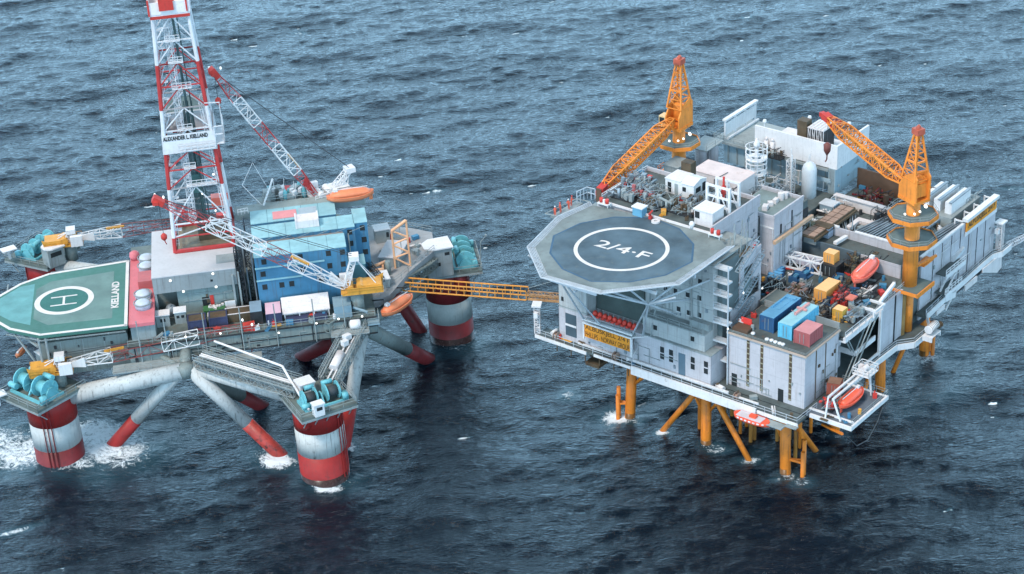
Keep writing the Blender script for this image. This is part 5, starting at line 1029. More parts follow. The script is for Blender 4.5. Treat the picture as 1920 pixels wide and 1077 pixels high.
# people in red suits at the helideck corner
def person(fr, loc, rz, lab, suit, lean=0.1, arm=0.4):
    t = root(fr, 'person', loc, lab, 'person', 'people on the helideck landing', rz)
    me = bpy.data.meshes.new('body'); J = [((0,0,.95),.17),((lean*.4,0,1.25),.19),((lean,0,1.5),.12),((lean*1.1,0,1.62),.07),((lean*1.2,0,1.74),.11),((lean*1.2,0,1.84),.06),
        ((0,.1,.9),.12),((.06,.12,.5),.085),((0,.13,.08),.06),((.16,.13,.04),.05),((0,-.1,.9),.12),((-.05,-.12,.5),.085),((-.12,-.13,.08),.06),((.04,-.13,.04),.05),
        ((lean,.2,1.45),.08),((lean+.05,.28,1.18),.06),((lean+.22+arm*.2,.24,1.02),.045),((lean,-.2,1.45),.08),((lean+.1,-.28,1.2),.06),((lean+.3,-.2,1.1+arm*.3),.045)]
    E_ = [(0,1),(1,2),(2,3),(3,4),(4,5),(0,6),(6,7),(7,8),(8,9),(0,10),(10,11),(11,12),(12,13),(2,14),(14,15),(15,16),(2,17),(17,18),(18,19)]
    me.from_pydata([j[0] for j in J], E_, []); ob = bpy.data.objects.new('body', me); COL.objects.link(ob)
    md = ob.modifiers.new('skin', 'SKIN')
    for i, v in enumerate(me.skin_vertices[0].data): v.radius = (J[i][1], J[i][1])
    me.skin_vertices[0].data[0].use_root = True; s_ = ob.modifiers.new('sub', 'SUBSURF'); s_.levels = s_.render_levels = 1
    me.materials.append(suit); ob.parent = t
    MB().lathe([(.02,.98*1.78),(.13,1.76),(.135,1.82),(.09,1.93),(.02,1.96)], (lean*1.2,0,0), 10).part('helmet', WHITE if arm < .5 else RED, t, smooth=True)
SU = mat('orange_suit', (.55, .09, .05), .7, .1)
for p, rz, lab, a_ in (((-3.3, 45.0, 36.72), .4, 'person in red suit standing at the left end of the helideck landing', .2), ((-1.6, 45.1, 36.72), 2.0, 'person in red suit facing a colleague on the helideck landing', .6), ((.3, 44.8, 36.72), 3.2, 'person in red suit in the middle of the helideck landing', .3), ((1.6, 45.2, 36.72), -1.0, 'person in red suit nearest the white end frame of the landing', .7)): person(PLT, p, rz, lab, SU, .08, a_)
# --- white house, cylinders and junk behind the helideck
whs = cabin(PLT, 'crane_operators_house', (8.6, 22.0, 37.0), (3.4, 3.6, 2.7), 0, 'bright white house by the stair wall behind the blue helideck', PWHITE, WHITE, None, [('-x', 1.2, 1.8, .9, 1.2)], cat='house')
sc_ = root(PLT, 'white_scaffold_frame', (12.6, 20.6, 37.0), 'white braced steel frame with red lamp post behind the white house', 'frame')
m = MB(sc_)
for p, q in (((11.7, 24.4), (11.7, 20.0)), ((14.6, 24.4), (14.6, 20.0))):
    for v in (24.4, 22.2, 20.0): m.box(p[0]-.2, p[0]+.2, v-.2, v+.2, 37, 42.4)
    for z in (38.6, 40.3, 42.2): m.box(p[0]-.15, p[0]+.15, 20.2, 24.2, z-.16, z+.16)
    m.bar((p[0], 24.4, 37), (p[0], 22.2, 42), .12).bar((p[0], 22.2, 42), (p[0], 20, 37), .12)
m.part('frame', WHITE); MB(sc_).tube((13, 22.0, 39.5), (13, 22.0, 43.6), .2, 8).cbox((13, 22, 41.2), (.6, .6, 1.5)).part('red_post', RED)
cab = root(PLT, 'white_control_cabin', (16.2, 31.8, 36.97), 'white cabin with dark windows below the far orange crane', 'cabin')
MB(cab).box(14.3, 18.1, 28.8, 34.6, 37, 39.6).part('wall', WHITE); MB(cab).box(14.2, 18.2, 31.4, 34.7, 39.602, 39.75).add([(14.100,28.700,39.600),(18.300,28.700,39.600),(18.300,31.300,39.600),(14.100,31.300,39.600),(16.200,28.700,40.300),(16.200,31.300,40.300)], [(3,2,1,0),(0,1,4),(2,3,5),(1,2,5,4),(3,0,4,5)]).part('roof', WHITE)
MB(cab).box(14.24, 14.297, 33.4, 34.1, 37.3, 39.1).box(14.24, 14.297, 30.4, 31.1, 38.1, 38.9).box(14.9, 16.3, 28.74, 28.797, 38, 38.9).box(16.9, 17.8, 28.74, 28.797, 37.6, 39.2).parts('window', DARK); MB(cab).box(14.24, 14.297, 32, 32.7, 37.1, 39.1).parts('door', GREY)
MB(cab).box(14.4, 18, 28.9, 34.5, 36.97, 37.0).part('understructure', BLACK); MB(cab).box(18.5, 20.1, 32.2, 34.2, 36.98, 41.2).part('exhaust_housing', OLIVE)
def skid(loc, d, lab, seed, mats_, grp='machinery skids on the platform', n=9, frame=PLT, rz=0.0):
    rd = random.Random(seed); t = root(frame, 'machinery_skid', loc, lab, 'machinery', grp, rz); hx, hy = d[0]/2, d[1]/2
    MB().box(-hx, hx, -hy, hy, 0, .25).part('base_frame', BLACK, t)
    a = MB(); b = MB(); c = MB()
    for k in range(int(n*1.5)):
        x, y = rd.uniform(-hx*.9, hx*.9), rd.uniform(-hy*.9, hy*.9); h = rd.uniform(.25, 1)*d[2]; q = rd.random()
        if q < .35: a.cbox((x, y, .25+h/2), (rd.uniform(.3, 1.1), rd.uniform(.3, .9), h), rd.choice((0, 0, .2, 1.2)))
        elif q < .75: L_ = rd.uniform(1, 3.2); t_ = rd.choice((0, 1.57, .2, 1.3, 2.2)); b.tube((x, y, .25+h*.6), (x+L_*math.cos(t_), y+L_*math.sin(t_), .3+h*rd.uniform(.4, .9)), rd.uniform(.07, .24), 8)
        else: b.tube((x, y, .25), (x, y, .25+h*1.1), rd.uniform(.08, .28), 8)
    for k in range(n): x, y = rd.uniform(-hx, hx), rd.uniform(-hy, hy); z_ = .4+rd.random()*d[2]*1.1; c.path([(x, y, .25), (x, y, z_), (x+rd.uniform(-3, 3), y, z_), (x+rd.uniform(-1, 1), y+rd.uniform(-2, 2), z_*.7)], .06, 5)
    a.cbox((0, 0, .5), (d[0]*.4, d[1]*.4, .5)); b.tube((-hx*.7, 0, .6), (hx*.7, 0, .6), .22, 8)
    a.part('cabinet', mats_[0], t); b.part('vessel', mats_[1], t, smooth=True); c.part('pipework', mats_[2], t); return t
for i, (p, d, lab, ms) in enumerate([
    ((9.4, 39, 36.96), (4, 4.5, 1.6), 'grey pipes and tanks behind the far corner of the blue helideck', (GREY, PIPE, PIPE)),
    ((13.8, 40, 36.96), (4.4, 4.5, 1.6), 'tangle of grey pipes near the white edge beam behind the helideck', (PIPE, GREY, PIPE)),
    ((11.4, 36.2, 36.96), (4, 4.5, 1.9), 'rust-red and grey machinery left of the white control cabin', (MAROON, PIPE, GREY)),
    ((8.6, 33.6, 36.96), (3.2, 4, 1.5), 'dark machinery just behind the blue helideck locker', (GREY, OLIVE, PIPE)),
    ((11.4, 27.0, 36.96), (3.6, 4, 1.8), 'brown and grey cabinets with an orange lid below the white control cabin', (OLIVE, PIPE, PIPE)),
    ((9.6, 28.4, 36.96), (3.0, 4.5, 1.6), 'dark boxes behind the pale rear kerb of the helideck', (OLIVE, GREY, GREY)),
    ((16.8, 25.2, 36.96), (4, 3.6, 1.4), 'grey vessels right of the orange-lidded cabinets', (PIPE, PIPE, BLACK)),
    ((22.6, 44.0, 30.02), (4, 4, 3.6), 'cluster of tall grey vessels below the far crane', (GREY, PIPE, PIPE)),
    ((28.0, 25.2, 30.1), (5, 4, 2.2), 'brown tarpaulin-covered machinery beside the pinkish white container house', (OLIVE, mat('tarp_brown', (.30, .17, .09), .8, .2), PIPE)),
    ((34.0, 27.0, 29.3), (5, 4, 2.4), 'dark machinery under the round white cage tower', (BLACK, PIPE, GREY)),
    ((41.0, 38, 26.2), (7, 8, 2.6), 'grey-blue machinery in the shade of the far white block', (mat('blue_grey_unit', (.22, .30, .35), .5, .1), PIPE, GREY)),
    ((42.5, 29.5, 26.2), (6, 5, 2.4), 'pale blue units and pipes left of the silver tank', (mat('blue_grey_unit', (0,0,0)), PIPE, WHITE)),
    ((44.8, 19.6, 24.8), (4.5, 3, 1.6), 'grey units with white curved pipe below the far white block', (mat('blue_grey_unit', (0,0,0)), WHITE, WHITE)),
    ((36.0, 19.0, 24.7), (4.0, 2.6, 2.4), 'brown-green cabinet beside the pale wall of the pipe deck', (mat('brown_green_cab', (.13, .12, .08), .6, .2, .2), PIPE, GREY)),
    ((46.2, 9.4, 24.7), (2.6, 5, 1.8), 'dark upright rack at the rear of the pipe deck', (BLACK, BLACK, BLACK)),
    ((31.0, 6.6, 22.54), (3.0, 3.4, 2.8), 'rusty brown machinery behind the large orange lifeboat', (mat('brown_green_cab', (0,0,0)), OLIVE, BLACK)),
    ((34.8, 5.0, 22.54), (3.2, 4.6, 2.0), 'golden-brown winch machinery by the pale pipe deck wall', (OLIVE, mat('tan_winch', (.40, .28, .16), .6, .2, .1), BLACK)),
    ((17.6, 14.6, 22.54), (4.0, 3.0, 1.6), 'black pump skid beside the corner of the pierced wall', (BLACK, BLACK, GREY)),
    ((18.4, 10.6, 22.54), (3.4, 3.6, 1.2), 'brown-pink valve assembly in the middle of the middle deck', (mat('dusty_pink_metal', (.30, .20, .18), .6, .3, .3), OLIVE, PIPE)),
    ((22.0, 4.6, 22.54), (3.0, 2.4, 1.5), 'red-wheeled valve set below the orange lifeboat', (MAROON, RED, BLACK)),
    ((19.4, 2.6, 22.54), (2.4, 2.4, 1.9), 'rust-red pump beside the grey pillar with red cap', (RED, MAROON, BLACK)),
    ((14.6, 3.2, 22.54), (3.0, 2.4, 1.3), 'small motor with amber lamps behind the block parapet', (OLIVE, GREY, BLACK)),
    ((24.2, .6, 22.54), (4, 3, .7), 'flat grey hatches and white pipe near the right rail of the middle deck', (GREY, WHITE, BLACK)),
    ((16.6, -1.4, 22.54), (4.4, 2.6, 1.6), 'grey pipe bends at the right edge of the middle deck', (GREY, PIPE, PIPE)),
    ((52, 15, 24.7), (5, 6, 2.2), 'dark red and brown machinery behind the white beam of the pipe deck', (BROWN, REDD, BLACK)),
    ((53, 8, 24.7), (5, 6, 2.0), 'dark machinery behind the upper orange crane platform', (BLACK, PIPE, BLACK)),
    ((58.5, 1.2, 25.8), (4, 4, 1.2), 'blue-grey units right of the white roof boxes', (mat('blue_grey_unit', (0,0,0)), GREY, GREY)),
    ((49.0, 35.0, 30.6), (3, 6, 1.8), 'brown and grey machinery on the slab left of the long white wall', (OLIVE, GREY, BLACK)),
    ((2.0, -6.0, 13.98), (2.6, 1.8, 1.5), 'dark cabinet with red bottles beside the corner lifeboat', (BLACK, RED, GREY))]):
    skid(p, d, lab, 100+i, ms, n=16)
# process deck surfaces
MB(pl).box(20.3, 37.5, 20.2, 47.5, 28.6, 30.0).part('process_deck', DECK)
MB(pl).box(20.22, 37.6, 20.1, 47.6, 14.1, 28.58).part('process_block', BLACK)
MB(pl).box(37.62, 49.0, 21.6, 47.5, 14.1, 26.0).part('machinery_block', DECK)
m = MB(pl).box(20.3, 20.55, 43.6, 47.6, 30.0, 31.6).part('screen_wall', GREY)
m = MB(pl).rail([(20.4, 47.4, 30), (37.5, 47.4, 30)]).rail([(6.4, 42.3, 36.98), (20, 42.3, 36.98)], .8, .06); m.box(8, 19, 42.41, 42.6, 37.1, 37.4); m.parts('edge_rail', WHITE)
# left-hand far crane's neighbours
cabin(PLT, 'grey_store', (32, 44.2, 30.0), (4, 3.0, 3.2), 0, 'dark grey store right of the far crane pedestal', GREY, GREY, cat='store')
for k, (u, v) in enumerate(((41.6, 45.4), (43.6, 44.2))):
    t = root(PLT, 'silo', (u, v, 26.0), ['tall pale silo just right of the far crane pedestal', 'tall pale silo second from the far crane pedestal'][k], 'silo', 'silos behind the far crane')
    MB().lathe([(1.1,0),(1.1,6.0),(.8,6.5),(.1,6.7)], (0,0,0), 18).part('shell', WALL, t, smooth=True); MB().ladder((-1.3,0,0),(-1.3,0,6.6),.5,.5,.04,(0,1,0)).part('ladder', WHITE, t)
MB(pl).box(39.5, 45.4, 42.8, 47, 32.7, 32.9).rail([(39.5, 42.8, 32.9), (45.4, 42.8, 32.9), (45.4, 47, 32.9)]).part('silo_platform', GREY)
pw = root(PLT, 'white_module_house', (30.8, 33.6, 30.0), 'pinkish white windowless box house with rust marks near the far crane', 'building')
MB(pw).box(28.4, 33.4, 28.6, 38.4, 30.02, 34.6).part('wall', PWHITE)
MB(pw).box(28.3, 33.5, 28.5, 38.5, 34.602, 34.75).part('roof', mat('stained_roof', (.62, .52, .50), .6, .1, .25, rustcol=(.32, .2, .14)))
MB(pw).path([(28.35, 34.0, 30.2), (28.3, 33.8, 34.0), (28.25, 32.6, 34.9), (30.5, 32.4, 34.9)], .07).part('cable', ROPE)
# box module A with a roof terrace
ba = root(PLT, 'grey_module', (26, 20, 22.54), 'lilac-grey block with roof terrace and orange ledge in the middle of the platform', 'building')
MB(ba).box(21.4, 30.8, 17.2, 20.05, 22.56, 33.4).part('wall', WALL); MB(ba).box(21.5, 30.7, 20.4, 26, 30.02, 33.0).part('rear_wall', WALL2)
MB(ba).box(21.3, 30.9, 17.1, 17.4, 33.402, 34.3).box(21.3, 21.6, 17.4, 25.5, 33.402, 34.1).box(30.6, 30.9, 17.4, 25.5, 33.402, 34.1).part('parapet', WALL)
MB(ba).box(21.7, 30.5, 17.5, 25.4, 33.41, 33.5).part('terrace', mat('green_grey_deck', (.17, .22, .22), .6, .15, .1))
MB(ba).box(20.9, 33.4, 16.55, 17.08, 29.1, 29.7).part('orange_ledge', mat('tan_beam', (.50, .33, .22), .5, .1, .2)); MB(ba).box(23.4, 23.8, 17.1, 17.19, 29.8, 31.8).box(27.0, 27.3, 17.1, 17.19, 29.8, 33).part('dark_slot', DARK)
MB(ba).box(21.35, 21.395, 17.2, 20, 31.6, 31.9).part('horizontal_band', WHITE)
solo(PLT, 'white_bundle_row', MB().cbox((0,0,.4),(1.3,.9,.8),.3).cbox((1.8,.1,.35),(1.0,.8,.7),.8).cbox((3.2,-.1,.4),(1.2,.7,.8),.1).tube((4.7,-.2,0),(4.7,-.2,1.3),.55,10).tube((5.7,-.5,0),(5.7,-.5,1.1),.5,10), PWHITE, (24.0, 20.6, 33.5), 'row of white wrapped bundles on the grey block terrace', 'bundles')
solo(PLT, 'grey_tarpaulin', MB().add([(-1.6,-1.4,0),(1.6,-1.4,0),(1.6,1.4,0),(-1.6,1.4,0),(-1,-.3,1.3),(1,.1,1.0)], [(3,2,1,0),(0,1,5,4),(1,2,5),(2,3,4,5),(3,0,4)]), WALL, (23.6, 23.6, 33.5), 'grey covered heap left of the white bundles', 'covered heap')
# cage tower, silver tank, twin pipe tower
ct = root(PLT, 'round_cage_tower', (35.4, 29.6, 30.0), 'white tower of three round cages in the middle of the platform', 'tower')
m = MB(ct).tube((35.4, 29.6, 30), (35.4, 29.6, 38.6), .35, 10)
m.part('mast', WHITE)
for z0, r, h_ in ((30.9, 1.6, 1.7), (33.6, 1.85, 2.2), (36.5, 1.95, 2.2)):
    m = MB(ct); m.ring((35.4, 29.6), r*.45, r, z0, z0+.12, 20)
    for zz in (z0+h_*.5, z0+h_): m.ring((35.4, 29.6), r-.07, r+.07, zz, zz+.12, 20)
    for k in range(10): a = k*math.pi/5; m.bar((35.4+r*math.cos(a), 29.6+r*math.sin(a), z0), (35.4+r*math.cos(a), 29.6+r*math.sin(a), z0+h_), .07)
    m.part('cage', WHITE)
MB(ct).lathe([(.5,38.6),(.6,39.2),(.1,40.3)], (35.4, 29.6, 0), 10).part('cone_top', WHITE, smooth=True)
tn = root(PLT, 'silver_tank', (47.0, 25.6, 26.0), 'upright silver tank with domed top before the long white wall', 'tank')
MB(tn).lathe([(1.35,24.0),(1.35,31.4),(1.1,32.2),(.5,32.8),(.1,33.0)], (46.0, 25.0, 0), 24).part('shell', mat('silver_paint', (.52, .55, .57), .4, .05, 0, .2), smooth=True)
MB(tn).tube((46, 25, 33), (46, 25, 34.4), .12, 6).bar((46, 25, 34.4), (45.4, 25.2, 33.0), .06).part('vent', WHITE)
tp = root(PLT, 'vent_pipe_tower', (44.4, 27.6, 26.0), 'white lattice tower with vent pipes left of the silver tank', 'tower')
MB(tp).truss((44.2, 27.8, 26), (44.2, 27.8, 33.2), 1.3, 1.0, 7, .1, up=(0,1,0)).part('frame', WHITE); MB(tp).tube((43.8, 27.4, 26), (43.8, 27.4, 34.4), .16, 8).tube((44.4, 27.9, 26), (44.4, 27.9, 35.2), .14, 8).part('vent_pipe', WHITE)
# far white block
wb = root(PLT, 'far_white_block', (54, 30, 26.0), 'long bright white wall block at the far end of the platform', 'building')
MB(wb).box(49.0, 60.5, 21.4, 22.8, 25.9, 30.9).box(50.4, 60.5, 22.82, 46, 25.9, 30.2).part('lower_storey', mat('teal_grey_wall', (.26, .34, .38), .5, .06, 0, .35))
MB(wb).box(48.9, 60.5, 22.84, 47.6, 30.22, 30.7).part('slab', GREY)
MB(wb).box(49.2, 49.6, 21.2, 38.6, 30.92, 35.5).box(49.62, 60.6, 21.2, 21.6, 30.92, 35.5).part('white_wall', WHITE)
MB(wb).box(49.62, 60.18, 21.62, 38.18, 30.92, 31.2).part('roof_well', PWHITE)
m = MB(wb)
for v in (35.9, 34.6): m.tube((48.9, v, 30.72), (48.9, v, 33.4), .42, 10, .42).tube((48.9, v, 33.4), (48.9, v, 34.0), .42, 10, .05)
m.parts('pointed_cylinder', PWHITE, smooth=True); m = MB(wb)
for k in range(9): m.box(48.95, 48.998, 21.6+k*.13, 21.65+k*.13, 26, 30.9)
for k in range(12): m.box(50.3, 50.395, 24+k*1.9, 24.3+k*1.9, 26, 30.2)
m.part('wall_rib', GREY); MB(wb).rail([(48.95, 38.8, 30.7), (48.95, 47.4, 30.7), (60, 47.4, 30.7)], 1.1, .06).part('handrail', GREY)
MB(wb).box(48.7, 48.95, 22.2, 27.8, 28.2, 28.9).part('balcony', mat('teal_grey_wall', (0,0,0)))
rp = root(PLT, 'roof_cage', (54.8, 27.6, 31.2), 'dark crate and white ribbed cage on the far white block roof', 'cage')
MB(rp).box(51.8, 53.6, 29.2, 31.2, 31.22, 37.4).part('dark_crate', OLIVE); m = MB(rp)
m.box(51.4, 55.2, 25.4, 28.6, 31.22, 36.6); m.part('core', BLACK); m = MB(rp)
for k in range(8): m.box(51.28, 51.39, 25.4+.45*k, 25.5+.45*k, 33.3, 36.9)
m.box(51.2, 55.3, 25.3, 28.7, 36.62, 36.8)
for k in range(4): m.bar((51.33, 25.4+.8*k, 33.4), (51.33, 26.2+.8*k, 36.6), .06)
m.part('ribbed_frame', PWHITE)
for k in range(5): MB(rp).box(51.3, 55.2, 25.4+.7*k, 25.55+.7*k, 36.802, 36.95).part('roof_slat', WHITE)
wf = root(PLT, 'white_wind_fence', (54.5, 45.6, 30.7), 'slanted white fence panel on the far left slab corner', 'fence')
MB(wf).box(49.8, 60.4, 45.3, 45.5, 31.6, 33.9).part('panel', WHITE); MB(wf).box(49.4, 60.6, 45.0, 45.8, 34.6, 34.95).box(49.6, 60.4, 44.6, 45.0, 31.0, 31.3).part('top_beam', WHITE)
m = MB(wf)
for u in (49.8, 53.3, 56.8, 60.3): m.box(u-.12, u+.12, 45.28, 45.6, 30.7, 34.6)
m.parts('post', WHITE)
for k, (u, v, l) in enumerate(((50.6, 37.4, 'small white lamp post on the left end of the long white wall'), (58, 24, 'small lamp post at the right end of the long white wall'), (56.5, 31.4, 'small lamp post behind the dark roof crate'))):
    t = root(PLT, 'roof_lamp', (u, v, 32.2), l, 'lamp', 'lamps on the far white block'); MB().tube((0,0,-1),(0,0,3.6),.09,6).part('pole', WHITE, t); MB().lathe([(.1,3.6),(.4,3.8),(.3,4.2)], (0,0,0), 8).part('head', WHITE, t)
# --- middle deck
MB(pl).box(9.64, 32.8, -3.4, 13.2, 21.9, 22.5).box(11.5, 32.8, 13.22, 20.0, 21.9, 22.5).part('middle_deck', DECK)
MB(pl).box(9.64, 21.0, -3.9, -3.42, 21.6, 22.5).box(9.64, 9.9, -3.4, -2.72, 21.6, 22.5).box(20.6, 21.0, -4.3, -3.9, 14.1, 22.9).box(14, 20.6, -4.1, -3.92, 14.3, 14.9).part('white_deck_beam', WHITE)
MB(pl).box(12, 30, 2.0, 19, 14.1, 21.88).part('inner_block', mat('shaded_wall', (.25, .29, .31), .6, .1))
MB(pl).box(13.0, 14.2, -.5, 1.98, 14.1, 21.6).box(9.7, 11.6, 1.4, 3.0, 14.1, 21.6).part('pier_wall', WALL)
MB(pl).box(13.4, 19.8, -3.6, 1.4, 17.7, 18.1).part('mezzanine', DECK); MB(pl).box(13.1, 13.38, -3.8, 1.2, 17.5, 18.4).box(13.4, 19.8, -3.9, -3.62, 17.5, 18.4).part('mezzanine_beam', WHITE)
MB(pl).box(21.4, 29.0, -3.75, -3.42, 14.1, 23.0).part('side_wall', WALL); MB(pl).box(26.2, 26.6, -3.83, -3.752, 14.1, 23).parts('wall_joint', DARK)
MB(pl).rail([(9.7, -3.8, 22.5), (20.8, -3.8, 22.5)], 1.1, .06).rail([(20.8, -3.3, 22.5), (32.8, -3.3, 23.0)], .9, .04).part('deck_handrail', GRATE)
m = MB(pl)
for a, b in (((10.6, -3.9, 21.8), (13.2, -3.6, 18.2)), ((19.6, -4.2, 22.6), (12.4, -4.0, 14.3)), ((17.6, -4.2, 22.4), (9.8, -4.2, 14))): m.bar(a, b, .12); m.bar(Vector(a)+Vector((0,.6,0)), Vector(b)+Vector((0,.6,0)), .12)
m.part('side_stair', GREY)
wp_ = root(PLT, 'white_portal_frame', (20, -3.6, 22.5), 'white portal frame over the open side stairs of the middle deck', 'frame')
MB(wp_).box(18.2, 21.4, -4.6, -4.3, 23.6, 24.0).box(21.1, 21.4, -4.3, -1.8, 23.6, 24.0).box(18.2, 18.5, -4.3, -1.8, 23.6, 24).box(18.2, 18.5, -4.3, -4.0, 22.52, 23.58).box(21.1, 21.4, -4.3, -4.0, 22.52, 23.58).bar((21.2, -3.4, 23.6), (26.4, -3.4, 25.2), .35).part('frame', WHITE)
MB(wp_).cbox((19.4, -2.8, 22.9), (.9, .8, .8)).cbox((18.8, -1.4, 22.8), (.7, .7, .6)).part('winch', PWHITE)
gp_ = root(PLT, 'grey_pillar', (18.2, .1, 22.52), 'grey pillar with flat red cap on the middle deck', 'pillar')
MB(gp_).tube((18.2, .1, 22.52), (18.2, .1, 24.9), .5, 12).part('column', GREY, smooth=True); MB(gp_).cbox((18.2, .1, 25.1), (1.7, 1.4, .3)).part('cap', mat('salmon_cap', (.55, .14, .09), .5, .1))
m = MB(pl)
for v in (5.2, 1.8, 8.8): m.box(11, 32, v-.16, v+.16, 22.502, 22.62)
m.part('deck_rail_track', BLACK)
# orange boxes and crates of the middle deck
OB = mat('orange_box', (.72, .33, .09), .5, .06, .04); OBL = mat('light_orange_lid', (.78, .45, .19), .5, .05)
box_container(PLT, (20.5, 6.0, 22.62), (4.6, 2.2, 2.1), 0, 'long orange container alone in the middle of the deck', OB, OBL, 'orange boxes on the middle deck', 'orange_container', ribs=False)
box_container(PLT, (14.6, .1, 22.52), (1.6, 1.7, 2.2), 0, 'upright orange-yellow box near the block parapet', mat('ochre_box', (.55, .31, .06), .5, .06, .05), OBL, 'orange boxes on the middle deck', 'orange_container', ribs=False)
t = box_container(PLT, (28.0, 9.6, 22.52), (2.6, 3.2, 2.2), 0, 'dark steel crate under the small orange box', BLACK, BLACK, None, 'steel_crate', 'crate')
box_container(PLT, (28.2, 9.8, 24.72), (1.7, 1.9, 1.9), 0, 'small orange box standing on the dark steel crate', OB, OBL, 'orange boxes on the middle deck', 'orange_container', ribs=False)
t = root(PLT, 'white_lattice_section', (26.5, 14.6, 22.52), 'white crane boom section lying on the middle deck', 'lattice section')
MB().truss((-.6,3.6,1.6),(.6,-3.8,1.4),2.1,2.0,4,.2,rb=.12).part('frame', WHITE, t); MB().cbox((1.8,.4,.9),(2.2,6.0,.9)).part('tarpaulin', mat('lilac_tarp', (.45,.42,.48), .7, .1), t)
for k in range(5):
    p = (23.8-k*1.0, 18.0-k*.45, 22.54); t = root(PLT, 'blue_gas_rack', p, ['blue ribbed rack farthest back in the row behind the pierced wall', 'second blue ribbed rack from the back behind the pierced wall', 'middle blue ribbed rack behind the pierced wall', 'fourth blue ribbed rack from the back behind the pierced wall', 'nearest blue ribbed rack behind the pierced wall'][k], 'rack', 'blue racks on the middle deck', 0)
    m = MB()
    for j in range(3): m.tube((-.25+j*.25,-1.5,.9),(-.25+j*.25,1.0,.9),.13,7)
    m.part('cylinder', mat('bright_blue_steel', (.09, .27, .46), .45, .15, .05), t); MB().box(-.4,.4,-1.6,-1.4,0,1.0).box(-.4,.4,.9,1.05,0,1.0).part('frame', NAVY, t)
for k, (p, lab) in enumerate((((24.6, 12.6, 22.54), 'blue-topped low rack between the white lattice section and the orange container'), ((22.6, 13.4, 22.54), 'dark rack with one blue bar left of the blue-topped racks'), ((25.8, 7.2, 22.54), 'slate blue rack just in front of the dark crate'), ((17.4, 4.2, 22.54), 'dark blue open frame left of the red valve set'), ((22.8, 2.2, 22.54), 'blue basket between the orange lifeboat and the red pump'))):
    t = root(PLT, 'steel_rack', p, lab, 'rack', 'low steel racks on the middle deck', .1*k)
    MB().box(-1.3,1.3,-.8,.8,0,.15).box(-1.3,-1.15,-.8,.8,.15,1.2).box(1.15,1.3,-.8,.8,.15,1.2).box(-1.15,1.15,.7,.8,.15,.9).part('frame', NAVY, t); MB().cbox((0,-.1,.75),(2.0,.4,.35)).cbox((.3,.35,.6),(1.2,.3,.5)).part('blue_load', BLUED, t)
t = root(PLT, 'grey_hopper', (13.4, 11.6, 22.52), 'long grey-green bin with sloping ridge beside the red board', 'bin')
MB().box(-2.6,2.6,-1.5,1.5,0,1.3).part('body', mat('hopper_green_grey', (.15,.17,.155), .6,.1,.1), t); MB().box(-2.7,2.7,-1.6,-1.45,1.302,1.45).box(-2.7,2.7,1.45,1.6,1.302,1.45).part('rim', mat('tan_edge', (0,0,0)), t)
solo(PLT, 'red_hose_beam', MB().bar((0,0,.3),(1.0,-2.6,.3),.2).cbox((-.1,.2,.5),(.4,.4,.4)), RED, (24.6, 17.6, 22.54), 'red beam lying at the left end of the white lattice section', 'beam')
lifeboat(PLT, (28.2, 3.2, 24.8), 8.9, 0.08+math.pi, 'large orange lifeboat standing in the middle of the platform deck', LIFE, 'orange lifeboats of the platform')
lifeboat(PLT, (4.4, -8.2, 15.3), 7.0, 0.0+math.pi, 'orange lifeboat under white davits on the low corner deck', mat('deep_lifeboat_orange', (.72, .10, .05), .4, .06), 'orange lifeboats of the platform')
cr_ = root(PLT, 'boat_cradle', (28.2, 3.2, 22.5), 'dark cradle under the large orange lifeboat', 'cradle'); MB(cr_).box(25.8, 26.2, 2.4, 4.0, 22.52, 23.7).box(30, 30.4, 2.4, 4.0, 22.52, 23.7).parts('support', BLACK)
t = root(PLT, 'open_rescue_boat', (-6.7, 3.6, 12.6), 'open orange boat with grey inside hanging below the front walkway', 'boat', None, math.pi/2)
rings = []
for i in range(13):
    s = -1+i/6; k = max(.04, 1-abs(s)**3)**.55; x = s*3.3; rings.append([(x, 1.35*k*math.cos(a), (.75 if math.sin(a) > 0 else .75)*0+(.3+.45*math.sin(a) if math.sin(a) < 0 else .62+.1*s*s)) for a in [2*math.pi*j/14 for j in range(14)]])
MB().loft(rings).part('hull', mat('rescue_orange', (.72,.09,.04), .4, .06), t, smooth=True)
MB().cbox((.2,0,.72),(4.6,1.7,.12)).part('interior', mat('boat_interior', (.50,.45,.47), .6, .1), t); MB().cbox((-.3,0,.95),(1.2,.8,.5)).part('seat', mat('rescue_orange', (0,0,0)), t)
m = MB()
for k in range(7): m.cbox((-2.6+k*.75,1.33*(1-abs((-2.6+k*.75)/3.3)**3)**.55,.55),(.4,.12,.22))
m.part('white_marking', WHITE, t)
dv = root(PLT, 'corner_davits', (3.6, -8, 14), 'white davit arms and winch cage over the corner lifeboat', 'davit')
MB(dv).box(-.9, 8.2, -7.2, -6.9, 17.6, 17.9).box(-.9, 8.2, -8.0, -7.7, 17.4, 17.7).bar((-.8, -7, 17.7), (-1.6, -7.0, 14), .16).bar((-.8, -7.9, 17.5), (-.9, -9.4, 14), .16).bar((8.6, -9.2, 18.2), (8.9, -9.4, 14), .14).bar((9.8, -8.2, 18.2), (9.2, -9.2, 14), .14).part('arm', WHITE)
MB(dv).box(7.4, 10.6, -9.6, -6.6, 17.9, 18.05).rail([(7.4,-9.6,18.05),(10.6,-9.6,18.05),(10.6,-6.6,18.05),(7.4,-6.6,18.05),(7.4,-9.6,18.05)], 1.1, .07, 1).part('cage', WHITE); MB(dv).tube((8.3, -8, 18.6), (9.7, -8, 18.6), .5, 10).cbox((9.2, -7.2, 18.5), (.8, .7, .9)).part('winch', PWHITE)
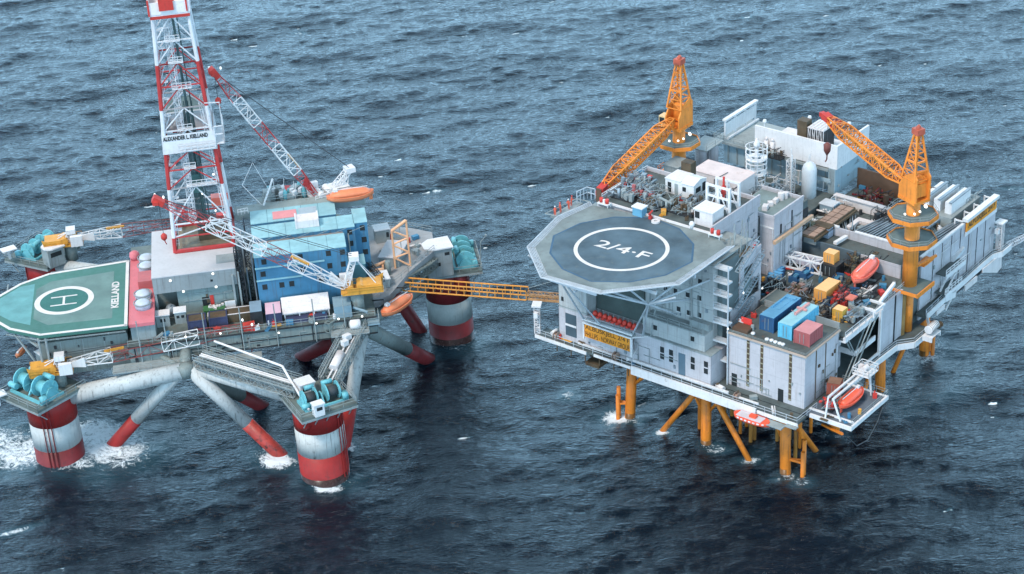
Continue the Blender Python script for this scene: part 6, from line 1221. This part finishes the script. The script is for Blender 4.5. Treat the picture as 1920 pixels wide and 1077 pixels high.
rc = box_container(PLT, (5.4, -4.6, 13.98), (2.0, 2.0, 2.9), .3, 'rusty red cage crate between the lilac block and the corner lifeboat', mat('rust_red_crate', (.34, .09, .06), .5, .2, .35), mat('rust_brown_lid', (.22,.12,.08), .6, .2, .3), None, 'rusty_crate', 'crate', ribs=True)
t = root(PLT, 'life_raft_canister', (31.4, -8.3, 14.1), 'white ribbed raft canister hung outside the right walkway', 'life raft')
MB().tube((-1.3,0,1.9),(1.3,0,1.9),.75,14).part('canister', WHITE, t, smooth=True); m = MB()
for k in range(6): m.lathe([(.77,-1.1+k*.42),(.79,-1.0+k*.42)], (0,0,1.9), 14, 'x')
m.part('band', OLIVE, t); MB().box(-1.6,1.6,-.9,.9,.6,.75).box(-1.6,-1.4,-.9,.9,-.2,.6).box(1.4,1.6,-.9,.9,-.2,.6).part('rack', WHITE, t)
solo(PLT, 'mooring_drum', MB().lathe([(.5,-.5),(.55,-.4),(.25,-.35),(.25,.35),(.55,.4),(.5,.5)], (0,0,.6), 10, 'x'), OLIVE, (33.9, -8.4, 14.7), 'small brown drum beside the white raft canister', 'drum')
# --- pipe deck
MB(pl).box(33.2, 62.8, -3.4, 21.3, 14.06, 24.6).part('drilling_module', DECK)
dd = root(PLT, 'pipe_deck_walls', (45, 8, 24.6), 'pale lilac windwalls round the pipe deck on the right side', 'wall')
MB(dd).box(35.2, 62.8, -3.75, -3.42, 14.1, 26.3).part('side_wall', WALL)
MB(dd).box(37.4, 37.7, -1.2, 20.8, 24.62, 26.2).box(33.0, 33.18, -1.0, 20.8, 21.9, 24.9).part('front_wall', WALL); MB(dd).box(37.3, 37.85, -1.4, 10.6, 26.202, 26.45).box(37.3, 37.85, 13.8, 21, 26.202, 26.45).part('white_coping', WHITE)
MB(dd).box(47.8, 48.2, 8.8, 20.8, 24.7, 26.6).box(47.5, 48.6, 8.8, 20.8, 26.602, 26.8).part('rear_beam', PWHITE)
MB(dd).box(56.4, 56.7, 5, 21, 24.62, 28.6).part('brown_windwall', BROWN); MB(dd).box(32.6, 32.98, 6.8, 20.2, 22.52, 25.2).part('slate_wall', mat('slate_wall', (.09, .125, .15), .6, .15, .1, .3))
m = MB(dd)
for u in (39.4, 42.6, 46.0, 49.3, 52.6, 55.8, 59.0): m.box(u-.09, u+.09, -3.8, -3.752, 14.2, 26.0)
m.parts('wall_joint', DARK); MB(dd).box(35.1, 50.4, -3.85, -3.35, 26.302, 26.55).part('coping', WHITE)
MB(dd).bar((44, -4.1, 20.2), (50, -4.1, 22.0), .5).part('slanting_duct', mat('landing_white', (0,0,0)))
sg2 = root(PLT, 'side_name_board', (55.5, -3.9, 24.6), 'orange name board under a white beam at the end of the lilac side wall', 'sign')
MB(sg2).box(50.9, 62.2, -4.1, -3.86, 24.7, 26.7).part('board', SIGNY); MB(sg2).box(50.6, 62.6, -4.4, -3.3, 26.72, 27.3).part('white_beam', WHITE)
MB(sg2).box(50.6, 62.6, -4.05, -3.87, 23.9, 24.66).part('lower_band', WHITE)
text('ALBUSKJELL 2/4 F', 'name_line', OLIVE, sg2, (51.4, -4.1, 25.0), (1, 0, 0), (0, 0, 1), 1.3, 10.2, .03)
m = MB(sg2)
for u in (50.8, 54.4, 58, 62): m.bar((u, -3.4, 26.6), (u, -1.8, 26.6), .16).bar((u, -1.8, 26.8), (u, -1.8, 24.6), .16)
m.parts('stay_frame', WHITE)
def bundle(p, q, n, r, lab, m_, seed, w, grp='pipe bundles on the pipe deck', lay=3, fan=0.0):
    rd = random.Random(seed); p, q = Vector(p), Vector(q); d = (q-p).normalized(); s = d.cross(Vector((0,0,1))).normalized()
    t = root(PLT, 'pipe_bundle', tuple(p), lab, 'pipes', grp); m = MB(t)
    for k in range(n):
        o = (k/(n-1)-.5)*w; z = (k % lay)*r*1.7+rd.random()*.1; e = rd.uniform(-.9, .9)
        m.tube(p+s*o+d*e+Vector((0,0,z)), q+s*(o+rd.uniform(-.25, .25)+fan*(k/(n-1)-.5))+d*rd.uniform(-1.4, .8)+Vector((0,0,z)), r, 7)
    m.part('pipes', m_, smooth=False)
    MB(t).cbox(p.lerp(q, .12)+Vector((0,0,-r-.12)), (.3, w+.4, .22), math.atan2(d.y, d.x)).cbox(p.lerp(q, .85)+Vector((0,0,-r-.12)), (.3, w+.4, .22), math.atan2(d.y, d.x)).part('bearer', OLIVE); return t
bundle((38.4, 9.2, 25.2), (49.0, 7.4, 25.4), 26, .14, 'widest fan of grey pipes left of the near crane column', PIPE, 1, 5.4, fan=-1.4)
bundle((38.4, 4.6, 25.2), (46.5, 4.0, 25.3), 12, .16, 'grey pipes just left of the near crane column', PIPE, 2, 2.6)
bundle((44.0, -1.2, 25.1), (52.6, -2.0, 25.1), 12, .15, 'dark grey pipes along the right wall behind the near crane', PIPE, 3, 2.2)
bundle((38.8, 12.6, 25.1), (44, 16.2, 25.3), 7, .1, 'thin pale pipes behind the wood-topped catwalk', PIPE, 4, 2.0, fan=1.5)
bundle((44.2, 2.4, 25.2), (54.0, 2.0, 25.2), 9, .15, 'grey pipes in the middle behind the near crane platforms', PIPE, 6, 2.0)
cw = root(PLT, 'catwalk', (38, 17, 25.4), 'sloping catwalk with pale brown panels on the pipe deck', 'catwalk')
MB(cw).box(31.0, 45.4, 15.0, 17.9, 26.3, 26.6).box(31.0, 45.4, 14.6, 14.95, 25.9, 26.3).part('frame', OLIVE); m = MB(cw)
for i in range(8):
    for j in range(2): m.box(31.4+i*1.72, 32.9+i*1.72, 15.15+j*1.35, 16.35+j*1.35, 26.602, 26.68)
m.part('wood_panels', PLANKW); MB(cw).bar((30, 18.4, 24.8), (34, 18.4, 26.6), .2).box(32, 32.3, 15.2, 17.6, 24.7, 26.28).box(44, 44.3, 15.2, 17.6, 24.7, 26.28).part('leg', GREY)
solo(PLT, 'white_trough', MB().box(-1.7, 1.7, -.35, .35, 0, .5), WHITE, (34.8, 11.8, 25.3), 'short white trough at the front of the pipe deck', 'trough', rz=-.1)
hs = root(PLT, 'white_hatch_frame', (41.8, 11.6, 24.7), 'white open hatch frame between catwalk and pipe fan', 'hatch')
MB(hs).box(43.2, 44.4, 9.9, 13.8, 24.72, 25.5).box(40.0, 43.2, 12.9, 13.8, 24.72, 25.5).part('frame', PWHITE); MB(hs).box(39.6, 43.1, 10, 12.8, 24.63, 24.9).part('opening', DARK); MB(hs).bar((39.4, 10, 25.2), (42.4, 10, 25.4), .22).part('orange_beam', mat('ochre_beam', (.5,.3,.06), .5, .1))
cabin(PLT, 'deck_cabinet', (44.4, 16.6+3.2, 24.7), (2.2, 2.6, 1.9), 0, 'slate-blue cabinet with white lid by the pipe deck rear beam', mat('blue_grey_unit', (0,0,0)), mat('landing_white', (0,0,0)), 'pipe deck cabinets')
cabin(PLT, 'deck_cabinet', (36.2, 16.2, 24.7), (1.6, 3.2, 1.9), 0, 'light blue cabinet with brown discs left of the catwalk', mat('powder_blue', (.33,.40,.50), .5, .05), OLIVE, 'pipe deck cabinets')
rb_ = root(PLT, 'white_roof_boxes', (55.5, 2.6, 26), 'row of white ribbed boxes behind the crane that stands by the pipe deck', 'boxes')
MB(rb_).box(51.0, 62.0, -1.0, 7.0, 24.62, 26.4).part('base', GREY); m = MB(rb_)
for k in range(3): m.box(52.4+k*.2, 59.6, -.2+k*2.3, 1.1+k*2.3, 26.42, 28.6)
m.part('box', WHITE); m = MB(rb_)
for k in range(3): m.box(52.2+k*.2, 59.8, -.25+k*2.3, .3+k*2.3, 28.602, 28.8)
m.part('lid', PIPE)
# --- orange pedestal cranes
def ped_crane(loc, zt, tip, lab, plats, foot, apex):
    x, y = loc; t = root(PLT, 'orange_pedestal_crane', (x, y, 22.0), lab, 'crane', 'orange pedestal cranes')
    MB(t).tube((x, y, 21.8), (x, y, zt-1.8), 1.28, 24).tube((x, y, zt-3.3), (x, y, zt+2.6), 1.15, 20).part('pedestal', ORANGE, smooth=True)
    for z, r in plats:
        p_ = [(x+r*math.cos(a), y+r*math.sin(a)) for a in [math.pi/4*k+math.pi/8 for k in range(8)]]; g = MB(t).prism(p_, z-.35, z).part('platform', mat('crane_platform_deck', (.11,.14,.13), .6, .2, .1))
        m = MB(t)
        for k in range(8):
            a, b = Vector((*p_[k], z)), Vector((*p_[(k+1) % 8], z)); n_ = (Vector((x, y, z))-(a+b)/2).normalized()*.06
            m.add([a-n_-Vector((0,0,.5)), b-n_-Vector((0,0,.5)), b-n_+Vector((0,0,.22)), a-n_+Vector((0,0,.22)), a+n_-Vector((0,0,.5)), b+n_-Vector((0,0,.5)), b+n_+Vector((0,0,.22)), a+n_+Vector((0,0,.22))], [(0,1,2,3),(7,6,5,4),(0,4,5,1),(1,5,6,2),(2,6,7,3),(3,7,4,0)])
        m.part('kerb', ORANGE, parent=g); MB(t).rail([(*q, z) for q in p_+p_[:1]], 1.1, .035, 1.5).part('handrail', GREY, parent=g)
    d = Vector((tip[0]-x, tip[1]-y, 0)).normalized(); s = Vector((-d.y, d.x, 0)); ang = math.atan2(d.y, d.x); c = Vector((x, y, zt+2.6))
    m = MB(t)
    m.cbox(c+Vector((0,0,.2)), (4.2, 3.4, .5), ang)
    for sg_ in (-1, 1):
        q = [c+d*a_+s*sg_*1.5+Vector((0,0,z)) for a_, z in ((-2.3,.4),(2.3,.4),(2.2,2.6),(.9,4.4),(-1.3,5.6),(-2.3,4.6))]; q2 = [v-s*sg_*.25 for v in q]
        n = 6; m.add(q+q2, [tuple(range(n)), tuple(range(n, 2*n))[::-1]]+[(i, n+i, n+(i+1)%n, (i+1)%n) for i in range(n)])
    m.cbox(c+Vector((0,0,2.2))-d*.9, (1.6, 2.6, 2.4), ang).tube(c+s*1.2+Vector((0,0,3.6))-d*.6, c-s*1.2+Vector((0,0,3.6))-d*.6, .8, 12); m.part('machinery_house', ORANGE)
    MB(t).cbox(c+d*1.2-s*2.3+Vector((0,0,1.2)), (1.7, 1.3, 2.1), ang).part('cab', mat('cab_cream', (.66,.45,.22), .5, .08)); MB(t).cbox(c+d*2.08-s*2.3+Vector((0,0,1.5)), (.05, 1.0, 1.0), ang).part('cab_window', DARK)
    ap = c+Vector((0,0,apex))-d*.2; m = MB(t); base = [c+d*a_+s*b_+Vector((0,0,4.0)) for a_, b_ in ((1.6,1.5),(1.6,-1.5),(-1.8,-1.5),(-1.8,1.5))]
    tops = [ap+d*a_+s*b_ for a_, b_ in ((.35,.5),(.35,-.5),(-.35,-.5),(-.35,.5))]
    for k in range(4):
        m.bar(base[k], tops[k], .2)
        for j in range(5):
            a, b = base[k].lerp(tops[k], j/5), base[(k+1)%4].lerp(tops[(k+1)%4], j/5); m.bar(a, b, .1 if j not in (2,) else .2); m.bar(a, base[(k+1)%4].lerp(tops[(k+1)%4], (j+1)/5), .08)
    mast = m.part('mast', ORANGE); MB(t).cbox(ap+Vector((0,0,.4)), (1.6, 1.5, 1.0), ang).lathe([(.35,-.3),(.6,0),(.35,.3)], ap+Vector((0,0,1.0)), 10, 'y').part('mast_head', mat('mast_red', (.45,.10,.06), .5, .2, .2), parent=mast)
    ft = c+d*2.0+Vector((0,0,foot)); tp_ = Vector(tip); bd = (tp_-ft).normalized(); L = (tp_-ft).length; p1 = ft+bd*L*.18; p2 = ft+bd*L*.78
    bm = MB(t).truss(ft, p1, .9, .8, 3, .16, w2=2.3, h2=1.9, rb=.1).truss(p1, p2, 2.3, 1.9, 11, .16, rb=.1).truss(p2, tp_, 2.3, 1.9, 4, .15, w2=1.0, h2=.9, rb=.1).part('boom', ORANGE)
    sd_ = bd.cross(Vector((0,0,1))).normalized(); up_ = sd_.cross(bd); m = MB(t); m.cbox(p1.lerp(p2, .5)+up_*0-up_*.2, ((p2-p1).length, 1.1, .08), math.atan2(bd.y, bd.x), -math.asin(bd.z)); m.part('boom_walkway', YELLOW, parent=bm)
    MB(t).truss(tp_-bd*2.6, tp_, 1.45, 1.3, 2, .17, w2=1.0, h2=.9).cbox(tp_+bd*.3, (1.5, 1.4, 1.1), math.atan2(bd.y, bd.x), -math.asin(bd.z)).cbox(tp_+bd*1.4-Vector((0,0,.1)), (1.2, .9, .8), math.atan2(bd.y, bd.x)).part('boom_tip', RED, parent=bm)
    m = MB(t)
    for o in (-.4, 0, .4): m.bar(ap+s*o*.8+Vector((0,0,.8)), tp_+s*o, .035)
    m.part('luffing_rope', ROPE)
    for k, o in enumerate(((2.9, 2.4), (3.2, 1.0), (3.0, -1.6), (1.6, 3.4))):
        MB(t).lathe([(.08,-.2),(.36 if k == 2 else .22,0),(.08,.2)], (x-o[1]*.9-.6, y-o[0]+1.2, plats[0][0]+1.5), 10, 'x').parts('floodlight', LAMPM)
    return t
c1 = ped_crane((36.2, 46.6), 35.6, (12.2, 46.2, 35.6), 'orange crane by the two pale silos, boom lowered over the open sea', [(35.3, 3.9)], 2.0, 12.2)
MB(c1).tube((36.2, 46.6, 14), (36.2, 46.6, 21.8), 1.3, 20).part('lower_pedestal', ORANGE, smooth=True)
MB(c1).box(33.2, 35.2, 47.4, 49.2, 29.4, 29.7).bar((34, 48.4, 29.6), (36, 46.6, 28.4), .15).rail([(33.2,49.2,29.7),(35.2,49.2,29.7)], 1.1, .05, 1).part('side_platform', ORANGE)
c2 = ped_crane((31.4, -3.6), 36.3, (40.4, 18.3, 45.0), 'orange crane beside the pipe deck, boom pointing at the long white wall block', [(36.2, 4.2), (31.7, 4.2)], 2.2, 12.0)
MB(c2).tube((31.4, -3.6, 14), (31.4, -3.6, 21.8), .85, 16).part('lower_pedestal', ORANGE, smooth=True); MB(c2).tube((29.6, -3.4, 14), (29.6, -3.4, 21.8), .65, 14).part('brown_column', mat('brown_column', (.26,.16,.06), .5, .2, .2, .3))
g = MB(c2).box(28.4, 34.4, -6.6, -1.6, 22.56, 22.9).part('platform', mat('crane_platform_deck', (0,0,0))); MB(c2).box(28.2, 28.38, -6.8, -1.6, 22.53, 23.1).box(28.4, 34.4, -6.8, -6.62, 22.3, 23.1).part('kerb', ORANGE, parent=g)
MB(c2).bar((32.4, -4.4, 26.2), (36.8, -5.6, 26.6), .28).box(33, 36.5, -5.4, -3.9, 25.9, 26.15).part('side_bracket', ORANGE)
# hoist block hanging from the nearer crane
hk = MB(c2); tp_ = Vector((40.4, 18.3, 45.0)); MB(c2).bar(tp_, tp_-Vector((0,0,4.2)), .05).part('hoist_line', ROPE)
MB(c2).lathe([(.2,.8),(.7,.4),(.6,-.8),(.15,-1.6)], tp_-Vector((0,0,5.4)), 10).tube(tp_-Vector((0,0,6.9)), tp_-Vector((0,0,7.8)), .12, 6).tube(tp_-Vector((0,0,7.8)), tp_-Vector((.5,0,8.1)), .12, 6).part('hook_block', mat('hook_brown', (.16,.05,.04), .5, .2), smooth=True)
# stairs and landings beside the near crane
sl = root(PLT, 'side_stairs', (43, -5, 14), 'white zigzag stairs and landings beside the near crane column', 'stairs')
MB(sl).box(40.4, 47.5, -5.8, -3.9, 20.9, 21.1).box(40.4, 46.5, -5.9, -3.9, 17.2, 17.4).parts('landing', DECK)
m = MB(sl).rail([(40.4,-5.9,21.1),(47.5,-5.9,21.1)], 1.1, .08, 1.2).rail([(40.4,-5.9,17.4),(46.5,-5.9,17.4)], 1.1, .08, 1.2)
for z0, z1, u0, u1 in ((17.4, 21, 41, 45.5), (14, 17.3, 41.4, 46)): m.bar((u0, -5.7, z0), (u1, -5.7, z1), .18).bar((u0, -4.6, z0), (u1, -4.6, z1), .18)
m.box(40.4, 47.5, -6.0, -5.82, 20.5, 21.3).box(40.4, 46.5, -6.1, -5.92, 16.8, 17.6).part('white_frame', WHITE)

# fittings on the pale walls: cable trays, pipe runs, boxes, vents
def wall_fittings(parent, axis, c, a0, a1, z0, z1, n, seed, m1, m2, sgn=-1):
    rd = random.Random(seed); p = MB(parent); b = MB(parent)
    def pt(a, z, e): return (c+sgn*e, a, z) if axis == 'u' else (a, c+sgn*e, z)
    for k in range(n):
        a = rd.uniform(a0, a1); z = rd.uniform(z0, z1); q = rd.random()
        if q < .35: p.path([pt(a, z0, .12), pt(a, z, .12), pt(min(a1, a+rd.uniform(.5, 3)), z, .12)], .05, 5)
        elif q < .6: p.bar(pt(a, z, .1), pt(min(a1, a+rd.uniform(1, 5)), z, .1), .06)
        else:
            w_, h_ = rd.uniform(.15, .5), rd.uniform(.2, .7); q0, q1 = pt(a, z, .003), pt(a+w_, z+h_, .2); b.box(q0[0], q1[0], q0[1], q1[1], q0[2], q1[2])
    p.part('pipe_run', m1)
    if b.v: b.parts('junction_box', m2)
wall_fittings(ub, 'u', -1.0, -2.4, 11.4, 14.4, 18.5, 12, 1, GREY, GREY)
wall_fittings(ub, 'v', -2.7, -.8, 9, 14.4, 22, 12, 2, GREY, OLIVE)
wall_fittings(ac, 'u', -4.0, 14, 38, 14.4, 19.6, 16, 3, GREY, PIPE)
wall_fittings(ac, 'u', -1.0, 15, 27.5, 20.6, 34.5, 30, 4, GREY, PIPE)
wall_fittings(ac, 'v', 19.6, 12, 19.5, 30, 36, 10, 5, GREY, PIPE)
wall_fittings(ba, 'v', 17.2, 21.6, 30.4, 24, 33, 14, 6, GREY, PIPE)
wall_fittings(ba, 'u', 21.4, 17.3, 20, 24, 33, 8, 7, WHITE, PIPE)
wall_fittings(dd, 'v', -3.75, 37, 62, 15, 25.5, 30, 8, WHITE, GREY)
wall_fittings(wb, 'u', 48.95, 22, 37, 26.2, 30, 12, 9, WHITE, GREY)
wall_fittings(wb, 'v', 21.3, 50, 60, 26.2, 34, 10, 10, GREY, GREY)
wall_fittings(sh, 'v', -14.2, -6.5, 2.6, 20.6, 24.8, 12, 11, GREY, OLIVE)
wall_fittings(rig, 'v', -24.0, -15.5, 25.5, 17.2, 20, 26, 12, GREY, BLACK)
wall_fittings(rig, 'v', -21.2, -30.5, -16.5, 15.6, 21, 14, 13, GREY, BLACK)
# loose gear lying about the decks
def gear(frame, n, u0, u1, v0, v1, z, seed, lab_, where):
    rd = random.Random(seed)
    for k in range(n):
        u, v = rd.uniform(u0, u1), rd.uniform(v0, v1); q = rd.choice('dpbc'); col = rd.choice(((BLUED, 'blue'), (RED, 'red'), (OLIVE, 'rust-brown'), (GREY, 'grey'), (BLACK, 'black'), (WHITE, 'white'), (YELLOW, 'yellow')))
        m = MB(); L_ = rd.uniform(1.2, 3.2)
        if q == 'd': m.lathe([(.28,0),(.3,.3),(.28,.32),(.3,.6),(.28,.62),(.29,.9)], (0,0,0), 10); nm, w_ = 'drum', 'drum'
        elif q == 'p':
            for j in range(3): m.tube((-L_/2, j*.22, .1), (L_/2, j*.22+rd.uniform(-.1,.1), .1), .09, 6)
            nm, w_ = 'pipe_lengths', 'pipes'
        elif q == 'b': m.box(-.6,.6,-.4,.4,.1,.7).box(-.6,-.45,-.4,.4,0,.098).box(.45,.6,-.4,.4,0,.098).box(-.63,.63,-.43,.43,.702,.76); nm, w_ = 'tool_box', 'box'
        else: m.cbox((0,0,.3),(.9,.7,.6)).tube((.1,0,.6),(.5,.1,.9),.12,7).bar((-.3,0,.6),(-.3,.2,1.3),.05); nm, w_ = 'pump_unit', 'machine'
        solo(frame, nm, m, col[0], (u, v, z), f'{col[1]} {w_} lying loose on {where}', w_, 'loose gear on '+where, rz=rd.uniform(0, 3.1))
gear(PLT, 64, 11, 31, -2.6, 12.6, 22.54, 1, 'loose gear middle deck', 'the middle deck of the platform')
gear(PLT, 26, 12, 31, 13.8, 19.4, 22.54, 2, 'loose gear rear middle deck', 'the middle deck behind the pierced wall')
gear(PLT, 56, 38.5, 61, -2.8, 20, 24.66, 3, 'loose gear pipe deck', 'the pipe deck behind the near crane')
gear(PLT, 20, 7, 19.4, 24.8, 42.8, 36.98, 4, 'loose gear upper deck', 'the upper deck behind the blue helideck')
gear(PLT, 12, 22, 37, 26, 46, 30.02, 5, 'loose gear process deck', 'the deck below the far crane')
gear(PLT, 16, -4.6, -2.8, -3.4, 44, 13.94, 6, 'loose gear front walkway', 'the front walkway of the platform')
gear(PLT, 10, -3, 9, -11, -4, 13.98, 7, 'loose gear corner deck', 'the low corner deck by the lifeboat')
gear(PLT, 8, .4, 9, 7.8, 11.4, 24.06, 8, 'loose gear block roof', 'the container roof left of the navy container')
gear(RIG, 22, -10, 22, -23.6, -21.6, 20.36, 9, 'loose gear rig deck', 'the near edge of the rig deck')
gear(RIG, 16, 26.5, 36, -5, 6, 20.22, 10, 'loose gear side deck', 'the pale side deck of the rig')
gear(RIG, 12, -6, 3, -19, -14.6, 20.36, 11, 'loose gear shed front', 'the rig deck in front of the grey shed')
